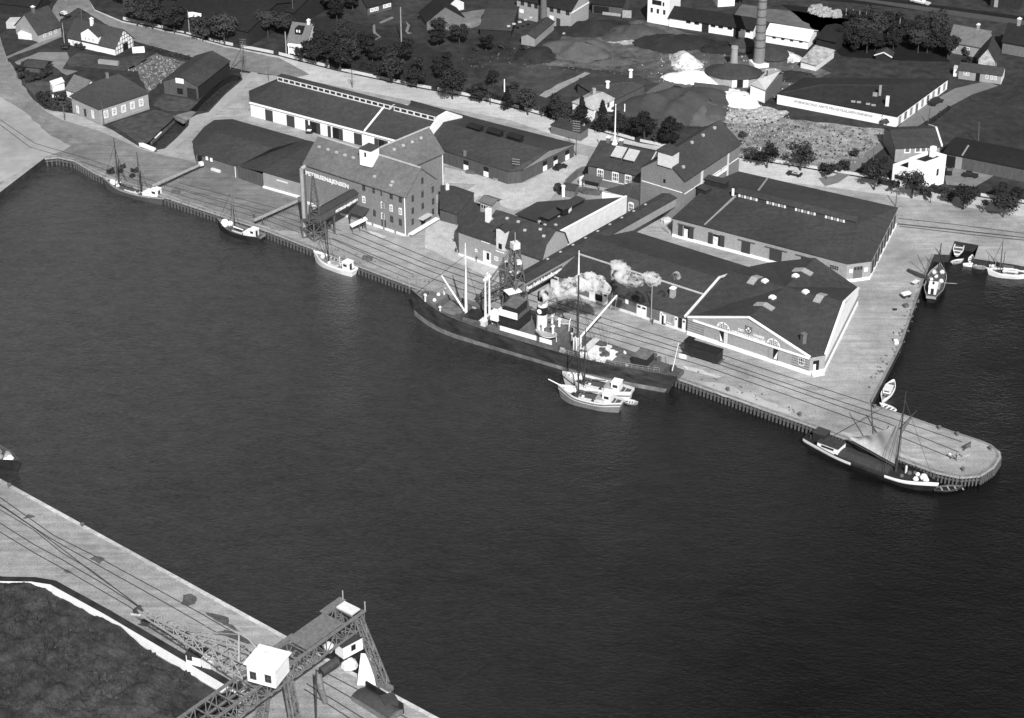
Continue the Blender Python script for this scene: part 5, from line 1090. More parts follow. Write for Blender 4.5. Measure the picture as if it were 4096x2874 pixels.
# bridge over the creek with pale deck
mb = MB(); mb.prism(pts('A', 1555,1050, 1600,1030, 1720,1000, 1760,1010, 1690,1075, 1640,1100), -.5, .12); fbr = Thing('creek_footbridge', 'small pale bridge crossing the narrow creek beside the lane', 'bridge', at('A', 1650, 1050)); fbr.part('deck', mb, mat('worn_road', .22))
mb = MB(); a, b_ = at('A', 1560, 1060), at('A', 1665, 1105); mb.beam(a + Z*.9, b_ + Z*.9, .12); mb.beam(a, a + Z*.9, .12); mb.beam(b_, b_ + Z*.9, .12); fbr.part('railing', mb, M['timber'])
mb = MB(); q0, q1 = at('A', 1340, 1285, -1.2), at('A', 1560, 1075, -1.2); mb.beam(q0, q1, 1.6, .9); mb.beam(lerp(q0,q1,.5) + Z*.5, q1 + Z*.5, .8, .4); single('mooring_pontoon', 'long plank pontoon floating in the creek basin', 'pontoon', mb, M['timber'])
mb = MB(); q2, q3 = lerp(q0, q1, .15), lerp(q0, q1, .4); mb.beam(q2 + Z*.55, q3 + Z*.55, 1.7, .2); single('tarpaulin', 'white sheet spread on the plank pontoon', 'sheet', mb, M['white'])
mb = MB(); mb.prism(pts('A', 1245,1298, 1285,1298, 1400,1345, 1380,1362, 1250,1316), .05, .5); single('low_wall', 'low whitewashed wall along the corner of the creek basin', 'wall', mb, M['white'])
# hedge-ringed shed
sd_ = House('garden_shed', 'dark roofed shed ringed by a hedge in the garden plot', 'shed', at('A', 225, 640), at('A', 400, 660), 5.0, 1.8, 2.7, M['board'], M['roof'], over=.4)
# house at the far upper left
uh = House('gabled_house', 'steep dark roofed house with pale lean-to at the top left crossroads', 'house', at('A', 350, 385), at('A', 552, 312), 11, 3.0, 8.0, M['brickpale'], M['roof'], over=.35)
wins(uh, uh.front, 'A', [(400,318),(450,300),(500,283)], .9, 1.2)
mb = MB(); p = at('A', 165, 350); mb.box(p, Vector((5.0, -1.2, 0)), Vector((1.0, 4.0, 0)), 2.0); uh.part('lean_to', mb, M['cream']); mb = MB(); mb.box(at('A', 60, 260), Vector((4.5, .4, 0)), Vector((.5, 4.0, 0)), 2.2); uh.part('outbuilding', mb, M['roofpale'])
uh.chimney(uh.roofpt(uh.L*.35, .95), .8, 1.5)
s3 = House('low_shed', 'long low dark shed at the top left edge behind the gabled house', 'shed', at('A', -60, 90), at('A', 330, 135), 9, 2.6, 4.2, M['tarred'], M['roofdark'], over=.3)
# dark halls behind the road trees
for (A0, B0, dpt, ze, zr, lab, f) in [((1500,250),(2230,420),30,5,9.0,'vast dark felt roofed hall behind the road trees at the top left','A'),
          ((2080,120),(2640,250),26,5,8.5,'second dark felt roofed hall beyond the large one at the top left','A'),
          ((1230,80),(1900,170),22,5,8,'third dark hall half hidden at the top edge behind the flag','A')]:
 h = House('factory_hall', lab, 'hall', at(f, *A0), at(f, *B0), dpt, ze, zr, M['tarred'], M['roofdark'], over=.4)
# house with tiled roof by the road
th = House('tiled_house', 'house with grey tiled roof and dark roof slot behind the road trees', 'house', at('B', 570, 480), at('B', 735, 500), 10, 4.2, 8.2, M['cream'], M['rooftile'], over=.5)
p = th.roofpt(th.L*.5, .55); mb = MB(); mb.box(p - th.u*1.1 - th.inw*1.5 - Z*.4, th.u*2.2, th.inw*3.2, 1.6); dk = th.part('roof_dormer', mb, M['roofdark'], th.roof)
for k in (-.6, .2): mb = MB(); mb.box(p + th.u*k - th.inw*1.56 + Z*.1, th.u*.45, th.inw*.05, .8); th.part('dormer_pane', mb, FRM, dk)
mb = MB(); th.front.panel(mb, .2, th.L - .2, 2.7, 3.5, 0, .9); th.part('porch_fascia', mb, M['white']);
for k in range(4): mb = MB(); th.front.panel(mb, .3 + k*1.9, .55 + k*1.9, 0, 2.7, .6, .8); th.part('porch_post', mb, M['white'])
th.chimney(th.R0 + th.u*5 - Z*.2, .8, 1.3, M['plinth'])
h = House('long_house', 'low house with a row of pale windows in the leafy gardens at the top', 'house', at('B', 1280, 140), at('B', 1495, 85), 9, 2.8, 5.8, M['board'], M['roofdark'], over=.3)
wins(h, h.front, 'B', [(1318,92),(1358,82),(1435,58),(1470,48)], 1.5, 1.2, bars=(1, 1), fw=.25)
h = House('garden_house', 'dark roofed house standing gable-on beside the pale yard at the top', 'house', at('B', 1745, 190), at('B', 1812, 275), 12, 3.0, 7.2, M['brick'], M['roofdark'], over=.3, axis='u')
h = House('gable_shed', 'small shed with one bright white gable at the edge of the pale yard', 'shed', at('B', 1930, 80), at('B', 2000, 120), 6, 2.6, 4.4, M['cream'], M['roofdark'], over=.2)
# brick works with tall windows
bk = House('brick_works', 'two storey brick works with small dark windows and pale gable at the top', 'works', at('C', 600, 160), at('C', 1085, 268), 11, 6.4, 9.6, M['brickpale'], M['roofdark'], over=.4)
wins(bk, bk.front, 'C', [(650,30),(712,45),(772,58),(912,88),(975,100),(1055,118)], 1.3, 1.4, frame=M['door'], bars=(1, 1))
a, z = bk.front.hit('C', 912, 175); bk.front.window(bk, a, z, 1.6, 2.4, M['white'], FRM, (1, 2))
a, z = bk.front.hit('C', 642, 100); bk.front.window(bk, a, z, 1.5, 1.2, M['white'], FRM, (1, 0))
a, z = bk.front.hit('C', 972, 195); bk.front.door(bk, a - .7, a + .7, .05, 2.8, M['door'])
mb = MB(); bk.right.panel(mb, 0, bk.right.L, 5.2, 5.6, 0, .2); bk.part('string_course', mb, M['plinth'], bk.wall)
h = Thing('brick_chimney', 'thick brick chimney stack rising in front of the two storey brick works', 'chimney', at('C', 838, 235))
mb = MB(); p = at('C', 838, 245); mb.cbox(p, 2.6, 2.6, 2.0, .2); h.part('base', mb, M['brick']); mb = MB(); mb.tube(p + Z*2, p + Z*17, 1.05, .85, 14); h.part('shaft', mb, M['brick'])
mb = MB(); mb.tube(p + Z*17, p + Z*17.7, 1.05, 1.05, 14); h.part('rim', mb, M['steeldark'])
h = House('long_shed', 'long dark shed with a row of square roof lights below the brick works', 'shed', at('C', 270, 330), at('C', 545, 345) , 24, 2.6, 4.6, M['tarred'], M['roof'], axis='u', over=.3)
h2 = House('lean_shed', 'lower shed with pale end wall beside the dirt lane to the brick works', 'shed', at('C', 640, 400), at('C', 760, 420), 15, 2.8, 3.8, M['rendergrey'], M['roof'], axis='w', over=.2)
for k, (x, y) in enumerate([(525,237),(572,217),(625,200),(675,180),(722,160)]):
 p = h.hat('C', x, y); mb = MB(); mb.cbox(p - Z*.1, 1.0, .8, .3, .3); h.part('roof_light', mb, M['roofpale'], h.roof)
h = House('open_shed', 'open fronted dark shed beside the brick works gable', 'shed', at('C', 1275, 120), at('C', 1545, 150), 9, 3.4, 5.0, M['board'], M['roofdark'], over=.4)
mb = MB(); h.front.panel(mb, .5, h.L*.55, .2, 2.6, 0, .06); h.part('opening', mb, DK); mb = MB(); h.front.panel(mb, h.L*.35, h.L*.95, 0, .9, .1, .3); h.part('fence', mb, M['timberpale'])
mb = MB(); mb.box(at('C', 1545, 160), Vector((2.8, -.4, 0)), Vector((.1, .3, 0)), 2.4); single('yard_screen', 'pale board screen between the dark open shed and the white tower house', 'screen', mb, M['timberpale'])
# white tower house with low white range
tA, tB = at('C', 1768, 200), at('C', 1960, 235)
wt = House('white_tower_house', 'white cube like house with small arched windows and flat roof at the top', 'house', tA, tB, 9, 9.0, 9.3, M['white'], M['roofdark'], over=.05)
wins(wt, wt.front, 'C', [(1810,92),(1865,102),(1922,112)], .8, 1.5, frame=M['door'])
a, z = wt.front.hit('C', 1855, 25); wt.front.window(wt, a, z, 3.2, 1.5, DK, M['door'], (1, 0), name='wide_window')
a, z = wt.front.hit('C', 1915, 40); wt.front.window(wt, a, z, .6, 1.2, DK, M['door'], (0, 0))
lr = House('low_range', 'long low white range with square windows and dark felt roof behind the clay heaps', 'range', at('C', 1965, 240), at('D', 1015, 520), 9, 3.3, 5.2, M['white'], M['roofdark'], over=.5)
for x, y in [(175,300),(285,300),(500,345),(600,360),(720,385),(830,400),(955,425)]:
 a, z = lr.front.hit('D', x, y); lr.front.window(lr, a, 2.5, 1.5, .9, DK, M['door'], (1, 0))
for x0, x1 in [(352,440),(770,835)]:
 a0, a1 = lr.front.hit('D', x0, 380)[0], lr.front.hit('D', x1, 420)[0]; mb = MB(); lr.front.panel(mb, a0, a1, .05, 3.1, 0, .1); lr.part('gateway', mb, M['tarred'])
h = House('flat_roofed_store', 'dark flat roofed store with a white end wall behind the low white range', 'store', at('D', 560, 95), at('D', 780, 80), 9, 3.4, 3.8, M['white'], M['roofdark'], over=.2)
# white kiln shed with bright roof
kA, kB = at('D', 1285, 580), at('D', 1740, 650)
ks = House('white_shed', 'white shed with dazzling pale metal roof right of the big chimney', 'shed', at('D', 1190, 560), kB, 8.5, 3.0, 4.6, M['white'], mat('bright_metal_roof', .80, .04, .6, rough=.5), over=.6)
wins(ks, ks.front, 'D', [(1300,490),(1415,510),(1530,528),(1650,545)], 1.1, .8, frame=M['door'], bars=(0, 0))
h = House('dark_roof_shed', 'dark felt roofed shed joined to the end of the bright roofed white shed', 'shed', at('D', 1850, 620), at('D', 2100, 680), 13, 3.2, 4.8, M['tarred'], M['roofdark'], over=.5)
q = [at('D', 1640, 800, 2.4), at('D', 1855, 862, 2.0), at('D', 2105, 660, 2.4), at('D', 1840, 590, 3.0)]
h = Thing('pale_lean_to', 'low open lean-to with mottled pale roof below the bright roofed shed', 'shed', flat(q[0])); mb = MB(); mb.slab(q, [(0,1,2,3)], .2); h.part('roof', mb, mat('mottled_roof', .32, .5, .5, grit=.4)); c_ = sum((flat(p) for p in q), Vector((0,0,0)))/4; mb = MB(); mb.prism([c_ + (flat(p)-c_)*.94 for p in q], 0, 1.8); h.part('wall', mb, M['cream'])
# big works chimney, small chimney, kiln roofs
p = at('D', 1098, 862); h = Thing('works_chimney', 'tall round banded brick chimney of the clay works reaching above the picture', 'chimney', p)
mb = MB(); mb.cbox(p, 4.6, 4.6, 1.2, .3); h.part('base', mb, M['white']); mb = MB(); mb.tube(p + Z*1.2, p + Z*30, 1.75, 1.1, 20); h.part('shaft', mb, M['brickgrey'])
for k in range(9):
 z = 6 + k * 2.4; r = 1.75 - .65 * (z - 1.2) / 28.8; mb = MB(); mb.tube(p + Z*z, p + Z*(z + .35), r + .09, r + .08, 20); h.part('iron_band', mb, M['steel'])
p2 = at('D', 770, 880); h = Thing('small_chimney', 'short tapered brick chimney standing on white heaps left of the tall one', 'chimney', p2)
mb = MB(); mb.cbox(p2, 2.8, 2.8, 1.2, .3); h.part('base', mb, M['brick']); mb = MB(); mb.tube(p2 + Z*1.2, p2 + Z*6.0, 1.15, .95, 14); h.part('shaft', mb, M['brickpale']); mb = MB(); mb.tube(p2 + Z*6, p2 + Z*6.5, 1.1, 1.05, 14); h.part('rim', mb, M['brickpale'])
def kiln(label, f, cx, cy, rx, ry, he, hr, rot, wallm, sides=20):
 c = at(f, cx, cy); h = Thing('kiln_house', label, 'kiln', c); mb, wb = MB(), MB()
 ring = [c + Vector((rx*math.cos(t)*math.cos(rot) - ry*math.sin(t)*math.sin(rot), rx*math.cos(t)*math.sin(rot) + ry*math.sin(t)*math.cos(rot), 0)) for t in [2*math.pi*i/sides for i in range(sides)]]
 wb.prism(ring, 0, he); h.part('wall', wb, wallm)
 ax = Vector((math.cos(rot), math.sin(rot), 0)) * max(0, rx - ry)
 V_ = [c + (p_ - c)*1.08 + Z*(he - .1) for p_ in ring] + [c - ax + Z*hr, c + ax + Z*hr]; fs = []
 for i in range(sides):
  j = (i + 1) % sides; m_ = (ring[i] + ring[j]) / 2 - c; k = sides + 1 if m_.dot(ax) > 0 else sides
  fs.append((i, j, k))
  kj = sides + 1 if ((ring[j] + ring[(j+1) % sides]) / 2 - c).dot(ax) > 0 else sides
  if kj != k: fs.append((j, kj, k))
 mb.slab(V_, fs, .2); h.part('roof', mb, M['roof']); return h
kl = kiln('oval kiln house with dark rounded roof and pale arches in front of the chimneys', 'D', 760, 1050, 8.0, 5.6, 2.8, 5.0, -.15, M['brickpale'])
for k in (-1, 0, 1):
 p = at('D', 840 + 75*k, 1140); mb = MB(); mb.cbox(p, 1.6, 1.6, 2.3, .2); kl.part('arch', mb, M['cream'] if k else DK)
kiln('round dark roofed kiln house directly right of the tall chimney base', 'D', 1250, 790, 5.0, 6.0, 2.4, 4.4, .3, M['board'])
kiln('small dark oval roof behind the short tapered chimney', 'D', 900, 650, 4.2, 3.4, 2.2, 3.8, .2, M['board'])
q = [at('D', 985, 1105, 4.2), at('D', 1185, 1185, 4.2), at('D', 1425, 955, 4.2), at('D', 1225, 905, 4.2), at('D', 1085, 1045, 6.2) , at('D', 1310, 935, 6.2)]
h = Thing('press_house', 'light roofed brick house with bright white front end amid the lime heaps', 'house', flat(q[0])); mb = MB(); mb.slab([q[0], q[1], q[5] + Vector((1.6,0,0)), q[4], q[2], q[3]], [(0,1,2,3),(3,2,4,5)], .2); h.part('roof', mb, M['roofpale'])
c_ = sum((flat(p) for p in q[:4]), Vector((0,0,0)))/4; mb = MB(); mb.prism([c_ + (flat(p)-c_)*.95 for p in q[:4]], 0, 4.0); h.part('wall', mb, M['brick']); wv = Wall(c_ + (flat(q[0])-c_)*.95, c_ + (flat(q[1])-c_)*.95); mb = MB(); wv.panel(mb, 0, wv.L, 0, 3.6, 0, .1); h.part('white_front', mb, M['white'])
mb = MB(); p = at('D', 1190, 1250); mb.beam(p, Vector((p.x, p.y, zof(p, 'D', 1205, 930))), .35); mb.beam(p + Z*.5, at('D', 1115, 1030, 4.5), .25); single('hoist_pole', 'dark hoist pole with stay at the corner of the light roofed press house', 'pole', mb, M['mast'])
mb = MB(); wA, wB = at('D', 245, 1180), at('D', 700, 1230); d_ = flat(wB - wA); mb.box(wA, d_, Vector((-d_.y, d_.x, 0)).normalized()*.5, 2.2); single('timber_screen', 'dark timber wall between the white lime heap and the big clay heap', 'wall', mb, M['board'])
# curved dark roof building and villa by the road
q = [at('C', *p, 3.6) for p in [(1135,745),(1160,702),(1330,690),(1600,680),(1700,678),(1762,730),(1752,765),(1482,893),(1300,850)]]
h = Thing('drying_shed', 'broad dark felt roofed drying shed with two white chimney pots behind the villa', 'shed', flat(at('C', 1450, 780)))
apx = [at('C', 1300, 765, 5.2), at('C', 1620, 735, 5.2)]
mb = MB(); mb.slab(q + apx, [(0,1,9),(1,2,9),(2,3,10,9),(3,4,10),(4,5,10),(5,6,10),(6,7,10),(7,8,9,10),(8,0,9)], .2); hr = h.part('roof', mb, M['roof'])
c_ = sum((flat(p) for p in q), Vector((0,0,0)))/9; mb = MB(); mb.prism([c_ + (flat(p)-c_)*.97 for p in q], 0, 3.4); h.part('wall', mb, M['board'])
for x, y in [(1413,790),(1620,685)]: p = at('C', x, y, 4.6); mb = MB(); mb.tube(p - Z*.5, p + Z*1.8, .55, .45, 10); mb.tube(p + Z*1.8, p + Z*2.0, .7, .7, 10); h.part('chimney_pot', mb, M['white'], hr)
vA, vB = at('C', 1100, 1010), at('C', 1285, 1095)
vl = Thing('white_villa', 'white villa with pale hipped roof and brick chimney among the roadside conifers', 'villa', vA)
ze = 3.9; q = [at('C', *p, ze) for p in [(1090,915),(1290,990),(1482,885),(1285,815)]]
mb = MB(); mb.slab(q + [at('C', 1245, 868, 6.2), at('C', 1370, 825, 6.2)], [(0,1,4),(1,2,5,4),(2,3,5),(3,0,4,5)], .18); vr = vl.part('roof', mb, mat('pale_tile_roof', .34, .2, .8, grit=.15, big=.15)); c_ = sum((flat(p) for p in q), Vector((0,0,0)))/4
r_ = [c_ + (flat(p)-c_)*.95 for p in q]; mb = MB(); mb.prism(r_, 0, ze - .1); vl.part('wall', mb, M['white'])
wins(vl, Wall(r_[1], r_[2]), 'C', [(1340,985),(1420,945)], 1.1, 1.4, frame=M['doorgrey']); wins(vl, Wall(r_[0], r_[1]), 'C', [(1150,985),(1215,1010)], 1.1, 1.4, frame=M['doorgrey'])
mb = MB(); mb.cbox(at('C', 1290, 850, 5.6), .9, .9, 1.9, .4); vl.part('chimney', mb, M['brickpale'], vr)
# fruit growers' hall with lettering along its white front
fA, fB = at('D', 1320, 1385), at('E', 612, 1608); ze = zof(fB, 'E', 632, 1537); ze = max(3.2, ze); print('fruit', ze)
fc = at('E', 1310, 1040, ze); fD = at('X', 3215, 312, ze); fBt = at('E', 632, 1537, ze); fAt = at('D', 1335, 1233, ze); dp = fc - fBt
fh = Thing('white_fruit_hall', 'large dark roofed hall with long white lettered front beside the rubble yard', 'hall', flat(fBt))
q = [fAt, fBt, fc, fD]; rA, rB = lerp(q[0], q[3], .5) + flat(fBt - fAt).normalized()*9 + Z*2.2, lerp(q[1], q[2], .5) - flat(fBt - fAt).normalized()*9 + Z*2.2
mb = MB(); mb.slab([p + Z*.1 for p in q] + [rA, rB], [(0,1,5,4),(1,2,5),(2,3,4,5),(3,0,4)], .25); fr_ = fh.part('roof', mb, mat('black_felt_roof', .020, .25, .6, big=.2))
c_ = sum((flat(p) for p in q), Vector((0,0,0)))/4; r_ = [c_ + (flat(p)-c_)*.99 for p in q]; mb = MB(); mb.prism(r_, 0, ze); fwl = fh.part('wall', mb, M['white'])
w1, w2 = Wall(r_[0], r_[1]), Wall(r_[1], r_[2])
a0, z0 = w1.hit('D', 1565, 1335); a1, z1 = w1.hit('E', 310, 1520)
fh.part('lettering', text_mesh('SVENDBORG AMTS FRUGTSALGSFORENING', 1.0, w1.p(a0, ze - 1.55, .03), w1.u, w1.n, width=a1 - a0), mat('faded_letters', .42, .1, 1.0), fwl)
for k in range(9):
 a = w2.L * (k + .4) / 9.2; w2.door(fh, a, a + 1.5, .4 if k % 3 else .05, 2.6, M['doorgrey'] if k % 2 else M['rendergrey'], name='shutter', out=.08)
for x, y in [(55,1340),(130,1348),(250,1372),(322,1388)]: p = at('E', x, y, ze + .9); mb = MB(); mb.cbox(p, 1.2, .9, .25, -.2); fh.part('roof_light', mb, M['steelpale'], fr_)
p = at('E', 500, 1375, ze + 1.0); mb = MB(); mb.cbox(p - Z*.5, 1.0, 1.0, 3.0, -.2); fh.part('chimney', mb, M['cream'], fr_)
p = at('E', 405, 1240, ze + 1.6); mb = MB(); mb.cbox(p - Z*.5, .7, .7, 3.2, -.2); mb.cbox(p + Vector((-1.4, -.2, -.4)), 1.3, .9, .9, -.2); fh.part('vent_stack', mb, M['rendergrey'], fr_)
# modern white house with parapets
n0, l0, r0 = at('F', 1122, 1057), at('F', 766, 953), at('F', 1338, 978)
ws = Thing('white_modern_house', 'white modern house with stepped parapets and roof terrace behind a street tree', 'house', flat(n0))
u1 = flat(n0 - l0).normalized(); u2 = flat(r0 - n0).normalized(); L1 = flat(n0 - l0).length; L2 = max(8, flat(r0 - n0).length)
hl = zof(l0, 'F', 785, 742); hr_ = zof(r0, 'F', 1380, 645); print('modern', hl, hr_, L1, L2)
hl = min(hl, 6.2); hr_ = min(hr_, 9.0)
b_ = flat(l0); mb = MB(); mb.box(b_, u1 * L1 * .48, u2 * L2, hl - .9); ws.part('low_wing', mb, M['white'])
mb = MB(); mb.box(b_ + u1 * L1 * .48, u1 * L1 * .52, u2 * L2, hr_ - 1.0); mw_ = ws.part('main_block', mb, M['white'])
def parapet(o, a, b_, h, z):
 mb = MB(); t = .3
 mb.box(o + Z*z, a, b_.normalized()*t, h); mb.box(o + b_ - b_.normalized()*t + Z*z, a, b_.normalized()*t, h); mb.box(o + b_.normalized()*t + Z*z, a.normalized()*t, b_ - b_.normalized()*2*t, h); mb.box(o + a - a.normalized()*t + b_.normalized()*t + Z*z, a.normalized()*t, b_ - b_.normalized()*2*t, h); return mb
ws.part('parapet', parapet(b_, u1 * L1 * .48, u2 * L2, .9, hl - .9), M['white']); ws.part('parapet', parapet(b_ + u1 * L1 * .48, u1 * L1 * .52, u2 * L2, 1.0, hr_ - 1.0), M['white'])
for o, a, z in ((b_, u1 * L1 * .48, hl - .88), (b_ + u1 * L1 * .48, u1 * L1 * .52, hr_ - .98)): mb = MB(); mb.box(o + u1*.31 + u2*.31 + Z*(z - .02), a - u1*.62, u2 * (L2 - .62), .06); ws.part('flat_roof', mb, M['roofdark'])
w1, w2 = Wall(b_, b_ + u1 * L1), Wall(b_ + u1 * L1, b_ + u1 * L1 + u2 * L2)
for x, y, w_, h_ in [(885,905,4.2,1.2),(1075,880,3.2,1.4),(1040,975,3.0,1.4),(915,830,0,0)]:
 if w_: a, z = w1.hit('F', x, y); w1.window(ws, a, z, w_, h_, GL, M['steel'], (3, 0), name='ribbon_window')
a, z = w2.hit('F', 1298, 835); w2.window(ws, a, z, .8, 1.9, GL, M['steel'], (0, 1))
p = b_ + u1*(L1*.62) + u2*(L2*.75) + Z*(hr_ - 1); mb = MB(); mb.box(p, u1*1.1, u2*1.1, 3.0); ws.part('chimney', mb, M['white'], mw_)
# dark roofed barn and long shed behind the white house
br1 = House('dark_barn', 'dark roofed barn with white gable edge directly behind the white modern house', 'barn', at('F', 800, 720), at('F', 1310, 700), 13, 4.4, 6.6, M['rendergrey'], M['roof'], over=.4)
firewall(br1, [br1.rq[1] + Z*.1, br1.rq[2] + Z*.1, br1.rq[4] + Z*.1], .3, .5, M['cream'], par=br1.roof)
for x, y in [(945,640),(1065,640),(1130,635)]: a, z = br1.front.hit('F', x, y); br1.front.window(br1, a, 3.4, 1.7, 1.7, M['doorgrey'], FRM, (0, 0), fw=.3)
g_ = House('garage_range', 'long low garage range with flat dark roof at the right edge', 'garage', at('F', 1360, 760), at('F', 2350, 960), 11, 3.9, 4.6, M['board'], M['roofdark'], over=.3)
a0, a1 = g_.front.hit('F', 1390, 720)[0], g_.front.hit('F', 1500, 760)[0]; mb = MB(); g_.front.panel(mb, a0, a1, .05, 3.2, -.05, .06); g_.part('garage_opening', mb, DK)
mb = MB(); g_.front.panel(mb, a1, a1 + 1.8, .05, 3.4, 0, .1); g_.part('pale_pier', mb, M['rendergrey']); firewall(g_, [g_.roofpt(g_.L*.21, 0), g_.roofpt(g_.L*.21, 1)], .2, .4, M['rendergrey'], par=g_.roof)
# houses at the far right
h = House('grey_roofed_house', 'house with smooth grey tiled roof and pale gable at the upper right', 'house', at('E', 1300, 690), at('E', 1770, 775), 8.5, 3.8, 7.4, M['rendergrey'], M['rooflight'], over=.4)
h.chimney(h.R0 + h.u*h.L*.65 - Z*.2, .8, 1.5, M['rendergrey']); wins(h, h.right, 'E', [(1840,545)], .8, 1.1); wins(h, h.front, 'E', [(1400,620),(1560,650)], 1.0, 1.2)
mb = MB(); h.right.panel(mb, 0, h.right.L, 0, 3.7, 0, .06); h.part('pale_gable_wall', mb, M['cream'], h.wall)
h = House('gabled_cottage', 'cottage with steep dark roof and white triangular gable at the right edge', 'house', at('E', 1680, 960), at('E', 1900, 985), 10, 4.6, 8.2, M['rubblepale'], M['roof'], axis='w', over=.6)
wins(h, h.front, 'E', [(1740,870),(1780,875)], .9, 1.2)
fr = House('front_range', 'low front range with small white framed windows below the gabled cottage', 'range', at('E', 1430, 1035), at('E', 1990, 1110), 6.0, 2.9, 4.0, M['rendergrey'], M['roofmid'], over=.3)
wins(fr, fr.front, 'E', [(1520,965),(1560,972),(1810,1010),(1870,1020),(1920,1028)], .8, 1.2); doorat(fr, fr.front, 'E', 1690, 1010, 1.2, 2.4, DK)
mb = MB(); fr.right.panel(mb, 0, fr.right.L, 0, 2.8, 0, .06); fr.part('white_end', mb, M['white'], fr.wall)
hu = House('white_hut', 'small bright white hut at the end of the fruit hall lane', 'hut', at('E', 1365, 1003), at('E', 1430, 1012), 2.2, 2.6, 2.9, M['white'], M['roofpale'], over=.1)
h = House('edge_house', 'dark roofed house with stout chimney at the right edge of the photo', 'house', at('E', 2000, 700), at('E', 2330, 760), 10, 4, 8, M['brick'], M['roofdark'], over=.4); h.chimney(h.R0 + h.u*3 - Z*.2, 1.0, 2.0, M['rendergrey'])
h = House('garden_hut', 'small hut with pale bargeboards in the trees behind the fruit hall', 'hut', at('E', 345, 790), at('E', 545, 815), 4, 1.6, 2.7, M['tarred'], M['roof'], axis='w', over=.4)
mb = MB(); q = h.rq; mb.beam(q[0] + Z*.05, q[1] + Z*.05, .3, .3); mb.beam(q[1] + Z*.05, q[2] + Z*.05, .3, .3); h.part('bargeboard', mb, M['cream'], h.roof)
h = House('top_edge_house', 'dark house with lit doorway at the top right corner', 'house', at('E', 1850, 90), at('E', 2250, 130), 9, 5, 8, M['tarred'], M['roofdark'], over=.4); doorat(h, h.front, 'E', 1930, 50, 1.2, 2.4, M['rendergrey'])
# ------------------------------------------------------------------ trees, hedges, poles, vehicles
def crown_mb(rnd, h, r, z0, n, clumps=9, leaf=.5, cone=False, squash=1.0, lump=.52):
 mb = MB(); cl = []
 for i in range(clumps):
  if cone:
   t = rnd.random(); zc = z0 + (h - z0) * t; rr = r * (1.02 - t) ; a = rnd.uniform(0, 6.28)
   cl.append((Vector((math.cos(a) * rr * .45, math.sin(a) * rr * .45, zc)), max(.4, rr * .7), (h - z0) * .16))
  else:
   a = rnd.uniform(0, 6.28); rr = r * math.sqrt(rnd.random()) * .78; t = rnd.random()
   zc = z0 + (h - z0) * (.25 + .6 * t); s = r * rnd.uniform(lump * .65, lump * 1.1)
   cl.append((Vector((math.cos(a) * rr, math.sin(a) * rr, zc)), s, s * .75 * squash))
 for i in range(n):
  c, s, sz = rnd.choice(cl)
  d = Vector((rnd.gauss(0, 1), rnd.gauss(0, 1), rnd.gauss(0, 1))).normalized() * rnd.uniform(.45, 1.2)
  p = c + Vector((d.x * s, d.y * s, d.z * sz)); k = leaf * rnd.uniform(.6, 1.25)
  nrm = (d + Vector((rnd.gauss(0, .5), rnd.gauss(0, .5), rnd.gauss(0, .5) + .35))).normalized()
  u = nrm.cross(Vector((rnd.gauss(0,1), rnd.gauss(0,1), rnd.gauss(0,1)))).normalized(); v = nrm.cross(u)
  mb.face([p - u*k*.5 - v*k*.3, p + u*k*.5 - v*k*.35, p + u*k*.35 + v*k*.5, p - u*k*.4 + v*k*.4])
 return mb
def trunk_mb(rnd, h, r0, z0, r, limbs=5):
 mb = MB(); top = Vector((rnd.uniform(-.2,.2), rnd.uniform(-.2,.2), h * .75)); f = Vector((0, 0, z0 * .9))
 mb.tube((0,0,-.1), f, r0, r0 * .75, 7); mb.tube(f, top, r0 * .75, r0 * .2, 6)
 for i in range(limbs):
  a = rnd.uniform(0, 6.28); s = f.lerp(top, rnd.uniform(0, .5)); e = s + Vector((math.cos(a) * r * .7, math.sin(a) * r * .7, (h - z0) * rnd.uniform(.25, .5)))
  mb.tube(s, e, r0 * .42, r0 * .12, 5)
 return mb
def make_tree(kind, seed):
 rnd = random.Random(seed)
 P_ = dict(broad=(8.0, 3.1, 2.4, 2600, 17, .46), dense=(7.0, 2.6, 1.2, 2500, 15, .45), cone=(7.5, 2.3, 1.3, 2200, 18, .42), open=(6.2, 2.7, 2.0, 1000, 12, .42), sapling=(2.6, .75, 1.1, 150, 4, .35), shrub=(2.2, 1.6, .2, 420, 7, .45))[kind]
 h, r, z0, n, cl, lf = P_
 t = Thing({'cone': 'conifer', 'sapling': 'sapling', 'shrub': 'shrub'}.get(kind, 'tree'), 'x', 'x', (0,0,0), local=True)
 t.part('trunk' if kind != 'shrub' else 'stem', trunk_mb(rnd, h, {'sapling': .08, 'shrub': .08}.get(kind, .24), z0, r, 3 if kind in ('sapling', 'shrub') else 6), M['bark'])
 t.part('crown', crown_mb(rnd, h, r, z0, n, cl, lf, kind == 'cone', .8 if kind == 'dense' else 1.0), M['leafdark'] if kind in ('cone', 'dense') else M['leaf'])
 return t.o
protos, used = {}, set()
for k, ns in (('broad', 4), ('dense', 4), ('cone', 2), ('open', 3), ('sapling', 2), ('shrub', 3)):
 protos[k] = [make_tree(k, 100 + 7 * i + len(k)) for i in range(ns)]
trnd = random.Random(3)
def plant(kind, p, s, label, cat=None, group=None):
 o = trnd.choice(protos[kind])
 if o.name in used: o = copy_tree(o)
 else: used.add(o.name)
 place(o, p, trnd.uniform(0, 6.28), (s * trnd.uniform(.92, 1.1), s * trnd.uniform(.92, 1.1), s * trnd.uniform(.92, 1.08)), label)
 o['category'] = cat or {'sapling': 'sapling', 'shrub': 'shrub', 'cone': 'conifer'}.get(kind, 'tree')
 if 'group' in o: del o['group']
 if group: o['group'] = group
 return o
RG = 'trees along the far side of the road'
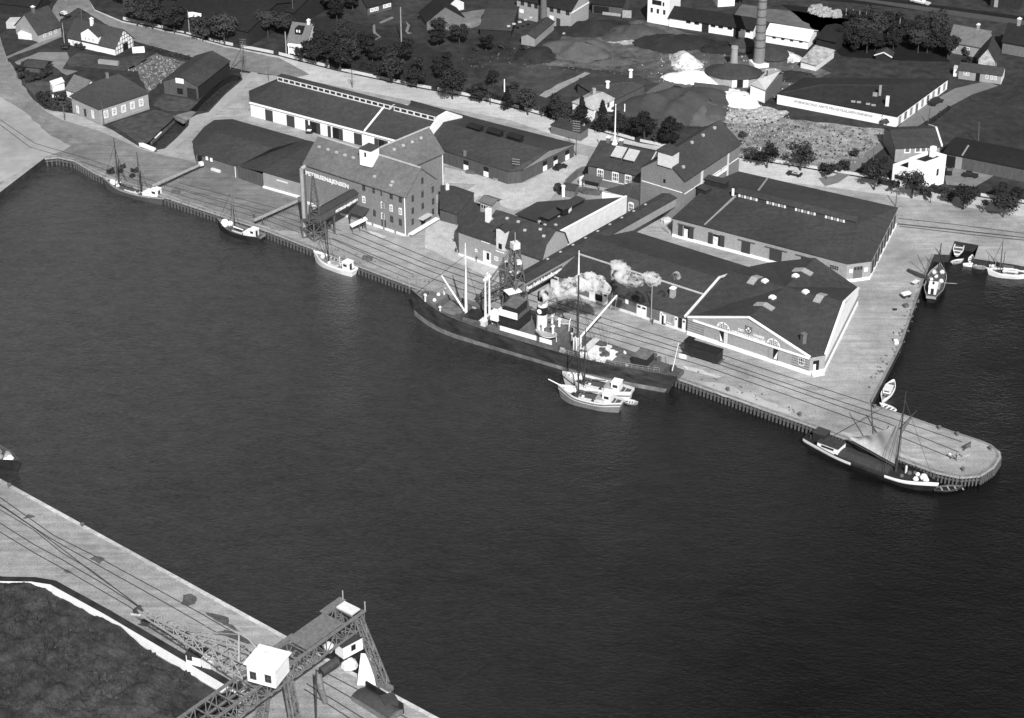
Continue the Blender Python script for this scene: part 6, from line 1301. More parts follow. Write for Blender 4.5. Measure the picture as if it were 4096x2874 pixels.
for kind, f, x, y, s, lab in [
 ('open','B',680,560,.75,'small roadside tree directly in front of the grey tiled house porch'),
 ('dense','B',815,590,1.15,'dark roadside tree right of the grey tiled house'),
 ('sapling','B',915,622,1.1,'thin sapling on the pale footpath near the grey tiled house'),
 ('broad','B',1035,642,1.2,'big roadside tree opposite the left end of the white warehouse ridge'),
 ('sapling','B',1370,716,1.5,'sapling on the footpath behind the telegraph pole'),
 ('broad','B',1490,750,1.2,'big spreading roadside tree opposite the middle of the white warehouse'),
 ('sapling','B',1605,765,1.1,'tiny sapling opposite the middle of the white warehouse'),
 ('dense','B',1720,795,1.05,'bushy roadside tree opposite the fire wall of the white warehouse'),
 ('broad','B',2040,892,1.15,'wide roadside tree opposite the stepped white gable'),
 ('dense','C',265,925,.95,'round roadside tree behind the dark timber warehouse roof'),
 ('sapling','C',362,942,1.6,'slim sapling left of the pointed conifer behind the timber warehouse'),
 ('cone','C',515,985,.85,'pointed dark conifer beside the white post across the road'),
 ('broad','C',697,1035,.95,'wide roadside tree left of the dirt track mouth'),
 ('sapling','C',820,1052,1.5,'thin sapling in the row near the dirt track'),
 ('dense','C',947,1085,1.15,'large dark roadside tree left of the white villa'),
 ('open','C',1072,1110,.8,'small roadside tree at the left corner of the white villa'),
 ('cone','C',1180,1135,1.15,'tall dark conifer in front of the white villa wall'),
 ('cone','C',1365,1175,1.2,'tall dark conifer in front of the right corner of the white villa'),
 ('broad','C',1505,1208,.8,'middling roadside tree right of the two villa conifers'),
 ('open','C',1630,1222,.9,'thin roadside tree left of the white flagpole'),
 ('dense','C',1742,1255,1.15,'large round roadside tree right of the white flagpole'),
 ('sapling','C',1832,1282,1.1,'tiny sapling right of the white flagpole'),
 ('dense','C',1972,1302,1.2,'large round roadside tree behind the turret of the second granary'),
 ('broad','A',1232,236,1.2,'tall dark tree at the left start of the road row'),
 ('broad','A',1370,264,1.2,'tall dark tree second along the road left of the flag'),
 ('broad','A',1565,302,1.1,'dark roadside tree directly left of the white flag'),
 ('open','A',1820,366,1.2,'roadside tree right of the white flag'),
 ('broad','A',2015,412,1.25,'large roadside tree left of the braced telegraph pole'),
 ('open','K',840,112,.8,'small tree at the left end of the rubble yard fence'),
 ('open','K',975,152,1.1,'leafy street tree behind the rear granary gable'),
 ('open','K',1255,172,1.3,'broad thin street tree behind the parked pale roofed car'),
 ('sapling','K',1470,245,1.6,'sapling on the footpath right of the parked pale roofed car'),
 ('open','F',565,1040,1.15,'leaning street tree left of the white modern house'),
 ('open','F',998,1136,1.3,'street tree standing in front of the white modern house'),
 ('sapling','F',770,1082,1.3,'sapling on the footpath left of the white modern house'),
 ('sapling','F',1215,1192,1.3,'sapling on the footpath before the white modern house hedge'),
 ('broad','F',1592,1262,.9,'street tree in front of the garage yard'),
 ('sapling','F',1812,1306,1.6,'small street tree between the two larger trees by the garage yard'),
 ('broad','F',2052,1356,.95,'street tree nearest the right edge beside the road'),
 ('dense','F',520,900,.75,'bushy tree on the lane corner left of the white modern house')]:
 plant(kind, at(f, x, y), s, lab, group=RG if f in 'BCA' else None)
for f, x, y, s, lab in [('F',1175,1100,1.1,'round shrub at the right corner of the white modern house'),('F',1410,1160,1.0,'shrub at the corner of the garage yard by the road'),('F',600,730,.9,'grey shrub beside the lane pole'),('F',340,650,.9,'dark shrub standing alone in the rubble yard'),('F',700,270,1.3,'shrub against the right end of the white lettered front'),
 ('A',600,440,1.0,'shrub at the left corner of the half-timbered house'),('A',705,432,.7,'shrub at the door of the half-timbered house'),('A',755,445,.6,'small shrub right of the half-timbered house door'),('A',390,900,1.3,'dark shrub in the garden left of the white cottage'),('A',480,960,1.0,'shrub behind the small white box'),('A',610,990,1.1,'shrub at the left corner of the hipped brick house'),('A',560,900,1.2,'dark shrub beside the white cottage porch'),
 ('K',1480,190,1.4,'round bush at the corner of the lane and the road'),('K',1590,170,1.4,'wide bush in the corner of the rubble yard'),('I',1640,20,.1,'x')]:
 if lab != 'x': plant('shrub', at(f, x, y), s, lab)
for i, (x, y) in enumerate([(190,640),(215,710),(270,735),(330,720),(390,700),(430,670),(420,630),(240,600)]):
 plant('shrub', at('A', x, y), .95, 'hedge bush in the ring around the dark garden shed', 'bush', 'hedge bushes around the garden shed')
# garden trees beyond the road, dense and alike
def inside(p, poly):
 c = False
 for i in range(len(poly)):
  a, b_ = poly[i], poly[i-1]
  if (a.y > p.y) != (b_.y > p.y) and p.x < (b_.x - a.x) * (p.y - a.y) / (b_.y - a.y) + a.x: c = not c
 return c
def grove(poly, spacing, kinds, label, group, smin, smax, seed):
 rnd = random.Random(seed); xs = [p.x for p in poly]; ys = [p.y for p in poly]; n = 0; y = min(ys)
 while y < max(ys):
  x = min(xs)
  while x < max(xs):
   p = Vector((x + rnd.uniform(-.35, .35) * spacing, y + rnd.uniform(-.35, .35) * spacing, 0))
   if inside(p, poly): plant(rnd.choice(kinds), p, rnd.uniform(smin, smax), label, group=group); n += 1
   x += spacing
  y += spacing * 1.25
 return n
n = grove(pts('B', 760,500, 740,360, 880,280, 1120,380, 1350,480, 1600,540, 1900,560, 2000,690, 2180,800, 1850,740, 1600,690, 1400,640, 1120,570), 5.2, ['broad','dense','open','shrub'], 'bushy tree in the thick garden planting beyond the road', 'garden trees beyond the road', .75, 1.1, 1)
n += grove(pts('B', 640,-20, 700,120, 880,200, 1180,200, 1250,110, 1260,0, 1050,-60), 6.5, ['broad','dense'], 'dark tree in the clump behind the grey tiled house', 'dark trees behind the tiled house', .8, 1.1, 2)
n += grove(pts('B', 1780,330, 2000,240, 2060,340, 2250,400, 2200,480, 2000,480, 1860,420), 5.5, ['broad','dense'], 'dark tree by the pale yard left of the long shed', 'dark trees by the pale yard', .8, 1.0, 3)
n += grove(pts('C', 200,440, 380,400, 640,440, 700,480, 560,500, 420,520, 240,500), 5.5, ['dense','shrub'], 'bushy tree in front of the long shed with roof lights', 'bushes before the long shed', .6, .8, 4)
n += grove(pts('E', -250,560, 0,380, 380,340, 700,420, 1000,420, 1290,440, 1290,600, 1330,780, 1000,780, 640,760, 330,700, -50,720), 4.8, ['dense','broad'], 'dark tree in the dense stand behind the fruit hall', 'dark trees behind the fruit hall', .8, 1.1, 5)
n += grove(pts('A', 1080,120, 1150,-10, 1480,40, 1500,210, 1380,230, 1200,190), 6.0, ['broad','dense'], 'tall dark tree in the clump at the top left of the road', 'tall dark trees at the road start', 1.0, 1.3, 6)
n += grove(pts('A', 2050,330, 2300,300, 2500,250, 2620,330, 2420,400, 2300,440, 2150,410), 6.0, ['broad','dense'], 'dark tree between the felt halls and the grey tiled house', 'dark trees beside the felt halls', .8, 1.1, 7)
n += grove(pts('E', 1600,640, 1950,640, 2150,800, 1950,760, 1700,760), 5.0, ['shrub','dense'], 'garden bush between the houses at the right edge', 'garden bushes at the right edge', .7, .9, 8)
n += grove(pts('E', 1350,690, 1600,730, 1700,800, 1560,850, 1380,820), 5.0, ['shrub'], 'flowering garden bush before the grey roofed house', 'garden bushes before the grey house', .8, 1.2, 9)
n += grove(pts('C', -60,760, 150,700, 350,640, 480,760, 640,800, 620,880, 360,830, 60,800), 6.5, ['shrub','open'], 'scrubby bush in the works garden beyond the footpath', 'scrub bushes in the works garden', .6, .9, 10)
n += grove(pts('J', 2050,300, 2200,330, 2280,420, 2260,520, 2200,470, 2090,400), 4.0, ['shrub'], 'scrubby bush among the rubble behind the rear granary', 'scrub bushes at the rubble yard', .7, 1.0, 11)
n += grove(pts('F', 1750,1080, 2200,1120, 2300,1300, 1850,1180), 5.0, ['dense','shrub'], 'dark tree in the garden behind the street trees at the right', 'dark garden trees at the right', .6, .85, 12)
n += grove(pts('E', -600,60, 400,150, 1200,330, 1200,380, 500,290, -500,130), 9.0, ['shrub'], 'low bush along the fence of the dark upper field', 'bushes along the upper field fence', .8, 1.1, 13)
n += grove(pts('D', 560,-10, 1050,20, 1060,80, 700,80), 6.0, ['dense'], 'dark tree behind the flat roofed store at the top', 'dark trees behind the store', .7, .9, 14)
print('grove', n)
# bushes along the quay on the left where the ketch lies
n = grove(pts('U', 120,560, 400,520, 560,600, 480,680, 250,650, 130,640), 2.6, ['shrub'], 'scrubby weed bush on the quay edge behind the two-masted ketch', 'weed bushes on the left quay', .45, .75, 15)
# hedges and garden fences along the footpath
def hedge(f, xy, w, h, label, m='leaf', seed=1, dens=9):
 rnd = random.Random(seed); q = pts(f, *xy); mb = MB()
 for i in range(len(q) - 1):
  a, b_ = q[i], q[i+1]; L_ = (b_ - a).length; d = (b_ - a).normalized(); nn = Vector((-d.y, d.x, 0))
  mb.box(a - nn*w*.35, b_ - a, nn*w*.7, h*.8)
  for k in range(int(L_ * dens * w)):
   p = a + d*rnd.uniform(0, L_) + nn*rnd.uniform(-w/2, w/2) + Z*rnd.uniform(.1, h); s = rnd.uniform(.3, .6)
   u = Vector((rnd.gauss(0,1), rnd.gauss(0,1), rnd.gauss(0,.6))).normalized(); v = u.cross(Vector((rnd.gauss(0,1), rnd.gauss(0,1), rnd.gauss(0,1)))).normalized()
   mb.face([p - u*s*.5 - v*s*.5, p + u*s*.5 - v*s*.4, p + u*s*.4 + v*s*.5, p - u*s*.5 + v*s*.4])
 return single('hedge', label, 'hedge', mb, M[m])
hedge('B', (1080,590, 1250,625, 1420,668, 1640,720), 2.0, 2.0, 'long clipped dark hedge along the footpath opposite the white warehouse', 'leafdark')
hedge('C', (150,830, 330,870, 470,905), 1.6, 1.3, 'garden hedge on the footpath right of the stepped white gable', 'leafdark', 2)
hedge('C', (760,985, 900,1010, 1050,1045), 1.6, 1.3, 'garden hedge on the footpath left of the white villa', 'leaf', 3)
hedge('F', (620,960, 740,985, 850,1010), 2.0, 1.6, 'dark hedge left of the white modern house front', 'leafdark', 4)
hedge('F', (1215,1040, 1350,1080, 1500,1110), 2.6, 1.8, 'thick hedge at the right of the white modern house front', 'leafdark', 5)
hedge('F', (700,700, 560,850), 1.6, 1.5, 'hedge along the lane beside the white modern house', 'leafdark', 6)
hedge('F', (1430,110, 1180,300, 1060,400), 1.0, 1.2, 'thin hedge along the lane opposite the fruit hall', 'leaf', 7)
hedge('A', (1250,430, 1400,470, 1560,510, 1700,540), 1.5, 1.2, 'dark hedge bank along the road behind the littered yard', 'leafdark', 8)
hedge('A', (340,870, 380,930, 470,990, 600,1005), 1.4, 1.2, 'hedge along the road bend beside the white cottage garden', 'leafdark', 9)
# poles
def pole(name, label, cat, f, bx, by, tx, ty, r=.14, arms=0, m=None, lean=False, group=None):
 b_ = at(f, bx, by); z = zof(b_, f, tx, ty); top = at(f, tx, ty, z) if lean else Vector((b_.x, b_.y, z))
 t = Thing(name, label, cat, b_, group=group); mb = MB(); mb.tube(b_ - Z*.3, top, r, r*.7, 7); t.part('post', mb, m or M['timber'])
 for k in range(arms):
  mb = MB(); c = top - Z*(.4 + .7*k); mb.beam(c - Vector((1.0,-.32,0)), c + Vector((1.0,-.32,0)), .1)
  for s in (-.9,-.4,.4,.9): mb.tube(c + Vector((s, -.32*s, .05)), c + Vector((s, -.32*s, .2)), .04, n=4)
  t.part('crossarm', mb, M['steelpale' if arms < 6 else 'cranesteel'])
 return t, b_, top
pole('telegraph_pole', 'telegraph pole with stacked crossarms behind the white warehouse roof', 'telegraph pole', 'B', 1142,790, 1135,628, arms=5)
pole('telegraph_pole', 'telegraph pole at the hipped corner of the dark timber warehouse', 'telegraph pole', 'C', 1130,1400, 1137,1078, arms=5)
pole('telegraph_pole', 'telegraph pole in the mill yard beside the timber warehouse front', 'telegraph pole', 'I', 835,310, 833,75, arms=3)
t, b_, top = pole('telegraph_pole', 'braced telegraph pole with many crossarms at the head of the creek', 'telegraph pole', 'A', 2195,640, 2200,345, arms=8)
mb = MB(); mb.tube(at('A', 2055,640), top - Z*2.0, .14); t.part('brace', mb, M['timber'])
mb = MB(); mb.tube(at('A', 2165,700), top - Z*2.2, .1); t.part('stay', mb, M['timber'])
pole('timber_pole', 'pale wooden pole at the left gable of the half-timbered house', 'pole', 'A', 580,402, 562,208, m=M['timberpale'])
pole('timber_pole', 'dark pole at the crossroads above the half-timbered house', 'pole', 'A', 735,182, 730,78)
pole('timber_pole', 'thin dark pole at the corner of the hipped brick house', 'pole', 'A', 932,1125, 925,915)
pole('timber_pole', 'short thin pole in front of the left wall of the hipped brick house', 'pole', 'A', 580,1080, 577,950)
pole('timber_pole', 'pale gate pole beside the grey tiled house', 'pole', 'B', 550,482, 542,288, r=.2, m=M['timberpale'])
pole('timber_pole', 'tall pole behind the grey tiled house', 'pole', 'B', 615,230, 603,-10, r=.2, m=M['steel'])
pole('timber_pole', 'tall pale pole standing in the leafy gardens', 'pole', 'B', 1582,375, 1568,65, r=.2, m=M['timberpale'])
pole('timber_pole', 'thin pole at the left end of the white warehouse', 'pole', 'B', 392,730, 385,600, r=.1)
pole('white_post', 'white post behind the pointed roadside conifer', 'post', 'C', 488,825, 486,712, r=.22, m=M['white'])
pole('timber_pole', 'thin pole left of the white villa behind the drying shed', 'pole', 'C', 1240,810, 1240,712, r=.12, m=M['steelpale'])
pole('white_post', 'white gate post right of the white villa car', 'post', 'C', 1565,1035, 1565,935, r=.22, m=M['white'])
pole('white_post', 'short post among the rubble behind the rear granary', 'post', 'K', 920,50, 918,-20, r=.15, m=M['white'])
for x, y, tx, ty, lab in [(550,748,568,575,'dark pole on the lane left of the white modern house'),(1182,292,1215,100,'dark pole on the lane beside the fruit hall'),(1770,512,1778,255,'thin pole in the field behind the garage range'),(815,1232,835,1000,'pale topped pole at the corner of the big brick store')]:
 pole('timber_pole', lab, 'pole', 'F', x, y, tx, ty, r=.15, lean=True)
t, b_, top = pole('lamp_post', 'tall thin lamp post on the quay before the long low store', 'lamp post', 'L', 1986,672, 1990,375, r=.14, m=M['steelpale'])
mb = MB(); mb.tube(top - Z*.1, top + Vector((.9, -.3, .2)), .07); t.part('bracket', mb, M['steelpale']); mb = MB(); mb.lathe(top + Vector((.9, -.3, -.1)), [(.3, 0), (.25, .2), (.05, .4)], 8); t.part('lamp_head', mb, M['steelpale'])
pole('timber_pole', 'dark mooring pole at the head of the right hand basin', 'pole', 'N', 1185,395, 1208,240, r=.16, lean=True)
# white flag banner by the road
b_ = at('A', 1700, 300); z = zof(b_, 'A', 1688, 100); t = Thing('flag', 'white flag with dark emblem on a pale pole across the road', 'flag', b_)
mb = MB(); mb.tube(b_, Vector((b_.x, b_.y, z)), .14, .1); t.part('pole', mb, M['timberpale'])
fl0 = Vector((b_.x + .12, b_.y, z - .4)); mb = MB(); mb.grid(lambda u, v: fl0 + Vector((u * 4.0, .35 * math.sin(u * 5 + v) , -v * 3.1 - .25 * u)), 10, 6); fc_ = t.part('cloth', mb, M['white'])
rr_ = random.Random(8); mb = MB()
for k in range(16):
 u, v = rr_.uniform(.35, .85), rr_.uniform(.25, .75); c = fl0 + Vector((u*4.0, .35*math.sin(u*5+v) - .06, -v*3.1 - .25*u)); s = rr_.uniform(.15, .4); mb.face([c + Vector((-s, 0, -s*.5)), c + Vector((s, 0, -s*.6)), c + Vector((s*.6, 0, s*.6)), c + Vector((-s*.7, 0, s*.4))])
t.part('emblem', mb, M['door'], fc_)
for i in range(11):
 x = 20 + i * 88; y = 205 + i * 17; b_ = at('E', x - 60, y); mb = MB(); mb.tube(b_, b_ + Z*2.4, .12, n=6); single('fence_post', 'pale concrete post in the fence line below the dark upper field', 'fence post', mb, M['steelpale'], 'posts along the upper field')
# vehicles
def car_part(t, name, mb, m, parent=None): return t.part(name, mb, m, parent)
def car(label, f, cx, cy, heading, L=4.2, W=1.65, H=1.55, body='car', top=None, kind='saloon', cat='car', name='parked_car', hood=None):
 p = at(f, cx, cy); t = Thing(name, label, cat, p, heading, local=True); bm_ = M[body]
 mb = MB(); h1 = .95
 prof = [(-L/2, .45), (-L/2, .85), (-L*.32, h1), (L*.12, h1), (L*.44, .88), (L/2, .75), (L/2, .42)]
 for i in range(len(prof) - 1):
  a, b_ = prof[i], prof[i+1]; wa = W/2 * (.88 if abs(a[0]) > L*.4 else 1); wb = W/2 * (.88 if abs(b_[0]) > L*.4 else 1)
  mb.face([(a[0], -wa, a[1]), (a[0], wa, a[1]), (b_[0], wb, b_[1]), (b_[0], -wb, b_[1])])
 for s in (-1, 1): mb.face([(q[0], s*W/2*(.88 if abs(q[0]) > L*.4 else 1), q[1]) for q in (prof if s < 0 else prof[::-1])])
 mb.face([(L/2, -W*.44, .42), (-L/2, -W*.44, .45), (-L/2, W*.44, .45), (L/2, W*.44, .42)][::-1]); bd = t.part('body', mb, bm_)
 w2 = W/2 * .86; c0, c1 = (-L*.36, L*.14) if kind == 'saloon' else (-L*.48, L*.2)
 q = [(c0, -w2, h1), (c1, -w2, h1), (c1, w2, h1), (c0, w2, h1), (c0 + .3, -w2*.85, H), (c1 - .35, -w2*.85, H), (c1 - .35, w2*.85, H), (c0 + .3, w2*.85, H)]
 mb = MB(); mb.hexa(q); cb = t.part('cabin', mb, M[top] if top else bm_)
 mb = MB()
 for s in (-1, 1): mb.box((c0 + .35, s*w2*.93 - .02, h1 + .08), Vector((c1 - c0 - .75, 0, 0)), Vector((0, .04, 0)), (H - h1) * .6)
 mb.box((c1 - .22, -w2*.7, h1 + .08), Vector((.04, 0, 0)), Vector((0, w2*1.4, 0)), (H - h1) * .6); t.part('windows', mb, M['glass'], cb) if False else t.part('window_glass', mb, M['glass'], cb)
 if hood: mb = MB(); mb.box((L*.14, -W*.34, h1 - .02), Vector((L*.3, 0, 0)), Vector((0, W*.68, 0)), .1); t.part('bonnet', mb, M[hood], bd)
 for sx in (-.31, .31):
  for sy in (-1, 1):
   mb = MB(); c = Vector((sx * L, sy * W * .46, .34)); mb.tube(c - Vector((0, .11, 0)), c + Vector((0, .11, 0)), .34, n=12); t.part('wheel', mb, M['tyre'])
   if sx > 0: mb = MB(); mb.lathe(Vector((L*.47, sy*W*.33, .66)), [(.02, -.1), (.13, 0), (.02, .1)], 8); t.part('headlight', mb, M['cream'])
 return t
def hd(f, x0, y0, x1, y1): d = at(f, x1, y1) - at(f, x0, y0); return math.atan2(d.y, d.x)
car('dark saloon car with pale roof parked on the road by the rubble yard', 'K', 1205, 215, hd('K', 1280,235, 1130,205), top='carpale')
car('dark car with pale roof driving along the side lane', 'F', 757, 465, hd('F', 830,420, 690,485), top='carpale')
car('black car parked against the hipped end of the dark timber warehouse', 'I', 1240, 175, hd('I', 1180,195, 1305,150))
car('black rounded car parked beside the white modern house', 'F', 1430, 845, hd('F', 1430,790, 1425,880))
car('dark car parked under the trees in the garage yard', 'F', 1675, 890, hd('F', 1610,880, 1750,895))
car('dark car with pale bonnet parked beside the white villa', 'C', 1462, 1010, hd('C', 1490,985, 1435,1030), hood='cream')
car('second dark car half hidden behind the white villa', 'C', 1520, 965, hd('C', 1545,955, 1490,975))
car('dark lorry with loaded back parked along the fruit hall side wall', 'E', 1140, 1365, hd('E', 1060,1400, 1240,1310), L=5.5, W=1.9, H=1.9, kind='van', cat='lorry', name='parked_lorry')
car('small black delivery van parked by the brick outhouse', 'J', 108, 1065, hd('J', 60,1030, 150,1100), L=3.6, W=1.8, H=2.2, kind='van', cat='van', name='delivery_van')
car('dark lorry with white bonnet backed into the white warehouse doorway', 'B', 770, 1180, hd('B', 800,1120, 745,1195), L=4.6, W=1.8, H=2.0, kind='van', cat='lorry', name='parked_lorry', hood='white')
car('car with pale roof on the road above the half-timbered house', 'A', 585, 150, hd('A', 520,120, 650,165), top='cream')
car('white bus on the upper road at the top right', 'E', 935, 50, hd('E', 860,25, 1010,60), L=6.5, W=2.2, H=2.4, body='carpale', top='white', kind='van', cat='bus', name='parked_bus')
car('dark cart like car standing alone in the pale yard at the top', 'C', 330, 175, hd('C', 290,190, 370,165), L=3.4, H=1.7, kind='van')
# goods wagon on the quay track
wq = at('M', 725, 985); a0 = hd('M', 600,960, 860,1040)
wg_ = Thing('goods_wagon', 'dark covered goods wagon with brake cabin standing on the quay track', 'wagon', wq, a0, local=True)
mb = MB(); mb.box((-3.6, -1.3, 1.0), Vector((7.2,0,0)), Vector((0,2.6,0)), 2.3); bd = wg_.part('body', mb, M['tarred'])
mb = MB(); mb.grid(lambda u, v: (-3.75 + 7.5*u, -1.45 + 2.9*v, 3.3 + .35*math.sin(math.pi*v)), 2, 8); mb.box((-3.75,-1.45,3.24), Vector((7.5,0,0)), Vector((0,2.9,0)), .06); wg_.part('roof', mb, M['roofdark'])
mb = MB(); mb.box((-5.1, -1.1, 1.0), Vector((1.4,0,0)), Vector((0,2.2,0)), 2.9); bc_ = wg_.part('brake_cabin', mb, M['tarred']); mb = MB(); mb.box((-5.25,-1.3,3.92), Vector((1.7,0,0)), Vector((0,2.6,0)), .15); wg_.part('cabin_roof', mb, M['roofdark'], bc_)
mb = MB(); mb.box((-5.2,-1.2,.75), Vector((9.0,0,0)), Vector((0,2.4,0)), .25); wg_.part('underframe', mb, M['steeldark'])
mb = MB(); mb.box((-.9,-1.36,1.1), Vector((1.8,0,0)), Vector((0,.06,0)), 2.0); wg_.part('sliding_door', mb, M['tarred'], bd)
for x in (-3.2, 2.4):
 for s in (-1, 1): mb = MB(); mb.tube((x, s*.75, .5), (x, s*.87, .5), .5, n=14); wg_.part('wheel', mb, M['steeldark'])
for x in (-5.2, 3.8):
 for s in (-.85, .85): mb = MB(); mb.tube((x, s, .9), (x + (.5 if x > 0 else -.5), s, .9), .12, n=8); wg_.part('buffer', mb, M['steeldark'])
# ------------------------------------------------------------------ boats and ships (x forward, z = 0 at the waterline)
def hull(t, L, B, zm, sb, ss, bw=.5, hm='hullgrey', dm='deck', rm='white', stern=.55, stripe=None, draft=1.0, fine=.42, n=22, flare=.78, boot=None, rk=.05):
 def sect(k):
  x = -L/2 + L * k
  if k < .35: s = stern + (1 - stern) * math.sin(math.pi/2 * min(1, k / .35)) if stern > .05 else math.sin(math.pi/2 * min(1, (k + .015) / .4)) ** .7
  elif k < 1 - fine: s = 1.0
  else: s = math.cos(math.pi/2 * ((k - (1 - fine)) / fine) ** 1.35)
  s = max(s, .012); b = B/2 * s
  zd = zm + sb * max(0, (k - .45) / .55) ** 2.2 + ss * max(0, (.45 - k) / .45) ** 2
  rake = rk * L * max(0, (k - .85) / .15) ** 2
  return x, b, zd, rake
 st = [sect(i / n) for i in range(n + 1)]
 def ring(i):
  x, b, zd, rk = st[i]; bl = b * (flare if i < n else .6); xo = x + rk
  so = -.045 * L * (1 - i / n / .12) if i / n < .12 else 0      # counter stern overhang
  return [Vector((x - so*.0 - (0), 0, -draft)), Vector((x, bl * .75, -draft * .6)), Vector((x, bl, 0)), Vector((xo * .6 + x * .4 + so*.4, (bl + b) / 2 * 1.01, zd * .55)), Vector((xo + so, b, zd)), Vector((xo + so, b, zd + bw))]
 mb = MB(); R_ = [ring(i) for i in range(n + 1)]; m = 6
 for s in (1, -1):
  b0 = len(mb.v)
  for r in R_:
   mb.v += [Vector((p.x, p.y * s, p.z)) for p in r]
  for i in range(n):
   for j in range(m - 1):
    q = (b0+i*m+j, b0+(i+1)*m+j, b0+(i+1)*m+j+1, b0+i*m+j+1); mb.f.append(q if s < 0 else q[::-1])
 r = R_[0]; mb.face([Vector((p.x, p.y, p.z)) for p in r] + [Vector((p.x, -p.y, p.z)) for p in reversed(r)])
 h = t.part('hull', mb, M[hm], smooth=False)
 iw = .16
 ins = lambda p: Vector((p.x, max(.01, abs(p.y) - iw), p.z))
 mb = MB()
 for i in range(n):
  a, c = ins(R_[i][4]), ins(R_[i+1][4]); mb.face([(a.x, -a.y, a.z), (c.x, -c.y, c.z), (c.x, c.y, c.z), (a.x, a.y, a.z)])
 t.part('deck', mb, M[dm])
 mb = MB()
 for s in (1, -1):
  for i in range(n):
   a, c, ai, ci, ad, cd = R_[i][5], R_[i+1][5], ins(R_[i][5]), ins(R_[i+1][5]), ins(R_[i][4]), ins(R_[i+1][4])
   f_ = lambda *p: mb.face([Vector((q.x, q.y * s, q.z)) for q in (p if s > 0 else p[::-1])])
   f_(a, ai, ci, c); f_(ai, ad, cd, ci)
 a = R_[0][5]; mb.box((a.x - .05, -a.y, a.z - bw), Vector((.2,0,0)), Vector((0, 2*a.y, 0)), bw)
 rl = t.part('rail', mb, M[rm])
 for (z0, z1, smat, k0, k1) in stripe or ():
  for s in (1, -1):
   mb = MB()
   for i in range(n):
    if not (k0 <= (i + .5) / n <= k1): continue
    def at_(r_, w_):
     a, c = (r_[3], r_[4]) if w_ < 1 else (r_[4], r_[5]); p = lerp(a, c, w_ if w_ < 1 else w_ - 1); return Vector((p.x, (p.y + .045) * s, p.z))
    cuts = [z0] + ([.999, 1.0] if z0 < 1 < z1 else []) + [z1]
    for za, zc in zip(cuts, cuts[1:]):
     q = [at_(R_[i], za), at_(R_[i+1], za), at_(R_[i+1], zc), at_(R_[i], zc)]; mb.face(q if s < 0 else q[::-1])
   t.part('strake', mb, M[smat], h)
 if boot:
  for s in (1, -1):
   mb = MB()
   for i in range(n):
    f = lambda r_, k: Vector((lerp(r_[2], r_[3], k).x, (lerp(r_[2], r_[3], k).y + .05) * s, lerp(r_[2], r_[3], k).z))
    q = [f(R_[i], 0), f(R_[i+1], 0), f(R_[i+1], boot[1]), f(R_[i], boot[1])]; mb.face(q if s < 0 else q[::-1])
   t.part('boot_stripe', mb, M[boot[0]], h)
 return lambda k: sect(k)[2]
def boat(name, label, cat, f, bow, stern, zb=WL, group=None, zs=None):
 b_, s_ = at(f, *bow, zb), at(f, *stern, zs if zs is not None else zb); c = (b_ + s_) / 2; d = b_ - s_
 t = Thing(name, label, cat, Vector((c.x, c.y, WL)), math.atan2(d.y, d.x), group=group, local=True); t.L = flat(d).length; return t
def house(t, name, x, y, z, lx, ly, h, m='white', roof=None, panes=(), parent=None, over=.12):
 mb = MB(); mb.box((x - lx/2, y - ly/2, z), Vector((lx,0,0)), Vector((0,ly,0)), h); o = t.part(name, mb, M[m], parent)
 mb = MB(); mb.box((x - lx/2 - over, y - ly/2 - over, z + h + .01), Vector((lx + 2*over,0,0)), Vector((0,ly + 2*over,0)), .1); t.part('roof', mb, M[roof or m], o)
 for side in panes:
  mb = MB(); k = .5 * h
  if side == 'f': mb.box((x + lx/2 + .01, y - ly*.36, z + k), Vector((.03,0,0)), Vector((0, ly*.72, 0)), h*.32)
  if side == 'b': mb.box((x - lx/2 - .04, y - ly*.2, z + .1), Vector((.03,0,0)), Vector((0, ly*.4, 0)), h*.8)
  if side == 'l': mb.box((x - lx*.3, y + ly/2 + .01, z + k), Vector((lx*.6,0,0)), Vector((0,.03,0)), h*.32)
  if side == 'r': mb.box((x - lx*.3, y - ly/2 - .04, z + k), Vector((lx*.6,0,0)), Vector((0,.03,0)), h*.32)
  t.part('window', mb, M['glass'], o)
 return o
def mast(t, x, y, z, h, r=.16, m='mast', rake=0.0, shrouds=None, name='mast'):
 mb = MB(); mb.tube((x, y, z), (x - rake*h, y, z + h), r, r*.45, 8); o = t.part(name, mb, M[m])
 if shrouds:
  mb = MB()
  for (sx, sy, sz, k) in shrouds: mb.tube((x - rake*h*k, y, z + h*k), (sx, sy, sz), .05, n=4, cap=False)
  t.part('rigging', mb, M['steeldark'], o)
 return o
def spar(t, name, a, b_, r=.1, m='mast', parent=None):
 mb = MB(); mb.tube(a, b_, r, r*.7, 7); return t.part(name, mb, M[m], parent)
def hatch(t, x, z, lx, ly, h=.5, m='deckdark', rim='cream', name='hatch'):
 mb = MB(); mb.box((x-lx/2,-ly/2,z), Vector((lx,0,0)), Vector((0,ly,0)), h); o = t.part(name + '_coaming', mb, M[rim]); mb = MB(); mb.box((x-lx/2+.12,-ly/2+.12,z+h), Vector((lx-.24,0,0)), Vector((0,ly-.24,0)), .08); t.part('hatch_cover', mb, M[m], o); return o
def bits(t, name, spots, m, parent=None, rnd=random.Random(2)):
 for (x, y, z, s) in spots:
  mb = MB(); mb.lathe((x, y, z), [(s*.5, 0), (s*.6, s*.3), (s*.35, s*.7), (.03, s*.8)], 7); t.part(name, mb, M[m], parent)
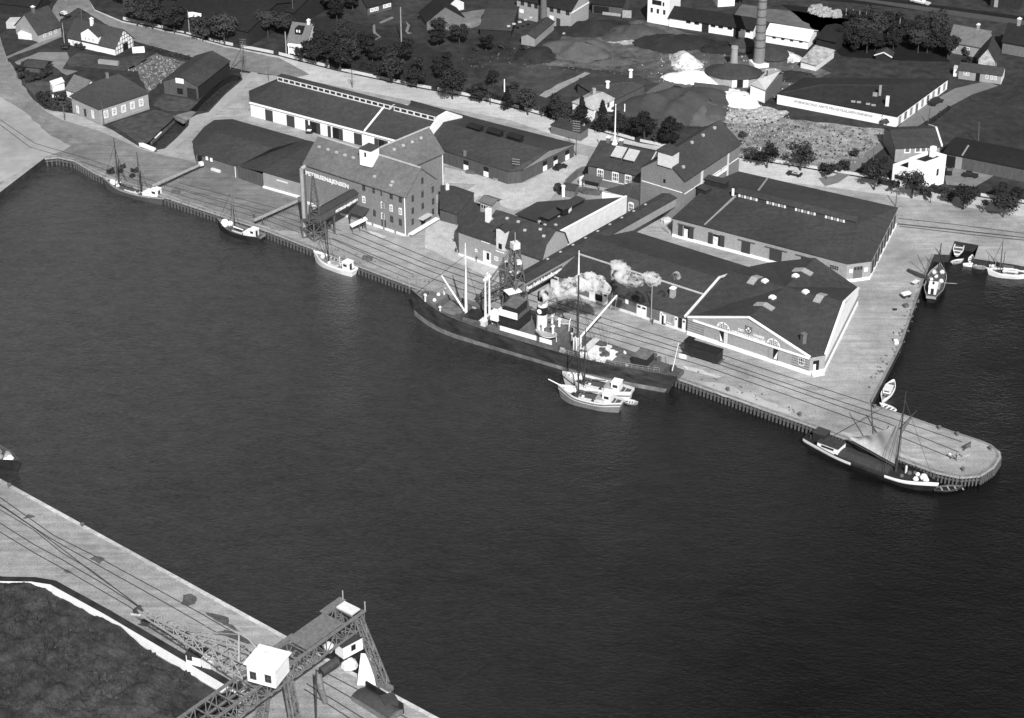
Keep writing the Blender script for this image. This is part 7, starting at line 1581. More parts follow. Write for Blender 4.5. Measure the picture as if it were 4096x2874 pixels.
# ketch at the left quay
t = boat('ketch', 'grey two-masted ketch with white wheelhouse at the left quay', 'sailing vessel', 'U', (142,800), (880,1000)); L = t.L
zd = hull(t, L, 4.6, 1.25, 1.3, .5, .55, 'steel', 'deckdark', 'timberpale', stern=.6, stripe=[(1.4, 1.9, 'timberpale', 0, 1)])
house(t, 'wheelhouse', -L*.37, -.2, zd(.13) , 2.0, 2.2, 2.0, panes='fb' 'lr'); house(t, 'cabin', -L*.26, 0, zd(.2), 2.6, 2.8, .8)
hatch(t, .2, zd(.5), 4.6, 2.4, .4)
bits(t, 'sail_bundle', [(L*.34, .3, zd(.85), 1.5), (L*.30, -.7, zd(.8), 1.2), (L*.38, .1, zd(.9), 1.1), (L*.26, .6, zd(.75), .9)], 'white')
m1 = mast(t, L*.26, 0, zd(.76), 14.0, .2, rake=-.02, shrouds=[(L*.24, 2.1, 2.2, .8), (L*.24, -2.1, 2.2, .8), (L*.5, 0, 3.0, .85), (L*.2, 2.0, 2.0, .75), (L*.2, -2.0, 2.0, .75)])
m2 = mast(t, -L*.13, .3, zd(.36), 12.0, .18, rake=-.02, shrouds=[(-L*.15, 2.1, 1.8, .8), (-L*.15, -2.1, 1.8, .8)])
spar(t, 'gaff', (-L*.15, .4, 2.4), (-L*.25, 2.5, 9.0), .12); spar(t, 'boom', (L*.25, .2, 2.6), (-L*.02, .9, 3.0), .13)
spar(t, 'gaff', (L*.24, .3, 3.2), (L*.12, 2.4, 8.5), .11); spar(t, 'bowsprit', (L*.46, 0, zd(.96)), (L*.6, 0, zd(1) + .7), .12, 'timberpale')
bits(t, 'crew_gear', [(-L*.12, -.6, zd(.38), .9), (-L*.05, .9, zd(.45), .7)], 'clothpale')
# dark cutter with white wheelhouse
t = boat('cargo_cutter', 'small dark cutter with white foredeck bundle below the loading conveyor', 'sailing vessel', 'U', (1592,1335), (2120,1500)); L = max(11, t.L)
zd = hull(t, L, 4.0, 1.2, 1.4, .35, .5, 'hullblack', 'deckdark', 'hullgrey', stern=.6)
house(t, 'wheelhouse', -L*.34, 0, zd(.16), 1.7, 1.9, 1.9, panes='flrb'); house(t, 'cabin', -L*.22, 0, zd(.25), 1.9, 2.4, .8)
hatch(t, .3, zd(.5), 3.2, 2.0, .4)
bits(t, 'sail_bundle', [(L*.36, 0, zd(.86), 1.9), (L*.28, -.8, zd(.8), 1.5), (L*.32, .7, zd(.84), 1.3)], 'white')
mast(t, L*.14, .2, zd(.64), 12.5, .16, 'hullgrey', shrouds=[(L*.12, 1.8, 1.9, .8), (L*.12, -1.8, 1.9, .8), (L*.5, 0, 3, .85)])
spar(t, 'gaff', (L*.10, .2, 2.3), (-L*.03, 2.6, 10.0), .13); spar(t, 'boom', (L*.12, .5, 2.4), (-L*.16, 1.4, 2.9), .22, 'white')
# white motor coaster
t = boat('motor_cutter', 'white hulled motor cutter with box wheelhouse below the tall granary', 'motor vessel', 'X', (1263,1046), (1414,1103)); L = max(10, t.L)
zd = hull(t, L, 3.8, 1.2, 1.3, .3, .5, 'hullwhite', 'deck', 'white', stern=.6)
house(t, 'wheelhouse', -L*.36, 0, zd(.14), 1.9, 2.1, 2.0, panes='lrb'); hatch(t, 0, zd(.5), 3.0, 2.0, .4, 'timberpale')
mast(t, L*.15, 0, zd(.65), 11.0, .17, shrouds=[(L*.13, 1.7, 1.9, .85), (L*.13, -1.7, 1.9, .85), (L*.5, 0, 2.8, .9)])
spar(t, 'mast_pole', (L*.17, .3, zd(.65)), (L*.30, .6, 9.0), .1, 'timber'); spar(t, 'boom', (-L*.16, .4, 2.2), (-L*.24, 1.2, 4.6), .2, 'white')
bits(t, 'sail_bundle', [(L*.3, 0, zd(.82), 1.2), (L*.08, .7, zd(.6), .9), (-L*.15, -.6, zd(.35), .8)], 'cream')
# steamer
t = boat('steamer', 'large black cargo steamer with white funnel steam alongside the middle of the quay', 'steamship', 'L', (118,620), (2120,1205)); L = t.L
print('steamer L', L)
B = 9.6
def sdeck(k): return 0
zd = hull(t, L, B, 3.6, 2.4, .6, 1.0, 'hullworn', 'deckdark', 'rust', stern=.35, draft=3, fine=.26, n=40, flare=.93, boot=('hullband', .5), rk=.012)
X = lambda k: -L/2 + L * k
def plate(name, k0, k1, z0, h, w=.92, m='deckdark', side='hullblack'):
 n = 6; mb = MB()
 def bb(k):
  fine = .30
  s = 1.0 if k < 1 - fine else math.cos(math.pi/2 * ((k - (1 - fine)) / fine) ** 1.35)
  if k < .35: s = .35 + .65 * math.sin(math.pi/2 * k / .35)
  return B/2 * s * w
 ks = [lerp(k0, k1, i / n) for i in range(n + 1)]
 ring = [Vector((X(k), -bb(k), 0)) for k in ks] + [Vector((X(k), bb(k), 0)) for k in reversed(ks)]
 mb.prism(ring, z0 - h, z0); return t.part(name, mb, M[m])
fc = plate('forecastle_deck', .885, .985, zd(.93) + 1.0, 1.4, .97, 'rust');
# bulwark of the bow, bollards
bits(t, 'mooring_bitt', [(X(.905), 1.2, zd(.93)+1.0, .8), (X(.915), -1.6, zd(.93)+1.0, .8), (X(.95), .3, zd(.93)+1.0, .6)], 'white', fc)
mb = MB(); mb.box((X(.955)-.6, -.8, zd(.93)+1.0), Vector((1.2,0,0)), Vector((0,1.6,0)), .8); t.part('windlass', mb, M['steel'], fc)
mb = MB(); mb.tube((X(.998)+1.5, 0, zd(1) + 1.0), (X(.998)+1.6, 0, zd(1) + 4.2), .07); t.part('jackstaff', mb, M['steelpale'])
hatch(t, X(.835), zd(.835), 5.0, 4.6, .9, 'rust', 'hullgrey'); hatch(t, X(.745), zd(.745), 5.2, 5.2, .9, 'hullblack', 'rust')
fm = mast(t, X(.785), .2, zd(.78), 17.5, .36, 'mastwhite', shrouds=[(X(.765), 4.2, 4.8, .8), (X(.765), -4.2, 4.8, .8), (X(.99), 0, 6.4, .9)]); mb = MB(); mb.tube((X(.785), .2, zd(.78)+17.4), (X(.785), .2, zd(.78)+19.0), .1); t.part('topmast', mb, M['mastwhite'], fm)
spar(t, 'derrick', (X(.79), .3, zd(.78)+1.0), (X(.87), 1.6, zd(.78)+9.6), .26, 'mastwhite', fm)
for s in (-1, 1):
 k_ = mast(t, X(.70), s*.9, zd(.70), 12.4, .34, 'mastwhite', name='kingpost')
mb = MB(); mb.beam((X(.70), -1.3, zd(.70)+11.6), (X(.70), 1.3, zd(.70)+11.6), .7, .5); t.part('crosstree', mb, M['mastwhite'])
mb = MB(); mb.tube((X(.70), 0, zd(.70)+12.0), (X(.70), 0, zd(.70)+13.2), .25); t.part('crosstree_lamp', mb, M['cream'])
mb = MB(); mb.box((X(.70)-.8, -2.4, zd(.70)), Vector((1.8,0,0)), Vector((0,4.8,0)), 1.2); t.part('winch_platform', mb, M['cream'])
# raised bridge deck amidships
zb = zd(.5) + 2.3
bd = plate('bridge_deck', .40, .66, zb, 2.4, .99, 'rust')
mb = MB(); mb.box((X(.585)-2.2, -3.1, zb), Vector((5.0,0,0)), Vector((0,6.2,0)), 3.1); bh = t.part('bridge_house', mb, M['tarred'], bd)
mb = MB(); mb.box((X(.585)-2.4, -3.6, zb+3.12), Vector((5.4,0,0)), Vector((0,7.2,0)), .15); t.part('upper_bridge_deck', mb, M['board'], bh)
house(t, 'wheelhouse', X(.585)+.3, 0, zb+3.27, 3.4, 5.2, 2.2, 'tarred', 'rust', 'flr', bd)
mb = MB(); mb.box((X(.585)-2.4, 3.54, zb+3.2), Vector((5.0,0,0)), Vector((0,.12,0)), 1.7); t.part('bridge_dodger', mb, M['white'], bh)
mb = MB(); mb.box((X(.585)+2.95, -3.5, zb+3.2), Vector((.12,0,0)), Vector((0,7.0,0)), 1.1); t.part('bridge_dodger', mb, M['white'], bh)
w_ = house(t, 'bridge_wing_cabin', X(.637), 3.3, zb + 1.6, 2.0, 1.8, 2.0, 'white', 'white', 'frb', bd); mb = MB()
for sx in (-.8, .8):
 for sy in (-.7, .7): mb.beam((X(.637)+sx, 3.3+sy, zb), (X(.637)+sx, 3.3+sy, zb+1.6), .14)
t.part('cabin_legs', mb, M['steel'], w_)
for (k0, k1) in ((.465, .608), (.405, .452)):
 mb = MB(); mb.box((X(k0), B/2*.99 - .02, zb + .05), Vector((X(k1)-X(k0),0,0)), Vector((0,.14,0)), 1.15); t.part('bulwark_board', mb, M['white'], bd)
# funnel: white, dark band with white disc, black top
fx, fz = X(.485), zb
mb = MB(); mb.tube((fx,0,fz), (fx-.25,0,fz+8.2), 1.25, 1.2, 20); fu = t.part('funnel', mb, M['white'])
mb = MB(); mb.tube((fx-.25,0,fz+8.2), (fx-.3,0,fz+9.9), 1.24, 1.24, 20); t.part('funnel_top', mb, M['hullblack'], fu)
mb = MB(); mb.tube((fx-.1,0,fz+4.6), (fx-.17,0,fz+6.6), 1.29, 1.27, 20, False); t.part('funnel_band', mb, M['hullblack'], fu)
for s in (-1, 1):
 mb = MB(); c = Vector((fx-.13, s*1.31, fz+5.6)); mb.face([c + Vector((.62*math.cos(a), 0, .62*math.sin(a))) for a in [2*math.pi*i/14 * s for i in range(14)]][::1]); t.part('funnel_disc', mb, M['white'], fu)
# engine casing, ventilators, lifeboats
mb = MB(); mb.box((X(.405), -2.6, zb), Vector((X(.47)-X(.405),0,0)), Vector((0,5.2,0)), 1.3); ec = t.part('engine_casing', mb, M['rust'], bd)
for (k, y) in ((.462,2.2),(.462,-2.2),(.425,1.9),(.43,-1.7)):
 mb = MB(); c = Vector((X(k), y, zb + 1.0)); mb.tube(c, c + Z*1.8, .28, n=8); mb.lathe(c + Z*1.8, [(.28,0),(.5,.3),(.3,.65),(.03,.75)], 8); t.part('ventilator', mb, M['white'], ec)
for s in (-1, 1):
 mb = MB(); cx = X(.435)
 def lb(u, v, s=s):
  k = u*2 - 1; w_ = 1.0 * (1 - abs(k)**2.4); a = math.pi * v
  return (cx + 2.9*k, s*3.7 + w_*math.cos(a), zb + 1.2 + .5*k*k - .75*w_*math.sin(a) + .5)
 mb.grid(lb, 14, 8); lbt = t.part('lifeboat', mb, M['white'], bd); mb = MB(); mb.grid(lambda u, v: (cx + 2.7*(u*2-1), s*3.7 + .9*(1-abs(u*2-1)**2.4)*(v*2-1), zb + 1.72 + .5*(u*2-1)**2), 10, 2); t.part('boat_cover', mb, M['sail'], lbt)
 for dx in (-2.2, 2.2): mb = MB(); mb.tube((cx+dx, s*2.9, zb), (cx+dx, s*3.2, zb+2.4), .09); mb.tube((cx+dx, s*3.2, zb+2.4), (cx+dx, s*3.9, zb+2.9), .09); t.part('davit', mb, M['white'], bd)
# after part: main mast, cargo hatch with pale cargo, poop
mm = mast(t, X(.345), 0, zd(.34), 19.5, .34, 'mast', shrouds=[(X(.325), 4.3, 4.4, .8), (X(.325), -4.3, 4.4, .8), (X(.31), 4.3, 4.4, .75), (X(.31), -4.3, 4.4, .75), (X(.48), 0, 12.5, .9)])
mb = MB(); mb.tube((X(.345), 0, zd(.34)+19.4), (X(.345), 0, zd(.34)+25.5), .22, .1); t.part('topmast', mb, M['mastwhite'], mm)
mb = MB(); mb.box((X(.345)-.7, -.8, zd(.34)), Vector((1.4,0,0)), Vector((0,1.6,0)), 3.2); t.part('mast_house', mb, M['white'], mm)
spar(t, 'derrick', (X(.335), -.3, zd(.34)+3.4), (X(.235), -4.6, zd(.34)+14.0), .27, 'mastwhite', mm)
mb = MB()
for (dx, dy) in ((0,0), (1.4,-.4)): mb.tube((X(.235)+dx, -4.6+dy, zd(.34)+13.9), (X(.24)+dx*.6, -2.2+dy, zd(.25)+1.2), .05, n=4)
t.part('cargo_fall', mb, M['steelpale'], mm)
hatch(t, X(.255), zd(.25), 6.5, 4.8, .9, 'cream', 'cream')
rnd = random.Random(4)
for k in range(26):
 mb = MB(); x, y = X(.255) + rnd.uniform(-4.2, 4.0), rnd.uniform(-3.6, 3.2); s = rnd.uniform(.7, 1.3); z = zd(.25) + (.95 if abs(x - X(.255)) < 3.2 and abs(y) < 2.3 else .05)
 mb.cbox((x, y, z), s*1.3, s, s*rnd.uniform(.4, .8), rnd.uniform(0, 3)); t.part('cargo_sack', mb, M['cargo'] if k % 4 else M['board'])
mb = MB(); mb.hexa([(X(.30)-.2,-4.9,zd(.25)+1.0),(X(.30)+1.4,-4.9,zd(.25)+1.0),(X(.28)+1.4,3.6,zd(.25)+2.6),(X(.28)-.2,3.6,zd(.25)+2.6),(X(.30)-.2,-4.9,zd(.25)+1.15),(X(.30)+1.4,-4.9,zd(.25)+1.15),(X(.28)+1.4,3.6,zd(.25)+2.75),(X(.28)-.2,3.6,zd(.25)+2.75)]); t.part('cargo_board', mb, M['cream'])
hatch(t, X(.165), zd(.16), 4.2, 4.0, .8, 'rust', 'rust')
pd = plate('poop_deck', .012, .125, zd(.06) + 1.3, 1.5, .97, 'board')
house(t, 'stern_house', X(.095), 0, zd(.06) + 1.3, 3.4, 4.0, 2.0, 'tarred', 'rust', 'lr', pd)
for k, y in ((.075,-2.9),(.055,-2.2),(.04,1.5)): mb = MB(); mb.cbox((X(k), y, zd(.06)+1.3), 1.2, .7, .9, k*20); t.part('deck_gear', mb, M['steel'], pd)
for k in range(3): mb = MB(); mb.cbox((X(.088)+k*.9-.6, -2.06, zd(.06)+2.2), .55, .06, .7); t.part('white_port', mb, M['white'], pd)
mb = MB(); mb.tube((X(.0)-.9, 0, zd(0)+1.0), (X(-.012)-1.4, 0, zd(0)+8.6), .12, .07); es = t.part('ensign_staff', mb, M['mastwhite'])
mb = MB(); mb.grid(lambda u, v: (X(-.01)-1.5-2.2*u, .25*math.sin(u*6), zd(0)+6.2-1.1*v-.4*u), 8, 3); t.part('ensign', mb, M['white'], es)
n = 18
for s in (-1, 1):
 pr = None; mb = MB()
 for i in range(n + 1):
  k = .02 + .34 * i / n; b_ = B/2*(.35 + .65*math.sin(math.pi/2*min(1, k/.35)))*.98; p = Vector((X(k), s*b_, zd(k)+1.0)); mb.tube(p, p + Z*1.0, .035, n=4)
  if pr: mb.tube(pr + Z*1.0, p + Z*1.0, .04, n=4); mb.tube(pr + Z*.5, p + Z*.5, .03, n=4)
  pr = p
 t.part('guard_rail', mb, M['steelpale'])
mb = MB(); mb.box((X(.012)-.7, -.12, -1.6), Vector((1.3,0,0)), Vector((0,.24,0)), 2.5); t.part('rudder', mb, M['hullgrey'])
for k, y, w_, m in ((.80,2.2,1.4,'steel'),(.775,-2.4,1.2,'steelpale'),(.815,-2.9,1.0,'rust'),(.72,2.6,1.3,'steel'),(.715,-2.8,1.2,'steel'),(.38,2.8,1.3,'steelpale'),(.37,-2.6,1.4,'steel'),(.31,2.9,1.1,'cream'),(.205,2.6,1.3,'steel'),(.2,-2.8,1.2,'steel'),(.135,2.4,1.0,'steelpale')):
 mb = MB(); c = Vector((X(k), y, zd(k))); mb.cbox(c, w_, w_*.7, .5, 0); mb.tube(c + Vector((-.5,0,.8)), c + Vector((.5,0,.8)), .35, n=8); t.part('deck_winch', mb, M[m])
for k, y in ((.93,2.6),(.9,-2.6),(.86,3.6),(.66,-3.2),(.655,3.0),(.39,-3.0)):
 mb = MB(); c = Vector((X(k), y, zd(k) + (1.0 if k > .885 else 0))); mb.tube(c, c + Z*1.6, .22, n=7); mb.lathe(c + Z*1.5, [(.22,0),(.42,.3),(.25,.55),(.03,.62)], 7); t.part('ventilator', mb, M['cream'])
# two sailing coasters outside the steamer
def coaster(label, bow, stern, hm, stripes, bs=True, mh=15, hull_w=4.8):
 t = boat('sailing_coaster', label, 'sailing vessel', 'T', bow, stern, group=None); L = t.L
 zd = hull(t, L, hull_w, 1.7, 1.2, .5, .6, hm, 'deckdark', 'cream', stern=.45, stripe=stripes)
 house(t, 'wheelhouse', -L*.30, 0, zd(.2), 1.9, 2.2, 2.2, panes='flr'); house(t, 'cabin', -L*.20, 0, zd(.28), 2.0, 2.6, .9, 'cream', 'timberpale')
 hatch(t, L*.02, zd(.5), L*.30, 2.6, .5, 'deckdark', 'cream')
 mast(t, L*.2, .1, zd(.7), mh, .22, shrouds=[(L*.18, 2.2, 2.6, .8), (L*.18, -2.2, 2.6, .8), (L*.14, 2.2, 2.5, .75), (L*.14, -2.2, 2.5, .75), (L*.5, 0, 3.4, .85)])
 spar(t, 'boom', (L*.18, 0, zd(.7)+.9), (-L*.14, .5, zd(.4)+2.2), .16, 'timber');
 bits(t, 'sail_bundle', [(L*.34, .2, zd(.85), 1.5), (L*.28, -.6, zd(.8), 1.1), (L*.4, 0, zd(.9), 1.1), (L*.1, .8, zd(.6), .9), (L*.13, -.9, zd(.62), .9)], 'white')
 bits(t, 'deck_barrel', [(L*.26, .9, zd(.76), .8), (-L*.08, 1.3, zd(.42), .7)], 'hullblack')
 if bs: spar(t, 'bowsprit', (L*.44, 0, zd(.95)+.3), (L*.72, 0, zd(1)+1.3), .14, 'white')
 spar(t, 'tiller_spar', (-L*.42, .4, zd(.08)), (-L*.5, .8, zd(.03)+2.0), .09, 'white')
 return t
coaster('outer grey sailing coaster with double white strake and bowsprit beside the steamer', (470,960), (1240,1130), 'hullgrey', [(.55, .80, 'white', 0, 1), (1.55, 1.95, 'white', 0, 1)])
coaster('inner white coaster moored between the steamer and the outer grey coaster', (530,790), (1370,985), 'hullwhite', [(.3, .6, 'hullblack', 0, 1)], bs=False, mh=14)
# sailing barge at the pier head
t = boat('sailing_barge', 'long black sailing barge with white bow and half lowered sail at the pier head', 'barge', 'O', (1440,1072), (335,660)); L = t.L; print('barge', L)
zd = hull(t, L, 6.0, 1.2, 1.0, .7, .6, 'hullblack', 'hullblack', 'hullblack', stern=.55, fine=.28, n=36, stripe=[(.55, 1.9, 'cream', .0, .38), (.55, 1.9, 'white', .66, 1.0)])
house(t, 'cabin', -L*.33, -.3, zd(.17), 5.0, 3.4, 1.6, 'white', 'roof', 'lr'); house(t, 'stern_house', -L*.44, .8, zd(.06), 2.8, 2.6, 2.3, 'tarred', 'roofmid')
mb = MB(); mb.grid(lambda u, v: (-L*.27 + L*.44*u, -2.1 + 4.2*v, zd(.5) + .5 + .45*math.sin(math.pi*v)), 2, 6); mb.box((-L*.27, -2.1, zd(.5)), Vector((L*.44,0,0)), Vector((0,4.2,0)), .5); t.part('hatch_cover', mb, M['roof'])
mx = L*.2
mm = mast(t, mx, .2, zd(.7), 20.0, .26, 'mast', rake=-.02, shrouds=[(mx-.6, 2.8, 2.2, .8), (mx-.6, -2.8, 2.2, .8), (mx-1.3, 2.8, 2.1, .78), (mx-1.3, -2.8, 2.1, .78), (L*.5, 0, 3.0, .9), (-L*.4, 2.0, 2.2, .95)])
bm = spar(t, 'boom', (mx-.3, .3, zd(.7)+1.2), (-L*.24, 1.8, zd(.3)+2.4), .2, 'mast', mm)
A0, A1, A2, A3 = Vector((mx-.35, .4, zd(.7)+1.6)), Vector((mx-.3, .5, zd(.7)+11.5)), Vector((mx-1.2, .7, zd(.7)+10.4)), Vector((-L*.22, 1.8, zd(.3)+2.8))
def sail(u, v):
 lo = lerp(A0, A3, u); hi = lerp(A1, A3 + Z*.6, u ** .72); p = lerp(lo, hi, v); return p + Vector((0, .9*math.sin(math.pi*u)*math.sin(math.pi*v) + .12*math.sin(u*22)*v, -.8*math.sin(math.pi*u)*v))
mb = MB(); mb.grid(sail, 24, 12); t.part('sail', mb, M['sail'], mm)
spar(t, 'gaff', (mx-.3, .4, zd(.7)+10.4), (mx+1.6, 3.8, zd(.7)+14.0), .14, 'mast', mm); spar(t, 'sprit', (-L*.03, 2.6, zd(.5)+2.0), (-L*.14, 5.2, zd(.5)+12.0), .15, 'mast', mm)
mb = MB(); mb.grid(lambda u, v: (mx + 1.2*u, .6 + 2.2*u, zd(.7) + 10.8 + 2.2*u - (1-u)*.3 - 2.0*v*(1-u*.7)), 6, 3); t.part('furled_topsail', mb, M['rooflight'], mm)
bits(t, 'sail_bundle', [(L*.42, .5, zd(.92), 1.5), (L*.38, -.8, zd(.88), 1.1), (L*.45, -.2, zd(.95), 1.2), (L*.36, 1.2, zd(.86), .9)], 'white'); bits(t, 'deck_gear', [(L*.3, .8, zd(.8), 1.0), (L*.27, -1.0, zd(.77), .9), (L*.33, 1.6, zd(.83), .8)], 'steel')
mb = MB(); mb.tube((L*.27, .9, zd(.77)), (L*.27, .9, zd(.77)+1.7), .25); t.part('stove_pipe', mb, M['cream']); spar(t, 'rudder_post', (-L*.5, 0, -.5), (-L*.515, 0, zd(0)+.9), .3, 'mast')
# small craft
def dinghy(label, f, bow, stern, B, hm, dm='timber', rm='white', thw=3, cat='rowing boat', name='dinghy', deckz=.55, group=None):
 t = boat(name, label, cat, f, bow, stern, group=group); zd = hull(t, max(3, t.L), B, deckz*.4, .25, .1, deckz*.6, hm, dm, rm, stern=.5 if name == 'dinghy' else 0.0, draft=.3, n=12, fine=.55)
 for k in range(thw): mb = MB(); x = t.L * (-.25 + .25*k); mb.box((x-.15, -B*.4, deckz*.55), Vector((.3,0,0)), Vector((0,B*.8,0)), .08); t.part('thwart', mb, M[rm if dm == 'timber' else 'timberpale'])
 return t, zd
dinghy('grey dinghy lying astern of the two sailing coasters', 'T', (1455,1045), (1325,1025), 1.8, 'hullgrey', rm='cream')
dinghy('dark open rowing boat tied under the rounded pier head', 'O', (1720,1050), (1470,1070), 2.2, 'hullblack', 'hullblack', 'timber', 4)
dinghy('white dinghy in the corner where the narrow pier begins', 'O', (965,285), (1100,345), 1.9, 'hullwhite', rm='white')
t, zd = dinghy('white cabin motorboat moored at the pier corner', 'O', (985,270), (1085,85), 2.6, 'hullwhite', 'deck', 'white', 0, 'motorboat', 'motorboat', .9)
house(t, 'cabin', -.2, 0, .7, 2.6, 1.7, .8, 'white', 'cream', 'f'); mb = MB(); mb.box((-t.L*.42, -.8, .6), Vector((1.6,0,0)), Vector((0,1.6,0)), .1); t.part('cockpit_floor', mb, M['timber'])
for s in (-.35, .35): mb = MB(); mb.box((t.L*.2, s-.2, .75), Vector((.6,0,0)), Vector((0,.35,0)), .06); t.part('fore_hatch', mb, DK)
t = boat('fishing_boat', 'dark fishing boat with white deckhouse seen from astern in the basin', 'fishing boat', 'N', (1175,640), (1065,1030)); L = max(12, t.L); print('fishing', L)
zd = hull(t, L, 4.8, 1.1, 1.0, .4, .6, 'hullblack', 'deckdark', 'timberpale', stern=.5)
house(t, 'deckhouse', -L*.28, .1, zd(.2), 3.0, 1.9, 1.9, 'white', 'white', 'b'); house(t, 'companionway', -L*.12, 0, zd(.35), 1.6, 2.6, 1.1, 'timberpale', 'timberpale')
mb = MB(); mb.tube((-L*.27, .1, zd(.2)+2.0), (-L*.27, .1, zd(.2)+2.6), .22); t.part('exhaust', mb, DK)
mast(t, L*.22, 0, zd(.72), 9.0, .16, shrouds=[(L*.2, 2.1, 2.2, .85), (L*.2, -2.1, 2.2, .85), (L*.5, 0, 2.6, .9)]); spar(t, 'boom', (L*.2, .3, zd(.7)+.8), (-L*.1, .7, zd(.4)+2.8), .12, 'mast'); spar(t, 'trawl_boom', (0, -2.0, zd(.5)+.6), (-L*.04, -5.2, zd(.5)+1.2), .1, 'timberpale'); spar(t, 'stay_boom', (L*.1, 2.0, 1.8), (L*.24, 5.4, 6.4), .1, 'mast')
bits(t, 'net_heap', [(L*.3, .9, zd(.8), 1.2), (L*.33, -.9, zd(.83), 1.1), (L*.1, 1.3, zd(.6), 1.0), (L*.08, -1.2, zd(.58), 1.1), (L*.2, .3, zd(.7), 1.0)], 'cargo')
mb = MB(); sl = 0.14
t, zd = dinghy('white rimmed open boat hauled up on the slip at the basin head', 'N', (1455,262), (1405,440), 2.6, 'hullwhite', 'timber', 'white', 2)
t.o.location.z = WL + .75
dinghy('small grey dinghy afloat below the slip', 'N', (1490,485), (1345,520), 1.7, 'hullgrey', 'timberpale', 'cream', 2)
dinghy('slim white dinghy afloat right of the slip', 'N', (1495,545), (1655,548), 1.5, 'hullwhite', 'white', 'white', 2)
dinghy('white rowing boat pointing at the basin wall by the slip', 'N', (1610,430), (1595,530), 1.7, 'hullwhite', 'timber', 'white', 3)
dinghy('dark dinghy behind the bow of the white yacht', 'N', (1645,572), (1755,582), 1.5, 'hullgrey', 'timber', 'timberpale', 2)
dinghy('small white tender at the bow of the white yacht', 'N', (1765,535), (1850,590), 1.8, 'hullwhite', 'white', 'white', 0)
t = boat('yacht', 'white two-masted yacht moored at the right edge of the basin', 'yacht', 'N', (1830,660), (2330,700)); L = max(9, t.L)
zd = hull(t, L, 3.2, .9, .5, .2, .35, 'hullwhite', 'deckdark', 'white', stern=.3); house(t, 'cabin', -L*.05, 0, zd(.5), 3.6, 1.7, .7, 'timberpale', 'cream', 'lr')
mast(t, L*.22, 0, zd(.7), 9.5, .12, 'timber', rake=-.02, shrouds=[(L*.2, 1.4, 1.2, .85), (L*.2, -1.4, 1.2, .85), (L*.5, 0, 1.6, .9)]); mast(t, L*.15, .2, zd(.65), 6.0, .14, 'mast'); mast(t, L*.36, .1, zd(.85), 5.0, .08, 'timberpale'); spar(t, 'boom', (L*.2, .1, 2.0), (-L*.2, .3, 2.2), .16, 'white')
t = boat('launch', 'white launch lying behind the two-masted yacht at the right edge', 'launch', 'N', (1850,600), (2300,640)); zd = hull(t, max(8, t.L), 2.6, .7, .5, .1, .35, 'hullwhite', 'deck', 'white', stern=.5); house(t, 'cabin', 0, 0, zd(.5), 2.6, 1.6, .9, 'white', 'timber', 'lr')
t = boat('tug', 'cluttered vessel with white stern boat poking in at the left edge of the near quay', 'vessel', 'P', (165,310), (-300,60)); L = t.L
zd = hull(t, L, 4.5, 1.6, 1.0, .4, .6, 'hullblack', 'deckdark', 'timber', stern=.5); bits(t, 'cargo_heap', [(L*.3, .4, zd(.8), 1.6), (L*.22, -.8, zd(.7), 1.5), (L*.25, 1.0, zd(.75), 1.3), (L*.12, .2, zd(.6), 1.6)], 'rubble'); bits(t, 'sail_bundle', [(L*.38, -.2, zd(.88), 1.5), (L*.34, -.9, zd(.84), 1.0)], 'white'); house(t, 'deckhouse', -L*.1, 0, zd(.4), 3, 2.4, 1.8, 'cream')
# ------------------------------------------------------------------ quay fittings, towers, cranes, smoke, people
def lattice(mb, p, q, w0, w1, n=8, th=.14, tb=.09, up=None):
 """four-chord lattice from p to q, square section w0 -> w1"""
 p, q = Vector(p), Vector(q); d = (q - p).normalized(); u = d.cross(up or Z); u = Vector((1,0,0)) if u.length < 1e-3 else u.normalized(); k = u.cross(d)
 def cr(t, i): w = lerp(w0, w1, t) / 2; s = ((-1,-1),(1,-1),(1,1),(-1,1))[i]; return lerp(p, q, t) + u*(s[0]*w) + k*(s[1]*w)
 for i in range(4): mb.beam(cr(0, i), cr(1, i), th)
 for j in range(n):
  t0, t1 = j / n, (j + 1) / n
  for i in range(4):
   a, b_ = (i, (i + 1) % 4) if j % 2 else ((i + 1) % 4, i)
   mb.beam(cr(t0, a), cr(t1, b_), tb); mb.beam(cr(t1, i), cr(t1, (i + 1) % 4), tb)
 return mb
# timber fendering along the quay: walers with a post every 1.2 m
def fender(label, f, xy, nposts):
 q = pts(f, *xy); t = Thing('quay_fender', label, 'fender', (q[0] + q[-1]) / 2); Ls = [(q[i+1]-q[i]).length for i in range(len(q)-1)]; T = sum(Ls)
 def along(s):
  for i, l in enumerate(Ls):
   if s <= l or i == len(Ls) - 1: return lerp(q[i], q[i+1], s / l), (q[i+1] - q[i]).normalized()
   s -= l
 for z, m in ((-.16, 'timberpale'), (-.95, 'timber')):
  mb = MB()
  for i in range(len(q) - 1):
   d = (q[i+1] - q[i]).normalized(); n = Vector((d.y, -d.x, 0)); mb.box(q[i] + n*.12 + Z*(z-.14), q[i+1] - q[i], n*.32, .3)
  t.part('waler', mb, M[m])
 for k in range(nposts):
  p, d = along(T * (k + .5) / nposts); n = Vector((d.y, -d.x, 0)); mb = MB(); mb.box(p + n*.34 - d*.16 + Z*(WL - .8), d*.32, n*.34, 2.75 + .0); t.part('post', mb, M['timber'])
fender('dark timber fendering along the left curve of the quay', 'X', (178,633, 232,628, 300,642, 380,690, 430,712), 20)
fender('timber fendering on the quay wall from the ketch to the tall granary', 'X', (430,712, 1070,922, 1240,988), 62)
fender('timber fendering on the quay wall from the white cutter to the steamer bow', 'X', (1240,988, 1640,1140, 1720,1168), 36)
fender('timber fendering on the quay wall between the steamer and the barge', 'X', (2660,1495, 2720,1516, 3252,1704, 3330,1733), 46)
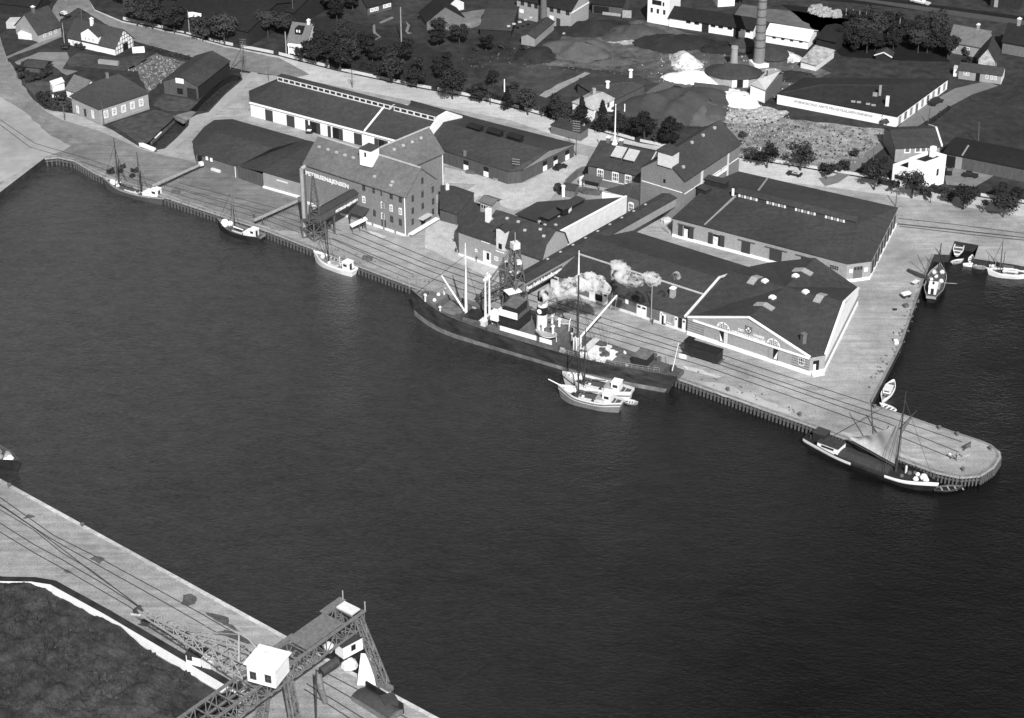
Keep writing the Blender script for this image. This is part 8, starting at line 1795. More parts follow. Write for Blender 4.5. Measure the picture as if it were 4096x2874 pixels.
fender('timber fendering around the rounded pier head', 'X', (3330,1733, 3743,1887, 3839,1908, 3917,1902, 3969,1869, 3995,1830, 3991,1804), 58)
qe = MB()
for xy in [(178,633, 232,628, 300,642, 380,690, 430,712, 1070,922, 1640,1140, 2720,1516, 3252,1704, 3743,1887, 3839,1908, 3917,1902, 3969,1869, 3995,1830, 3991,1804, 3965,1782, 3926,1765, 3752,1708, 3617,1661, 3482,1619, 3603,1385, 3691,1130, 3736,1018)]:
 q = pts('X', *xy)
 for i in range(len(q) - 1): d = (q[i+1]-q[i]).normalized(); n = Vector((d.y, -d.x, 0)); qe.box(q[i] - n*.5 + Z*.0, q[i+1]-q[i], n*.6, .12)
struct('quay_coping', qe, mat('coping_timber', .19, .3, .6, big=.2))
# bollards
def bollard(p, label, group):
 mb = MB(); mb.lathe(p, [(.38, 0), (.3, .15), (.24, .5), (.42, .6), (.4, .85), (.1, .95)], 10); return single('bollard', label, 'bollard', mb, M['rust'], group, True)
for f, x, y, lab in [('M',922,1265,'iron bollard on the quay right of the steamer stern'),('M',1568,1490,'iron bollard on the quay edge before the pier'),('O',228,380,'iron bollard on the quay by the barge stern'),('O',1510,500,'iron bollard on the far edge of the narrow pier'),('O',1675,560,'iron bollard further out on the far edge of the narrow pier'),('O',1980,690,'iron bollard at the outer end of the pier'),('O',1730,885,'iron bollard on the near side of the pier head'),('O',915,305,'iron bollard at the basin corner of the pier'),
 ('P',85,445,'pale iron bollard on the near quay at the left edge'),('P',740,800,'iron bollard on the middle of the near quay edge')]: bollard(at(f, x, y), lab, None)
# clutter on the pier and quays
def crate(f, x, y, w, d, h, rz, m, name, label, cat): return single(name, label, cat, MB().cbox(at(f, x, y), w, d, h, rz), M[m])
t = Thing('hand_cart', 'flat hand cart with pale load on the basin side of the road', 'cart', at('N', 730, 960)); p = at('N', 735, 955); mb = MB(); mb.cbox(p + Z*.6, 2.4, 1.3, .25, .45); t.part('bed', mb, M['board']); mb = MB(); mb.cbox(p + Z*.86, 2.2, 1.15, .4, .45); t.part('load', mb, M['white'])
for s in (-.7, .7): mb = MB(); c = p + Vector((s*.9, s*.45, .4)); mb.tube(c - Vector((-.25,.55,0)), c + Vector((-.25,.55,0)), .4, n=10); t.part('wheel', mb, M['tyre'])
t = Thing('log_pile', 'heap of dark logs stacked on the quay beside the fishing boat', 'logs', at('N', 820, 680))
for k in range(11): mb = MB(); p = at('N', 760 + (k%6)*22, 620 + (k%6)*12) + Z*(.25 + .45*(k//6)); mb.tube(p, p + Vector((2.6 + .2*(k%3), -2.4, 0)), .28, .22, 8); t.part('log', mb, M['mast'])
t = Thing('workbench', 'rough trestle frame standing by the logs on the basin quay', 'trestle', at('N', 860, 780)); p = at('N', 860, 790); mb = MB(); mb.cbox(p + Z*.8, 2.0, 1.2, .12, .8); t.part('top', mb, M['cream']);
for sx in (-.8, .8): mb = MB(); mb.beam(p + Vector((sx, -.3, 0)), p + Vector((sx, .3, .8)), .12); mb.beam(p + Vector((sx, .5, 0)), p + Vector((sx, -.1, .8)), .12); t.part('trestle', mb, M['timber'])
for f, x, y, w, d, h, rz, m, nm, lab, cat in [('N',850,860,2.2,1.2,.5,-.6,'timberpale','plank_stack','pale plank stack on the basin quay edge beside the fishing boat','planks'),('N',735,1085,1.2,.9,.8,.4,'timber','crate','dark crate on the basin quay below the hand cart','crate'),('N',600,1440,.9,.7,.6,.2,'timberpale','crate','pale topped box on the basin quay edge','box'),('N',605,1560,.9,1.3,.7,.1,'white','crate','white box lying at the basin quay edge','box'),('N',590,1125,1.0,.6,.3,.1,'tarred','sack','dark sack on the road by the basin','sack'),
 ('O',1745,745,2.0,1.0,.6,.5,'timberpale','crate','pale slatted crate at the pier end','crate'),('S',1750,1290,.1,.1,.1,0,'cream','x','x','x'),('U',1030,870,2.2,.9,.7,-.3,'timber','crate','dark crate on the quay edge right of the ketch','crate'),('H',1060,1550,2.4,1.2,.9,-.3,'timber','trestle_table','low dark trestle on the quay below the tall granary','trestle'),('H',860,1065,.9,.8,1.2,.3,'timber','barrel_stack','dark barrels beside the granary loading chute','barrels'),
 ('I',420,215,2.6,1.2,.7,-.3,'timber','timber_stack','dark timber lying along the timber warehouse front','timber'),('I',665,280,2.4,.8,.6,-.3,'rubble','scrap_heap','scrap lying at the corner of the timber warehouse','scrap'),('I',1600,700,.1,.1,.1,0,'cream','x','x','x'),('J',1330,1400,2.4,1.2,.9,.6,'cream','sack_stack','pale sacks stacked in the gap before the brick store','sacks'),('J',1345,1510,1.0,3.4,.5,.5,'timberpale','plank_stack','pale planks leaning in the gap before the brick store','planks')]:
 if nm != 'x': crate(f, x, y, w, d, h, rz, m, nm, lab, cat)
t = Thing('winch', 'iron winch gear standing at the end of the pier', 'winch', at('O', 1740, 690)); p = at('O', 1735, 700); mb = MB()
mb.beam(p, p + Vector((0,0,1.4)), .15); mb.beam(p + Vector((1.6,1.3,0)), p + Vector((1.6,1.3,1.5)), .15); mb.beam(p + Z*1.3, p + Vector((1.6,1.3,1.4)), .14); mb.beam(p, p + Vector((1.6,1.3,1.4)), .1); t.part('frame', mb, M['steeldark']); mb = MB(); mb.tube(p + Vector((.3,.25,.8)), p + Vector((1.3,1.05,.85)), .4, n=10); t.part('drum', mb, M['steel'])
bk = Thing('pushbike', 'bicycle leaning at the plinth of the cross gabled warehouse', 'bicycle', at('M', 1205, 965)); p = at('M', 1205, 968); d = (FRa - FL); d = flat(d).normalized()
for s in (-.5, .5):
 mb = MB(); c = p + d*s + Z*.34; n_ = [c + d*(.34*math.cos(a)) + Z*(.34*math.sin(a)) for a in [2*math.pi*i/12 for i in range(12)]]
 for i in range(12): mb.tube(n_[i], n_[(i+1) % 12], .035, n=4)
 bk.part('wheel', mb, M['tyre'])
mb = MB(); mb.tube(p - d*.5 + Z*.34, p + Z*.4, .03); mb.tube(p + Z*.4, p + d*.4 + Z*.85, .03); mb.tube(p - d*.15 + Z*.85, p + d*.4 + Z*.85, .03); mb.tube(p - d*.15 + Z*.9, p + Z*.4, .03); mb.tube(p + d*.5 + Z*.34, p + d*.38 + Z*1.0, .03); bk.part('frame', mb, M['steeldark'])
mb = MB(); mb.cbox(p - d*.18 + Z*.9, .28, .16, .08, 0); bk.part('saddle', mb, M['tyre'])
# grain conveyors on the left quay
def conveyor(label, f, x0, y0, z0, x1, y1, z1, m):
 a, b_ = at(f, x0, y0, z0), at(f, x1, y1, z1); t = Thing('grain_conveyor', label, 'conveyor', flat(a)); mb = MB(); mb.beam(a, b_, .75, .35); t.part('trough', mb, M[m])
 for k in (.25, .6, .9): p = lerp(a, b_, k); mb = MB(); mb.beam(flat(p) + Vector((.4,.3,0)), p, .1); mb.beam(flat(p) - Vector((.4,.3,0)), p, .1); t.part('trestle', mb, M['timber'])
 mb = MB(); mb.cbox(b_ - Z*.3, 1.2, 1.0, 1.0, .6); t.part('hopper', mb, M['cream']); return t
conveyor('long pale grain conveyor from the ketch to the low felt shed', 'G', 700, 770, 2.2, 1130, 580, 1.4, 'timberpale')
conveyor('long pale grain conveyor from the dark cutter to the tall granary', 'G', 1610, 1080, 2.0, 2020, 897, 1.6, 'timberpale')
# lattice tower with elevator leg in front of the tall granary
c = lerp(at('H', 310, 1305), at('H', 590, 1330), .5); tw = Thing('elevator_tower', 'dark lattice elevator tower with tall pipe on the quay before the tall granary', 'tower', c)
bx_ = [at('H', 318, 1300), at('H', 455, 1345), at('H', 585, 1325), at('H', 430, 1230)]
hz = BR1_END.z - .6
for i in range(4):
 mb = MB(); mb.beam(bx_[i], Vector((bx_[i].x, bx_[i].y, hz)) , .35); tw.part('leg', mb, M['steel'])
mb = MB()
for i in range(4):
 a, b_ = bx_[i], bx_[(i+1) % 4]
 for z0, z1 in ((0, hz*.5), (hz*.5, hz)): mb.beam(a + Z*z0, b_ + Z*z1, .16); mb.beam(b_ + Z*z0, a + Z*z1, .16); mb.beam(a + Z*z1, b_ + Z*z1, .2)
tw.part('bracing', mb, M['steel'])
mb = MB(); mb.prism([flat(p) for p in bx_], hz, hz + .25); tw.part('platform', mb, M['board'])
# pyramid mast above the platform
apx = at('H', 432, 590, 0); m0 = at('H', 395, 1130, hz); m1 = at('H', 530, 1120, hz); mid = (m0 + m1) / 2; za = zof(mid, 'H', 432, 592); ap = Vector((mid.x, mid.y, za)); print('tower apex', za)
mb = MB(); wv_ = (m1 - m0).length
lattice(mb, mid, ap, max(2.6, wv_), .35, 7, .2, .11); tw.part('lattice_mast', mb, M['steel'])
mb = MB(); pb_ = at('H', 345, 1290); zt = zof(pb_, 'H', 325, 505); mb.tube(pb_, Vector((pb_.x, pb_.y, zt)), .5, .5, 10); mb.tube(Vector((pb_.x, pb_.y, zt)), Vector((pb_.x + .9, pb_.y + .7, zt + .4)), .5, .5, 10); tw.part('elevator_pipe', mb, M['steelpale'])
mb = MB(); pb2 = at('H', 375, 1285); mb.beam(pb2, Vector((pb2.x, pb2.y, zt - 1.5)), .5); tw.part('elevator_leg', mb, M['steel'])
mb = MB(); lattice(mb, at('H', 600, 1200, 0) + Z*.1, at('H', 640, 1040, hz*.9), .9, .6, 4, .16, .09); tw.part('bridge_support', mb, M['steel'])
mb = MB(); s_ = at('H', 690, 1250); mb.beam(s_, s_ + Z*5.2, .3); mb.beam(s_, s_ + Vector((-2.5, 1.2, 5.0)), .15); tw.part('bridge_prop', mb, M['steel'])
# lattice tower and travelling grab arm beside the steamer
c = lerp(at('I', 770, 1180), at('I', 930, 1480), .5); ct_ = Thing('crane_tower', 'grey lattice crane tower with trussed arm and white roofed cab behind the steamer', 'crane', flat(c))
zE = BR2['z']; e0 = BR2['end'] + BR2['n'] * 2.0 + BR2['d'] * 1.2; e0.z = 0
base4 = [e0 + BR2['d']*sx*2.4 + BR2['n']*sy*2.2 for sx, sy in ((-1,-1),(1,-1),(1,1),(-1,1))]
zt = zof(e0, 'I', 830, 905); zt = max(14, min(24, zt)); print('crane tower', zt)
top4 = [e0 + BR2['d']*sx*.7 + BR2['n']*sy*.7 + Z*zt for sx, sy in ((-1,-1),(1,-1),(1,1),(-1,1))]
for i in range(4): mb = MB(); mb.beam(base4[i], top4[i], .34); ct_.part('leg', mb, M['steel'])
mb = MB()
for j in range(5):
 t0, t1 = j/5, (j+1)/5
 for i in range(4):
  k = (i+1) % 4; mb.beam(lerp(base4[i], top4[i], t0), lerp(base4[k], top4[k], t1), .15); mb.beam(lerp(base4[k], top4[k], t0), lerp(base4[i], top4[i], t1), .15); mb.beam(lerp(base4[i], top4[i], t1), lerp(base4[k], top4[k], t1), .18)
ct_.part('bracing', mb, M['steel'])
mb = MB(); mb.cbox(e0 + Z*zt, 1.8, 1.8, 1.6, .5); ct_.part('head_house', mb, M['cream'])
mb = MB(); mb.tube(e0 + Z*(zt+1.6), e0 + Z*(zt+4.2), .12); ct_.part('head_pole', mb, M['steelpale'])
arm0, arm1 = e0 + Z*(zE - .5), e0 + BR2['d'] * 9.5 + Z*(zE - 2.2) - BR2['n'] * 3.5
mb = MB(); lattice(mb, arm0 + BR2['n']*-1, arm1, 1.9, 1.3, 7, .2, .12); ct_.part('arm', mb, M['steel'])
mb = MB(); mb.beam(top4[1], arm1 + Z*.6, .12); mb.beam(top4[0], arm1 + Z*.6, .12); ct_.part('tie_rod', mb, M['steel'])
cabp = at('I', 805, 1375, 3.2); mb = MB(); mb.cbox(cabp, 2.8, 2.2, 2.2, .5); cb_ = ct_.part('cab', mb, M['steel']); mb = MB(); mb.cbox(cabp + Z*2.22, 3.6, 2.8, .15, .5); ct_.part('cab_roof', mb, M['white'], cb_)
mb = MB(); mb.cbox(flat(cabp), .5, .5, 3.2, .5); ct_.part('cab_post', mb, M['steel'], cb_)
for k in range(3): mb = MB(); mb.cbox(e0 + Vector((.4*k, -.3*k, zt*.55 + k*1.6)), 1.2, 1.2, .9, .4); ct_.part('machinery_box', mb, M['cream'] if k != 1 else M['steel'])
# --- gantry crane on the near quay, lower left
zg_ = 15.5
G0, G1 = at('S', 1080, 95, zg_), at('S', 1285, 225, zg_); wv_ = flat(G1 - G0); nv = wv_.normalized(); W_ = wv_.length
dd = at('Rr', 560, 1640, zg_) - at('S', 1080, 95, zg_); dirg = flat(dd).normalized(); Lg = flat(dd).length + 8
nv = Vector((dirg.y, -dirg.x, 0)); nv = nv if nv.dot(wv_) > 0 else -nv; print('gantry', W_, Lg)
gc_ = Thing('gantry_crane', 'huge grey lattice gantry crane with white machine house spanning the near quay', 'crane', flat(lerp(G0, G0 + dirg*Lg, .4)))
o0 = flat(G0)
for s in (0.0, W_):
 a = o0 + nv*s + Z*zg_; b_ = a + dirg*Lg; mb = MB(); n = 20
 mb.beam(a, b_, .38, .45); mb.beam(a - Z*3.2, b_ - Z*3.2, .28, .3)
 for i in range(n):
  p0, p1 = lerp(a, b_, i/n), lerp(a, b_, (i+1)/n); mb.beam(p0, p0 - Z*3.2, .15); mb.beam(p0 if i % 2 else p0 - Z*3.2, p1 - Z*3.2 if i % 2 else p1, .14)
 gc_.part('girder', mb, M['cranesteel'])
mb = MB(); n = 20
for i in range(n + 1):
 p0 = o0 + dirg*(Lg*i/n); mb.beam(p0 + Z*(zg_-3.2), p0 + nv*W_ + Z*(zg_-3.2), .22)
 if i < n: mb.beam(p0 + Z*(zg_-3.2), p0 + dirg*(Lg/n) + nv*W_ + Z*(zg_-3.2), .15); mb.beam(p0 + nv*W_ + Z*(zg_-3.2), p0 + dirg*(Lg/n) + Z*(zg_-3.2), .15)
gc_.part('cross_bracing', mb, M['cranesteel'])
mb = MB()
for i in range(n + 1): p0 = o0 + dirg*(Lg*i/n); mb.beam(p0 + Z*zg_, p0 + nv*W_ + Z*zg_, .18)
gc_.part('deck_beam', mb, M['cranesteel'])
mb = MB(); mb.box(o0 - nv*.3 + dirg*5.2 + Z*(zg_+.3), dirg*9.6, nv*(W_*1.0), .14); mb.box(o0 - nv*1.2 - dirg*.2 + Z*(zg_+.28), dirg*5.4, nv*1.5, .14); mb.box(o0 + nv*(W_-.1) + Z*(zg_+.28), dirg*22, nv*.7, .14); mb.box(o0 - nv*.7 + dirg*13 + Z*(zg_+.28), dirg*6, nv*.9, .14); gc_.part('walkway_deck', mb, M['cranesteel'])
mb = MB(); mb.box(o0 + nv*.6 + dirg*.5 + Z*(zg_+.4), dirg*2.2, nv*(W_-1.1), .3); gc_.part('end_platform', mb, M['cream'])
mb = MB()
for s in (-.25, W_+.25): p0 = o0 + nv*s + Z*zg_; mb.tube(p0, p0 + Z*2.3, .12)
gc_.part('end_post', mb, M['steelpale'])
# splayed legs on the quay edge side
foot = at('S', 1545, 1085); fl_ = [at('S', 1560, 1090), foot + dirg*3.0]
hA = o0 + nv*W_ + dirg*1.5 + Z*zg_
for fp_, hp_ in ((foot, hA), (foot - nv*(W_ + 5.0), o0 + dirg*1.5 + Z*zg_)):
 mb = MB(); lattice(mb, fp_ + Z*.6, hp_ - Z*.4, 1.5, 1.0, 8, .26, .15); gc_.part('leg', mb, M['cranesteel'])
 mb = MB(); mb.cbox(fp_, 3.4, 1.2, .9, math.atan2(NEAR[2].y - NEAR[1].y, NEAR[2].x - NEAR[1].x)); gc_.part('bogie', mb, M['cranesteel'])
# inner legs
for (fx, fy, s) in (('S', (560, 1900), 0.0), ('S', (800, 1900), W_)):
 tp = o0 + nv*s + dirg*20.0 + Z*(zg_-3.2); ft = flat(tp) + nv*(2.2 if s else -2.2) + dirg*.5; mb = MB(); lattice(mb, ft + Z*.6, tp, 1.6, 1.2, 7, .28, .15); gc_.part('leg', mb, M['cranesteel']); mb = MB(); mb.cbox(ft, 3.0, 1.2, .8, math.atan2(NEAR[2].y - NEAR[1].y, NEAR[2].x - NEAR[1].x)); gc_.part('bogie', mb, M['cranesteel'])
# hanging white driver's cab and hopper near the water end
def sb(name, f, xy, z0, h, depth, m, **k):
 a, b_ = at(f, *xy[0], z0), at(f, *xy[1], z0); u_ = flat(b_ - a); w_ = Vector((-u_.y, u_.x, 0)).normalized() * depth; mb = MB(); mb.box(flat(a) + Z*z0, u_, w_, h); return gc_.part(name, mb, M[m]), flat(a), u_, w_
cb_, a_, u_, w_ = sb('driver_cab', 'S', ((1075,760),(1300,640)), 8.6, 2.6, 2.4, 'white')
wl_ = Wall(a_, a_ + u_); mb = MB(); wl_.panel(mb, wl_.L*.40, wl_.L*.62, 9.5, 10.7, 0, .06); gc_.part('window', mb, DK, cb_)
mb = MB(); mb.box(a_ - u_*.05 - w_*.05 + Z*11.22, u_*1.1, w_*1.1, .15); gc_.part('cab_roof', mb, M['roofmid'], cb_)
mb = MB();
for k in (.1, .9): mb.beam(a_ + u_*k + w_*.5 + Z*11.2, a_ + u_*k + w_*.5 + Z*(zg_-3.2), .2)
gc_.part('cab_hanger', mb, M['steel'], cb_)
hp0 = at('S', 1340, 960, 1.5); mb = MB(); q = [(-1.9,-1.5,0),(1.9,-1.5,0),(1.9,1.5,0),(-1.9,1.5,0)]
mb.hexa([hp0 + Vector((x*.9, y*.9, -.9)) for x, y, _ in q] + [hp0 + Vector((x*.5, y*.5, 4.8)) for x, y, _ in q]); gc_.part('loading_hopper', mb, M['white'])
mb = MB(); mb.lathe(at('S', 1140, 830, 1.0), [(1.7, 0), (1.4, .8), (.7, 1.5), (.1, 1.7)], 9); gc_.part('canvas_cover', mb, M['cream'])
mb = MB(); mb.tube(at('S', 820, 900, 6), at('S', 1010, 770, 7), .9, .9, 12); gc_.part('cable_drum', mb, M['roofmid'])
mb = MB(); p0 = at('S', 780, 930, 6); mb.tube(p0, p0 + Vector((.6,-1.6,-2.2)), .7, .6, 10); mb.tube(p0 + Vector((.6,-1.6,-2.2)), p0 + Vector((1.2,-1.4,-5.2)), .6, .5, 10); gc_.part('discharge_pipe', mb, M['cranesteel'])
mb = MB(); mb.lathe(at('S', 905, 615, 12), [(.6,-1), (1.0,-.3), (.9,.4), (.3,1.0)], 10); gc_.part('sheave_block', mb, M['cream'])
mb = MB(); p0 = at('S', 760, 880, 12.0); mb.tube(p0, Vector((p0.x - .4, p0.y - 1.5, 0.5)), .16); gc_.part('hoist_cable', mb, M['steeldark'])
# white machine house on top and the trussed jib reaching to the left
zh = zg_ + 1.0; h0, h1, h3 = at('Rr', 1375, 1190, zh), at('Rr', 1690, 1275, zh), at('Rr', 1870, 1090, zh)
u_ = flat(h1 - h0); w_ = flat(h3 - h1); w_ = Vector((-u_.y, u_.x, 0)).normalized() * max(4.5, min(7, w_.length)); hh = 3.7
mb = MB(); mb.box(flat(h0) + Z*zh, u_, w_, hh); mh = gc_.part('machine_house', mb, M['white'])
mb = MB(); o_ = flat(h0) - u_.normalized()*.4 - w_.normalized()*.4 + Z*(zh + hh + .02); mb.box(o_, u_ + u_.normalized()*.8, w_ + w_.normalized()*.8, .25); gc_.part('house_roof', mb, mat('weathered_white_roof', .72, .14, .9, grit=.12), mh)
wl_ = Wall(flat(h0), flat(h1))
for x, y in ((1435, 1128), (1603, 1165)):
 a, z = wl_.hit('Rr', x, y); wl_.window(gc_, a, z, 1.25, 1.6, GL, M['steel'], (1, 1), parent=mh, fw=.12)
mb = MB(); mb.tube(flat(lerp(h0, h1, .5)) + w_*.5 + Z*(zg_+.2), flat(lerp(h0, h1, .5)) + w_*.5 + Z*zh, 1.8, 1.8, 16); gc_.part('slewing_ring', mb, M['cranesteel'])
tip = at('Rr', 150, 400, zh + 1.0); root = flat(h0) + w_*.4 - u_*.05 + Z*(zh + 1.2)
jv = Vector((tip - root)); side = Vector((-jv.y, jv.x, 0)).normalized()
mb = MB(); n = 11
def ch(s, up, t): w1 = lerp(2.3, .5, t); h1_ = lerp(2.6, .5, t); return lerp(root, tip, t) + side*(s*w1) + Z*(h1_ if up else -h1_*.35)
for s in (-1, 1):
 for up in (0, 1): mb.beam(ch(s, up, 0), ch(s, up, 1), .22)
 for i in range(n):
  t0, t1 = i/n, (i+1)/n; mb.beam(ch(s, i % 2, t0), ch(s, (i+1) % 2, t1), .13); mb.beam(ch(s, 0, t1), ch(s, 1, t1), .12)
for i in range(n):
 t0, t1 = i/n, (i+1)/n; mb.beam(ch(-1, 0, t1), ch(1, 0, t1), .12); mb.beam(ch(-1, 0, t0), ch(1, 0, t1), .1); mb.beam(ch(-1, 1, t1), ch(1, 1, t1), .12)
jb = gc_.part('jib', mb, M['steelpale'])
mb = MB(); mb.tube(tip - side*.7, tip + side*.7, .75, n=12); gc_.part('jib_sheave', mb, M['steeldark'], jb); mb = MB(); mb.beam(tip + side*.8 - jv.normalized()*1.2, tip + side*.8 + jv.normalized()*1.1 - Z*.8, .25); mb.beam(tip - side*.8 - jv.normalized()*1.2, tip - side*.8 + jv.normalized()*1.1 - Z*.8, .25); gc_.part('jib_head', mb, M['cream'], jb)
mb = MB(); ap_ = root + Z*6.5 - jv.normalized()*(-2.0);
for s in (-1, 1): mb.beam(ch(s, 1, .02), ap_ + side*s*.4, .2); mb.beam(ap_ + side*s*.4, ch(s, 1, .62), .1)
gc_.part('a_frame', mb, M['steelpale'], jb)
# small white hut with dark roof beside the wall
k0, k1 = flat(at('Rr', 690, 1010, 2.2)), flat(at('Rr', 850, 1050, 2.2)); u_ = flat(k1 - k0); w_ = Vector((-u_.y, u_.x, 0)).normalized()*2.6
hu = Thing('gatekeeper_hut', 'small white hut with one window on the near quay under the crane jib', 'hut', k0); mb = MB(); mb.box(k0, u_, w_, 4.6); hb = hu.part('wall', mb, M['white']); wl_ = Wall(k0, k1); a, z = wl_.hit('Rr', 722, 925); wl_.window(hu, a, z, 1.1, 1.3, GL, M['steel'], (1, 1), fw=.1)
mb = MB(); mb.box(k0 - u_*.06 - w_*.08 + Z*4.62, u_*1.12, w_*1.16, .2); hu.part('roof', mb, M['roof'])
mb = MB(); mb.box(k1 + u_*.1, u_*.6, w_*.7, 3.7); mb.box(k1 + u_*.08 + Z*3.72, u_*.66, w_*.75, .1); single('white_locker', 'white locker box standing beside the small white quay hut', 'locker', mb, M['cream'])
# coal bunker wall: white face, broad dark top
wq = WQ
bw = Thing('bunker_wall', 'long thick whitewashed retaining wall with dark tarred top at the lower left', 'wall', flat(wq[3])); mb = MB(); mt_ = MB()
def offs(i, o):
 a = wq[max(0, i-1)]; b_ = wq[min(len(wq)-1, i+1)]; d = (b_ - a).normalized(); n = Vector((-d.y, d.x, 0)); return wq[i] + n*o
hs = [.25, .3, .9, 2.0, 2.4, 2.4, 2.4, 2.4]
for i in range(len(wq) - 1):
 A, B_, C, D = offs(i, 0), offs(i+1, 0), offs(i+1, 1.25), offs(i, 1.25)
 mb.hexa([A, B_, C, D, A + Z*hs[i], B_ + Z*hs[i+1], C + Z*hs[i+1], D + Z*hs[i]])
 A2, B2, C2, D2 = offs(i, -.06), offs(i+1, -.06), offs(i+1, 1.35), offs(i, 1.35)
 mt_.hexa([A2 + Z*(hs[i]+.004), B2 + Z*(hs[i+1]+.004), C2 + Z*(hs[i+1]+.004), D2 + Z*(hs[i]+.004), A2 + Z*(hs[i]+.14), B2 + Z*(hs[i+1]+.14), C2 + Z*(hs[i+1]+.14), D2 + Z*(hs[i]+.14)])
bw.part('wall', mb, M['white']); bw.part('tarred_top', mt_, M['hullblack'])
# open tipping bin and dark box on the near quay at the bottom
t0, t1 = at('S', 1165, 1235), at('S', 1590, 1500); u_ = flat(t1 - t0); L_ = u_.length; u_.normalize(); w_ = Vector((-u_.y, u_.x, 0))
tb_ = Thing('tipping_wagon', 'round bellied tipping wagon with dark sheet at the bottom of the near quay', 'wagon', t0); mb = MB()
mb.grid(lambda u, v: t0 + u_*(L_*u) + w_*(3.6*v) + Z*(1.0 + 1.5*math.sin(math.pi*min(1, v*.9 + .05)) * (.25 + .75*math.sin(math.pi*min(.98, u*.85 + .06)))), 14, 8); tb_.part('sheet', mb, M['roofmid'])
mb = MB(); mb.box(t0, u_*L_, w_*3.6, 1.1); tb_.part('body', mb, M['cranesteel']); mb = MB(); mb.box(t0 + w_*3.6, u_*L_, w_*.3, 2.3); tb_.part('side_rail', mb, M['hullblack'])
b_ = at('S', 1600, 1330); single('coal_bin', 'dark square bin standing behind the tipping wagon on the near quay edge', 'bin', MB().cbox(b_, 2.6, 2.6, 2.6, .4), M['door'])
# steam and smoke from the steamer: closed cloud bodies with a volume
def cloud(name, label, puffs, dens, g, kind='stuff'):
 mb = MB(); rnd = random.Random(len(puffs))
 for (c, r) in puffs:
  b0 = len(mb.v); n, m_ = 12, 8; ph = [rnd.uniform(0, 6) for _ in range(3)]
  for j in range(m_ + 1):
   for i in range(n):
    a, b_ = 2*math.pi*i/n, math.pi*j/m_; k = 1.3 + .25*math.sin(3*a + ph[0])*math.sin(2*b_ + ph[1]) + .1*math.sin(5*a + ph[2])
    mb.v.append(Vector(c) + Vector((r*k*math.sin(b_)*math.cos(a), r*k*math.sin(b_)*math.sin(a), r*.8*k*math.cos(b_))))
  for j in range(m_):
   for i in range(n): mb.f.append((b0+j*n+i, b0+(j+1)*n+i, b0+(j+1)*n+(i+1) % n, b0+j*n+(i+1) % n))
 m = bpy.data.materials.new(name); m.use_nodes = True; nt = m.node_tree; nt.nodes.remove(nt.nodes['Principled BSDF'])
 v = nt.nodes.new('ShaderNodeVolumePrincipled'); v.inputs['Color'].default_value = (g, g, g, 1); v.inputs['Anisotropy'].default_value = .1
 no = nt.nodes.new('ShaderNodeTexNoise'); no.inputs['Scale'].default_value = .62; no.inputs['Detail'].default_value = 6; no.inputs['Roughness'].default_value = .68; no.inputs['Distortion'].default_value = .5
 tc = nt.nodes.new('ShaderNodeTexCoord'); nt.links.new(tc.outputs['Object'], no.inputs['Vector'])
 mr = nt.nodes.new('ShaderNodeMapRange'); mr.inputs['From Min'].default_value = .47; mr.inputs['From Max'].default_value = .66; mr.inputs['To Min'].default_value = 0; mr.inputs['To Max'].default_value = dens
 nt.links.new(no.outputs['Fac'], mr.inputs['Value']); nt.links.new(mr.outputs['Result'], v.inputs['Density'])
 nt.links.new(v.outputs[0], nt.nodes['Material Output'].inputs['Volume'])
 o = mesh_obj(name, mb, m); o['kind'] = kind; o['label'] = label; o['category'] = 'smoke'; return o
zf = 15.0
line = [(1110,500,13.6,.7),(1130,475,14.2,1.0),(1165,450,14.8,1.2),(1200,432,15.2,1.3),(1245,415,15.5,1.5),(1290,402,15.8,1.6),(1335,390,16.0,1.7),(1380,378,16.2,1.6),(1425,365,16.4,1.6),(1470,350,16.6,1.9),(1515,355,16.6,2.0),(1555,375,16.4,1.9),(1595,400,16.0,1.6),(1625,415,15.8,1.1)]
rnd = random.Random(9); pf = []
for (x, y, z, r) in line:
 c = at('L', x, y, z); pf.append((c, r))
 for k in range(2): pf.append((c + Vector((rnd.uniform(-1,1)*r*.8, rnd.uniform(-1,1)*r*.6, rnd.uniform(-.6,.6)*r)), r*.6))
cloud('white_steam', 'bright white steam streaming from the steamer funnel', pf, 5.0, .99)
pf = []
for (x, y, r) in [(1705,215,1.0),(1735,235,1.6),(1745,275,1.8),(1725,310,1.2),(1780,310,1.7),(1815,335,1.6),(1850,350,1.4),(1880,355,1.1),(1870,325,.9),(1940,315,.9),(1970,320,1.3),(2000,335,1.4),(2020,350,1.2),(1995,300,.8),(2190,305,.9)]:
 c = at('L', x, y, 17.5); pf.append((c, r)); pf.append((c + Vector((rnd.uniform(-1,1)*r, rnd.uniform(-1,1)*r, rnd.uniform(-.5,.5))), r*.6))
cloud('white_steam', 'torn white steam puffs drifting over the long low store roof', pf, 3.2, .99)
pf = []
for (x, y, z, r) in [(1175,560,12.6,.8),(1210,562,12.6,1.0),(1250,552,12.6,1.2),(1290,540,12.8,1.3),(1335,528,12.8,1.3),(1380,515,13,1.2),(1430,510,13,1.2),(1475,520,13,1.1),(1520,535,13,.9),(1665,385,14,1.3),(1680,410,14,1.2)]: pf.append((at('L', x, y, z), r))
cloud('dark_smoke', 'thin dark smoke trailing below the white steam from the funnel', pf, 1.2, .05)
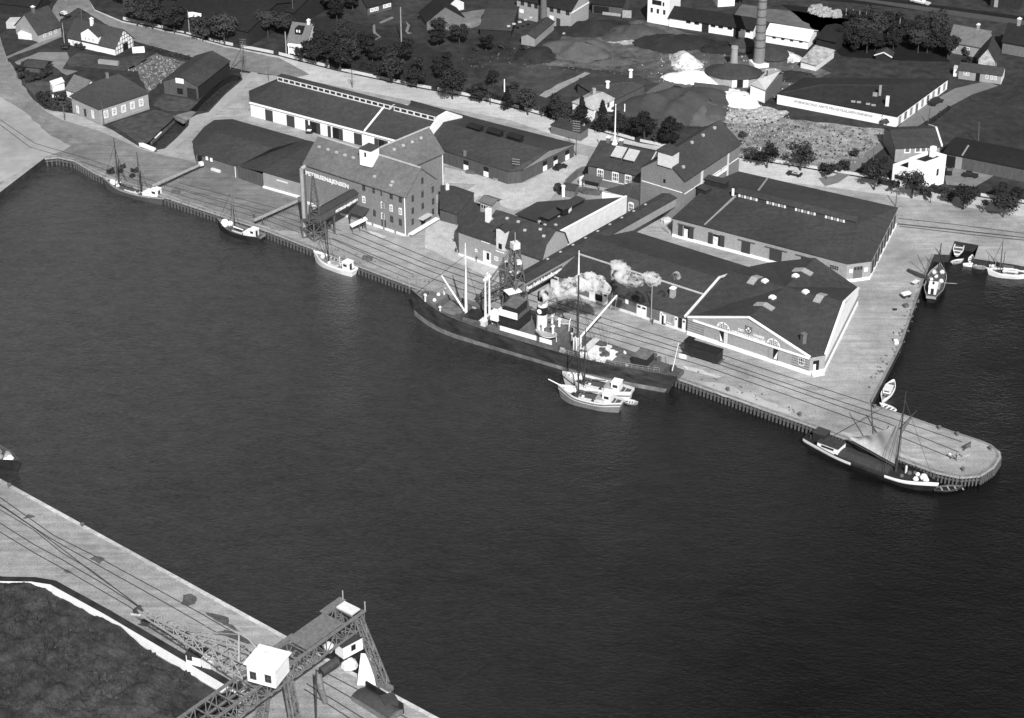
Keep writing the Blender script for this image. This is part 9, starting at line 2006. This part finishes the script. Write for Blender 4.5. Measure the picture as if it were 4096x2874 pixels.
# people
def make_person(pose, top, legs, seed):
 me = bpy.data.meshes.new('person'); bm = bmesh.new(); sk = bm.verts.layers.skin.verify() if False else None
 J = {'pel': (0,0,.95), 'che': (0,0,1.35), 'nek': (0,0,1.52), 'hed': (0,.02,1.68), 'hl': (.1,0,.9), 'hr': (-.1,0,.9), 'kl': (.12,.05,.5), 'kr': (-.12,.02,.5), 'fl': (.12,-.02,.06), 'fr': (-.12,-.06,.06), 'tl': (.13,.16,.03), 'tr': (-.13,.12,.03), 'sl': (.19,0,1.42), 'sr': (-.19,0,1.42), 'el': (.26,.02,1.15), 'er': (-.26,.02,1.15), 'wl': (.25,.14,.92), 'wr': (-.25,.14,.92), 'dl': (.25,.2,.84), 'dr': (-.25,.2,.84)}
 if pose == 'walk': J.update(kl=(.11,.22,.52), fl=(.11,.26,.08), tl=(.11,.42,.05), kr=(-.11,-.1,.5), fr=(-.11,-.36,.12), tr=(-.11,-.24,.03), wl=(.24,-.2,.95), dl=(.24,-.26,.88), wr=(-.24,.25,.98), dr=(-.24,.32,.92))
 if pose == 'reach': J.update(el=(.26,.22,1.3), wl=(.2,.46,1.3), dl=(.18,.54,1.3), er=(-.26,.22,1.28), wr=(-.2,.45,1.25), dr=(-.18,.53,1.25))
 if pose == 'bend': J.update(che=(0,.28,1.22), nek=(0,.42,1.32), hed=(0,.54,1.38), sl=(.19,.34,1.24), sr=(-.19,.34,1.24), el=(.24,.44,.98), er=(-.24,.44,.98), wl=(.2,.56,.76), wr=(-.2,.56,.76), dl=(.18,.6,.68), dr=(-.18,.6,.68))
 E = [('pel','che'),('che','nek'),('nek','hed'),('pel','hl'),('pel','hr'),('hl','kl'),('hr','kr'),('kl','fl'),('kr','fr'),('fl','tl'),('fr','tr'),('che','sl'),('che','sr'),('sl','el'),('sr','er'),('el','wl'),('er','wr'),('wl','dl'),('wr','dr')]
 RR = dict(pel=.15, che=.17, nek=.06, hed=.105, hl=.1, hr=.1, kl=.065, kr=.065, fl=.05, fr=.05, tl=.04, tr=.04, sl=.075, sr=.075, el=.05, er=.05, wl=.036, wr=.036, dl=.035, dr=.035)
 names = list(J); me.from_pydata([J[n] for n in names], [(names.index(a), names.index(b_)) for a, b_ in E], []); o = bpy.data.objects.new('person', me); COL.objects.link(o)
 md = o.modifiers.new('skin', 'SKIN'); o.modifiers.new('sub', 'SUBSURF').levels = 1
 for i, n in enumerate(names): me.skin_vertices[0].data[i].radius = (RR[n], RR[n] * (.75 if n in ('che','pel') else 1)); me.skin_vertices[0].data[i].use_root = (n == 'pel')
 bpy.context.view_layer.update(); nm = bpy.data.meshes.new_from_object(o.evaluated_get(bpy.context.evaluated_depsgraph_get())); bpy.data.objects.remove(o)
 for m in (legs, top, 'skin'): nm.materials.append(M[m])
 for p in nm.polygons:
  c = p.center; p.use_smooth = True; p.material_index = 2 if (c.z > 1.5 and pose != 'bend') or (pose == 'bend' and c.y > .47 and c.z > 1.2) or (abs(c.x) > .17 and c.z < .95 and c.z > .6) else (1 if c.z > .93 else 0)
 return nm
PM = {}
def person(label, f, x, y, pose, rz, top='clothpale', legs='cloth', z=0.0):
 k = (pose, top, legs)
 if k not in PM: PM[k] = make_person(pose, top, legs, 0)
 o = bpy.data.objects.new('person', PM[k]); COL.objects.link(o); o.location = at(f, x, y, z); o.rotation_euler = (0, 0, rz); o['label'] = label; o['category'] = 'person'
 mb = MB(); hz_, hy = (1.46, .55) if pose == 'bend' else (1.74, .02); mb.lathe((0, hy, hz_), [(.125, 0), (.12, .05), (.06, .1), (.01, .11)], 8); h = mesh_obj('cap', mb, M['cloth']); h.parent = o
for lab, f, x, y, pose, rz, tp, lg, z in [
 ('person in a white shirt bending over gear at the pier end','O',1615,775,'bend',.8,'clothpale','cloth',0),
 ('person in dark clothes standing beside the white shirted worker at the pier end','O',1665,790,'reach',2.2,'cloth','cloth',0),
 ('person in pale clothes walking across the mill yard','I',262,845,'walk',1.2,'clothpale','clothpale',0),
 ('person in dark clothes walking in the mill yard near the brick wall','I',285,950,'walk',-.6,'cloth','cloth',0),
 ('person standing on the quay by the lamp post','L',2000,690,'walk',.3,'cloth','cloth',0),
 ('person with a white shirt on the lane behind the white modern house','F',805,570,'walk',2.5,'clothpale','cloth',0),
 ('person in dark clothes at the foot of the mansard mill door','I',470,1030,'reach',-2.0,'cloth','cloth',0),
 ('person standing beside the grain conveyor of the dark cutter','U',2030,1200,'reach',.5,'cloth','cloth',0),
 ('person watching from the quay edge right of the dark cutter','U',2140,1275,'walk',1.8,'cloth','cloth',0),
 ('person in pale overalls by the brick store open door','I',2200,690,'bend',.4,'clothpale','clothpale',0),
 ('person standing on the road by the chamfered corner of the brick store','N',360,520,'walk',.9,'cloth','cloth',0),
 ('person in white by the goods doorway of the timber warehouse','I',555,230,'reach',2.9,'clothpale','cloth',0)]: person(lab, f, x, y, pose, rz, tp, lg, z)
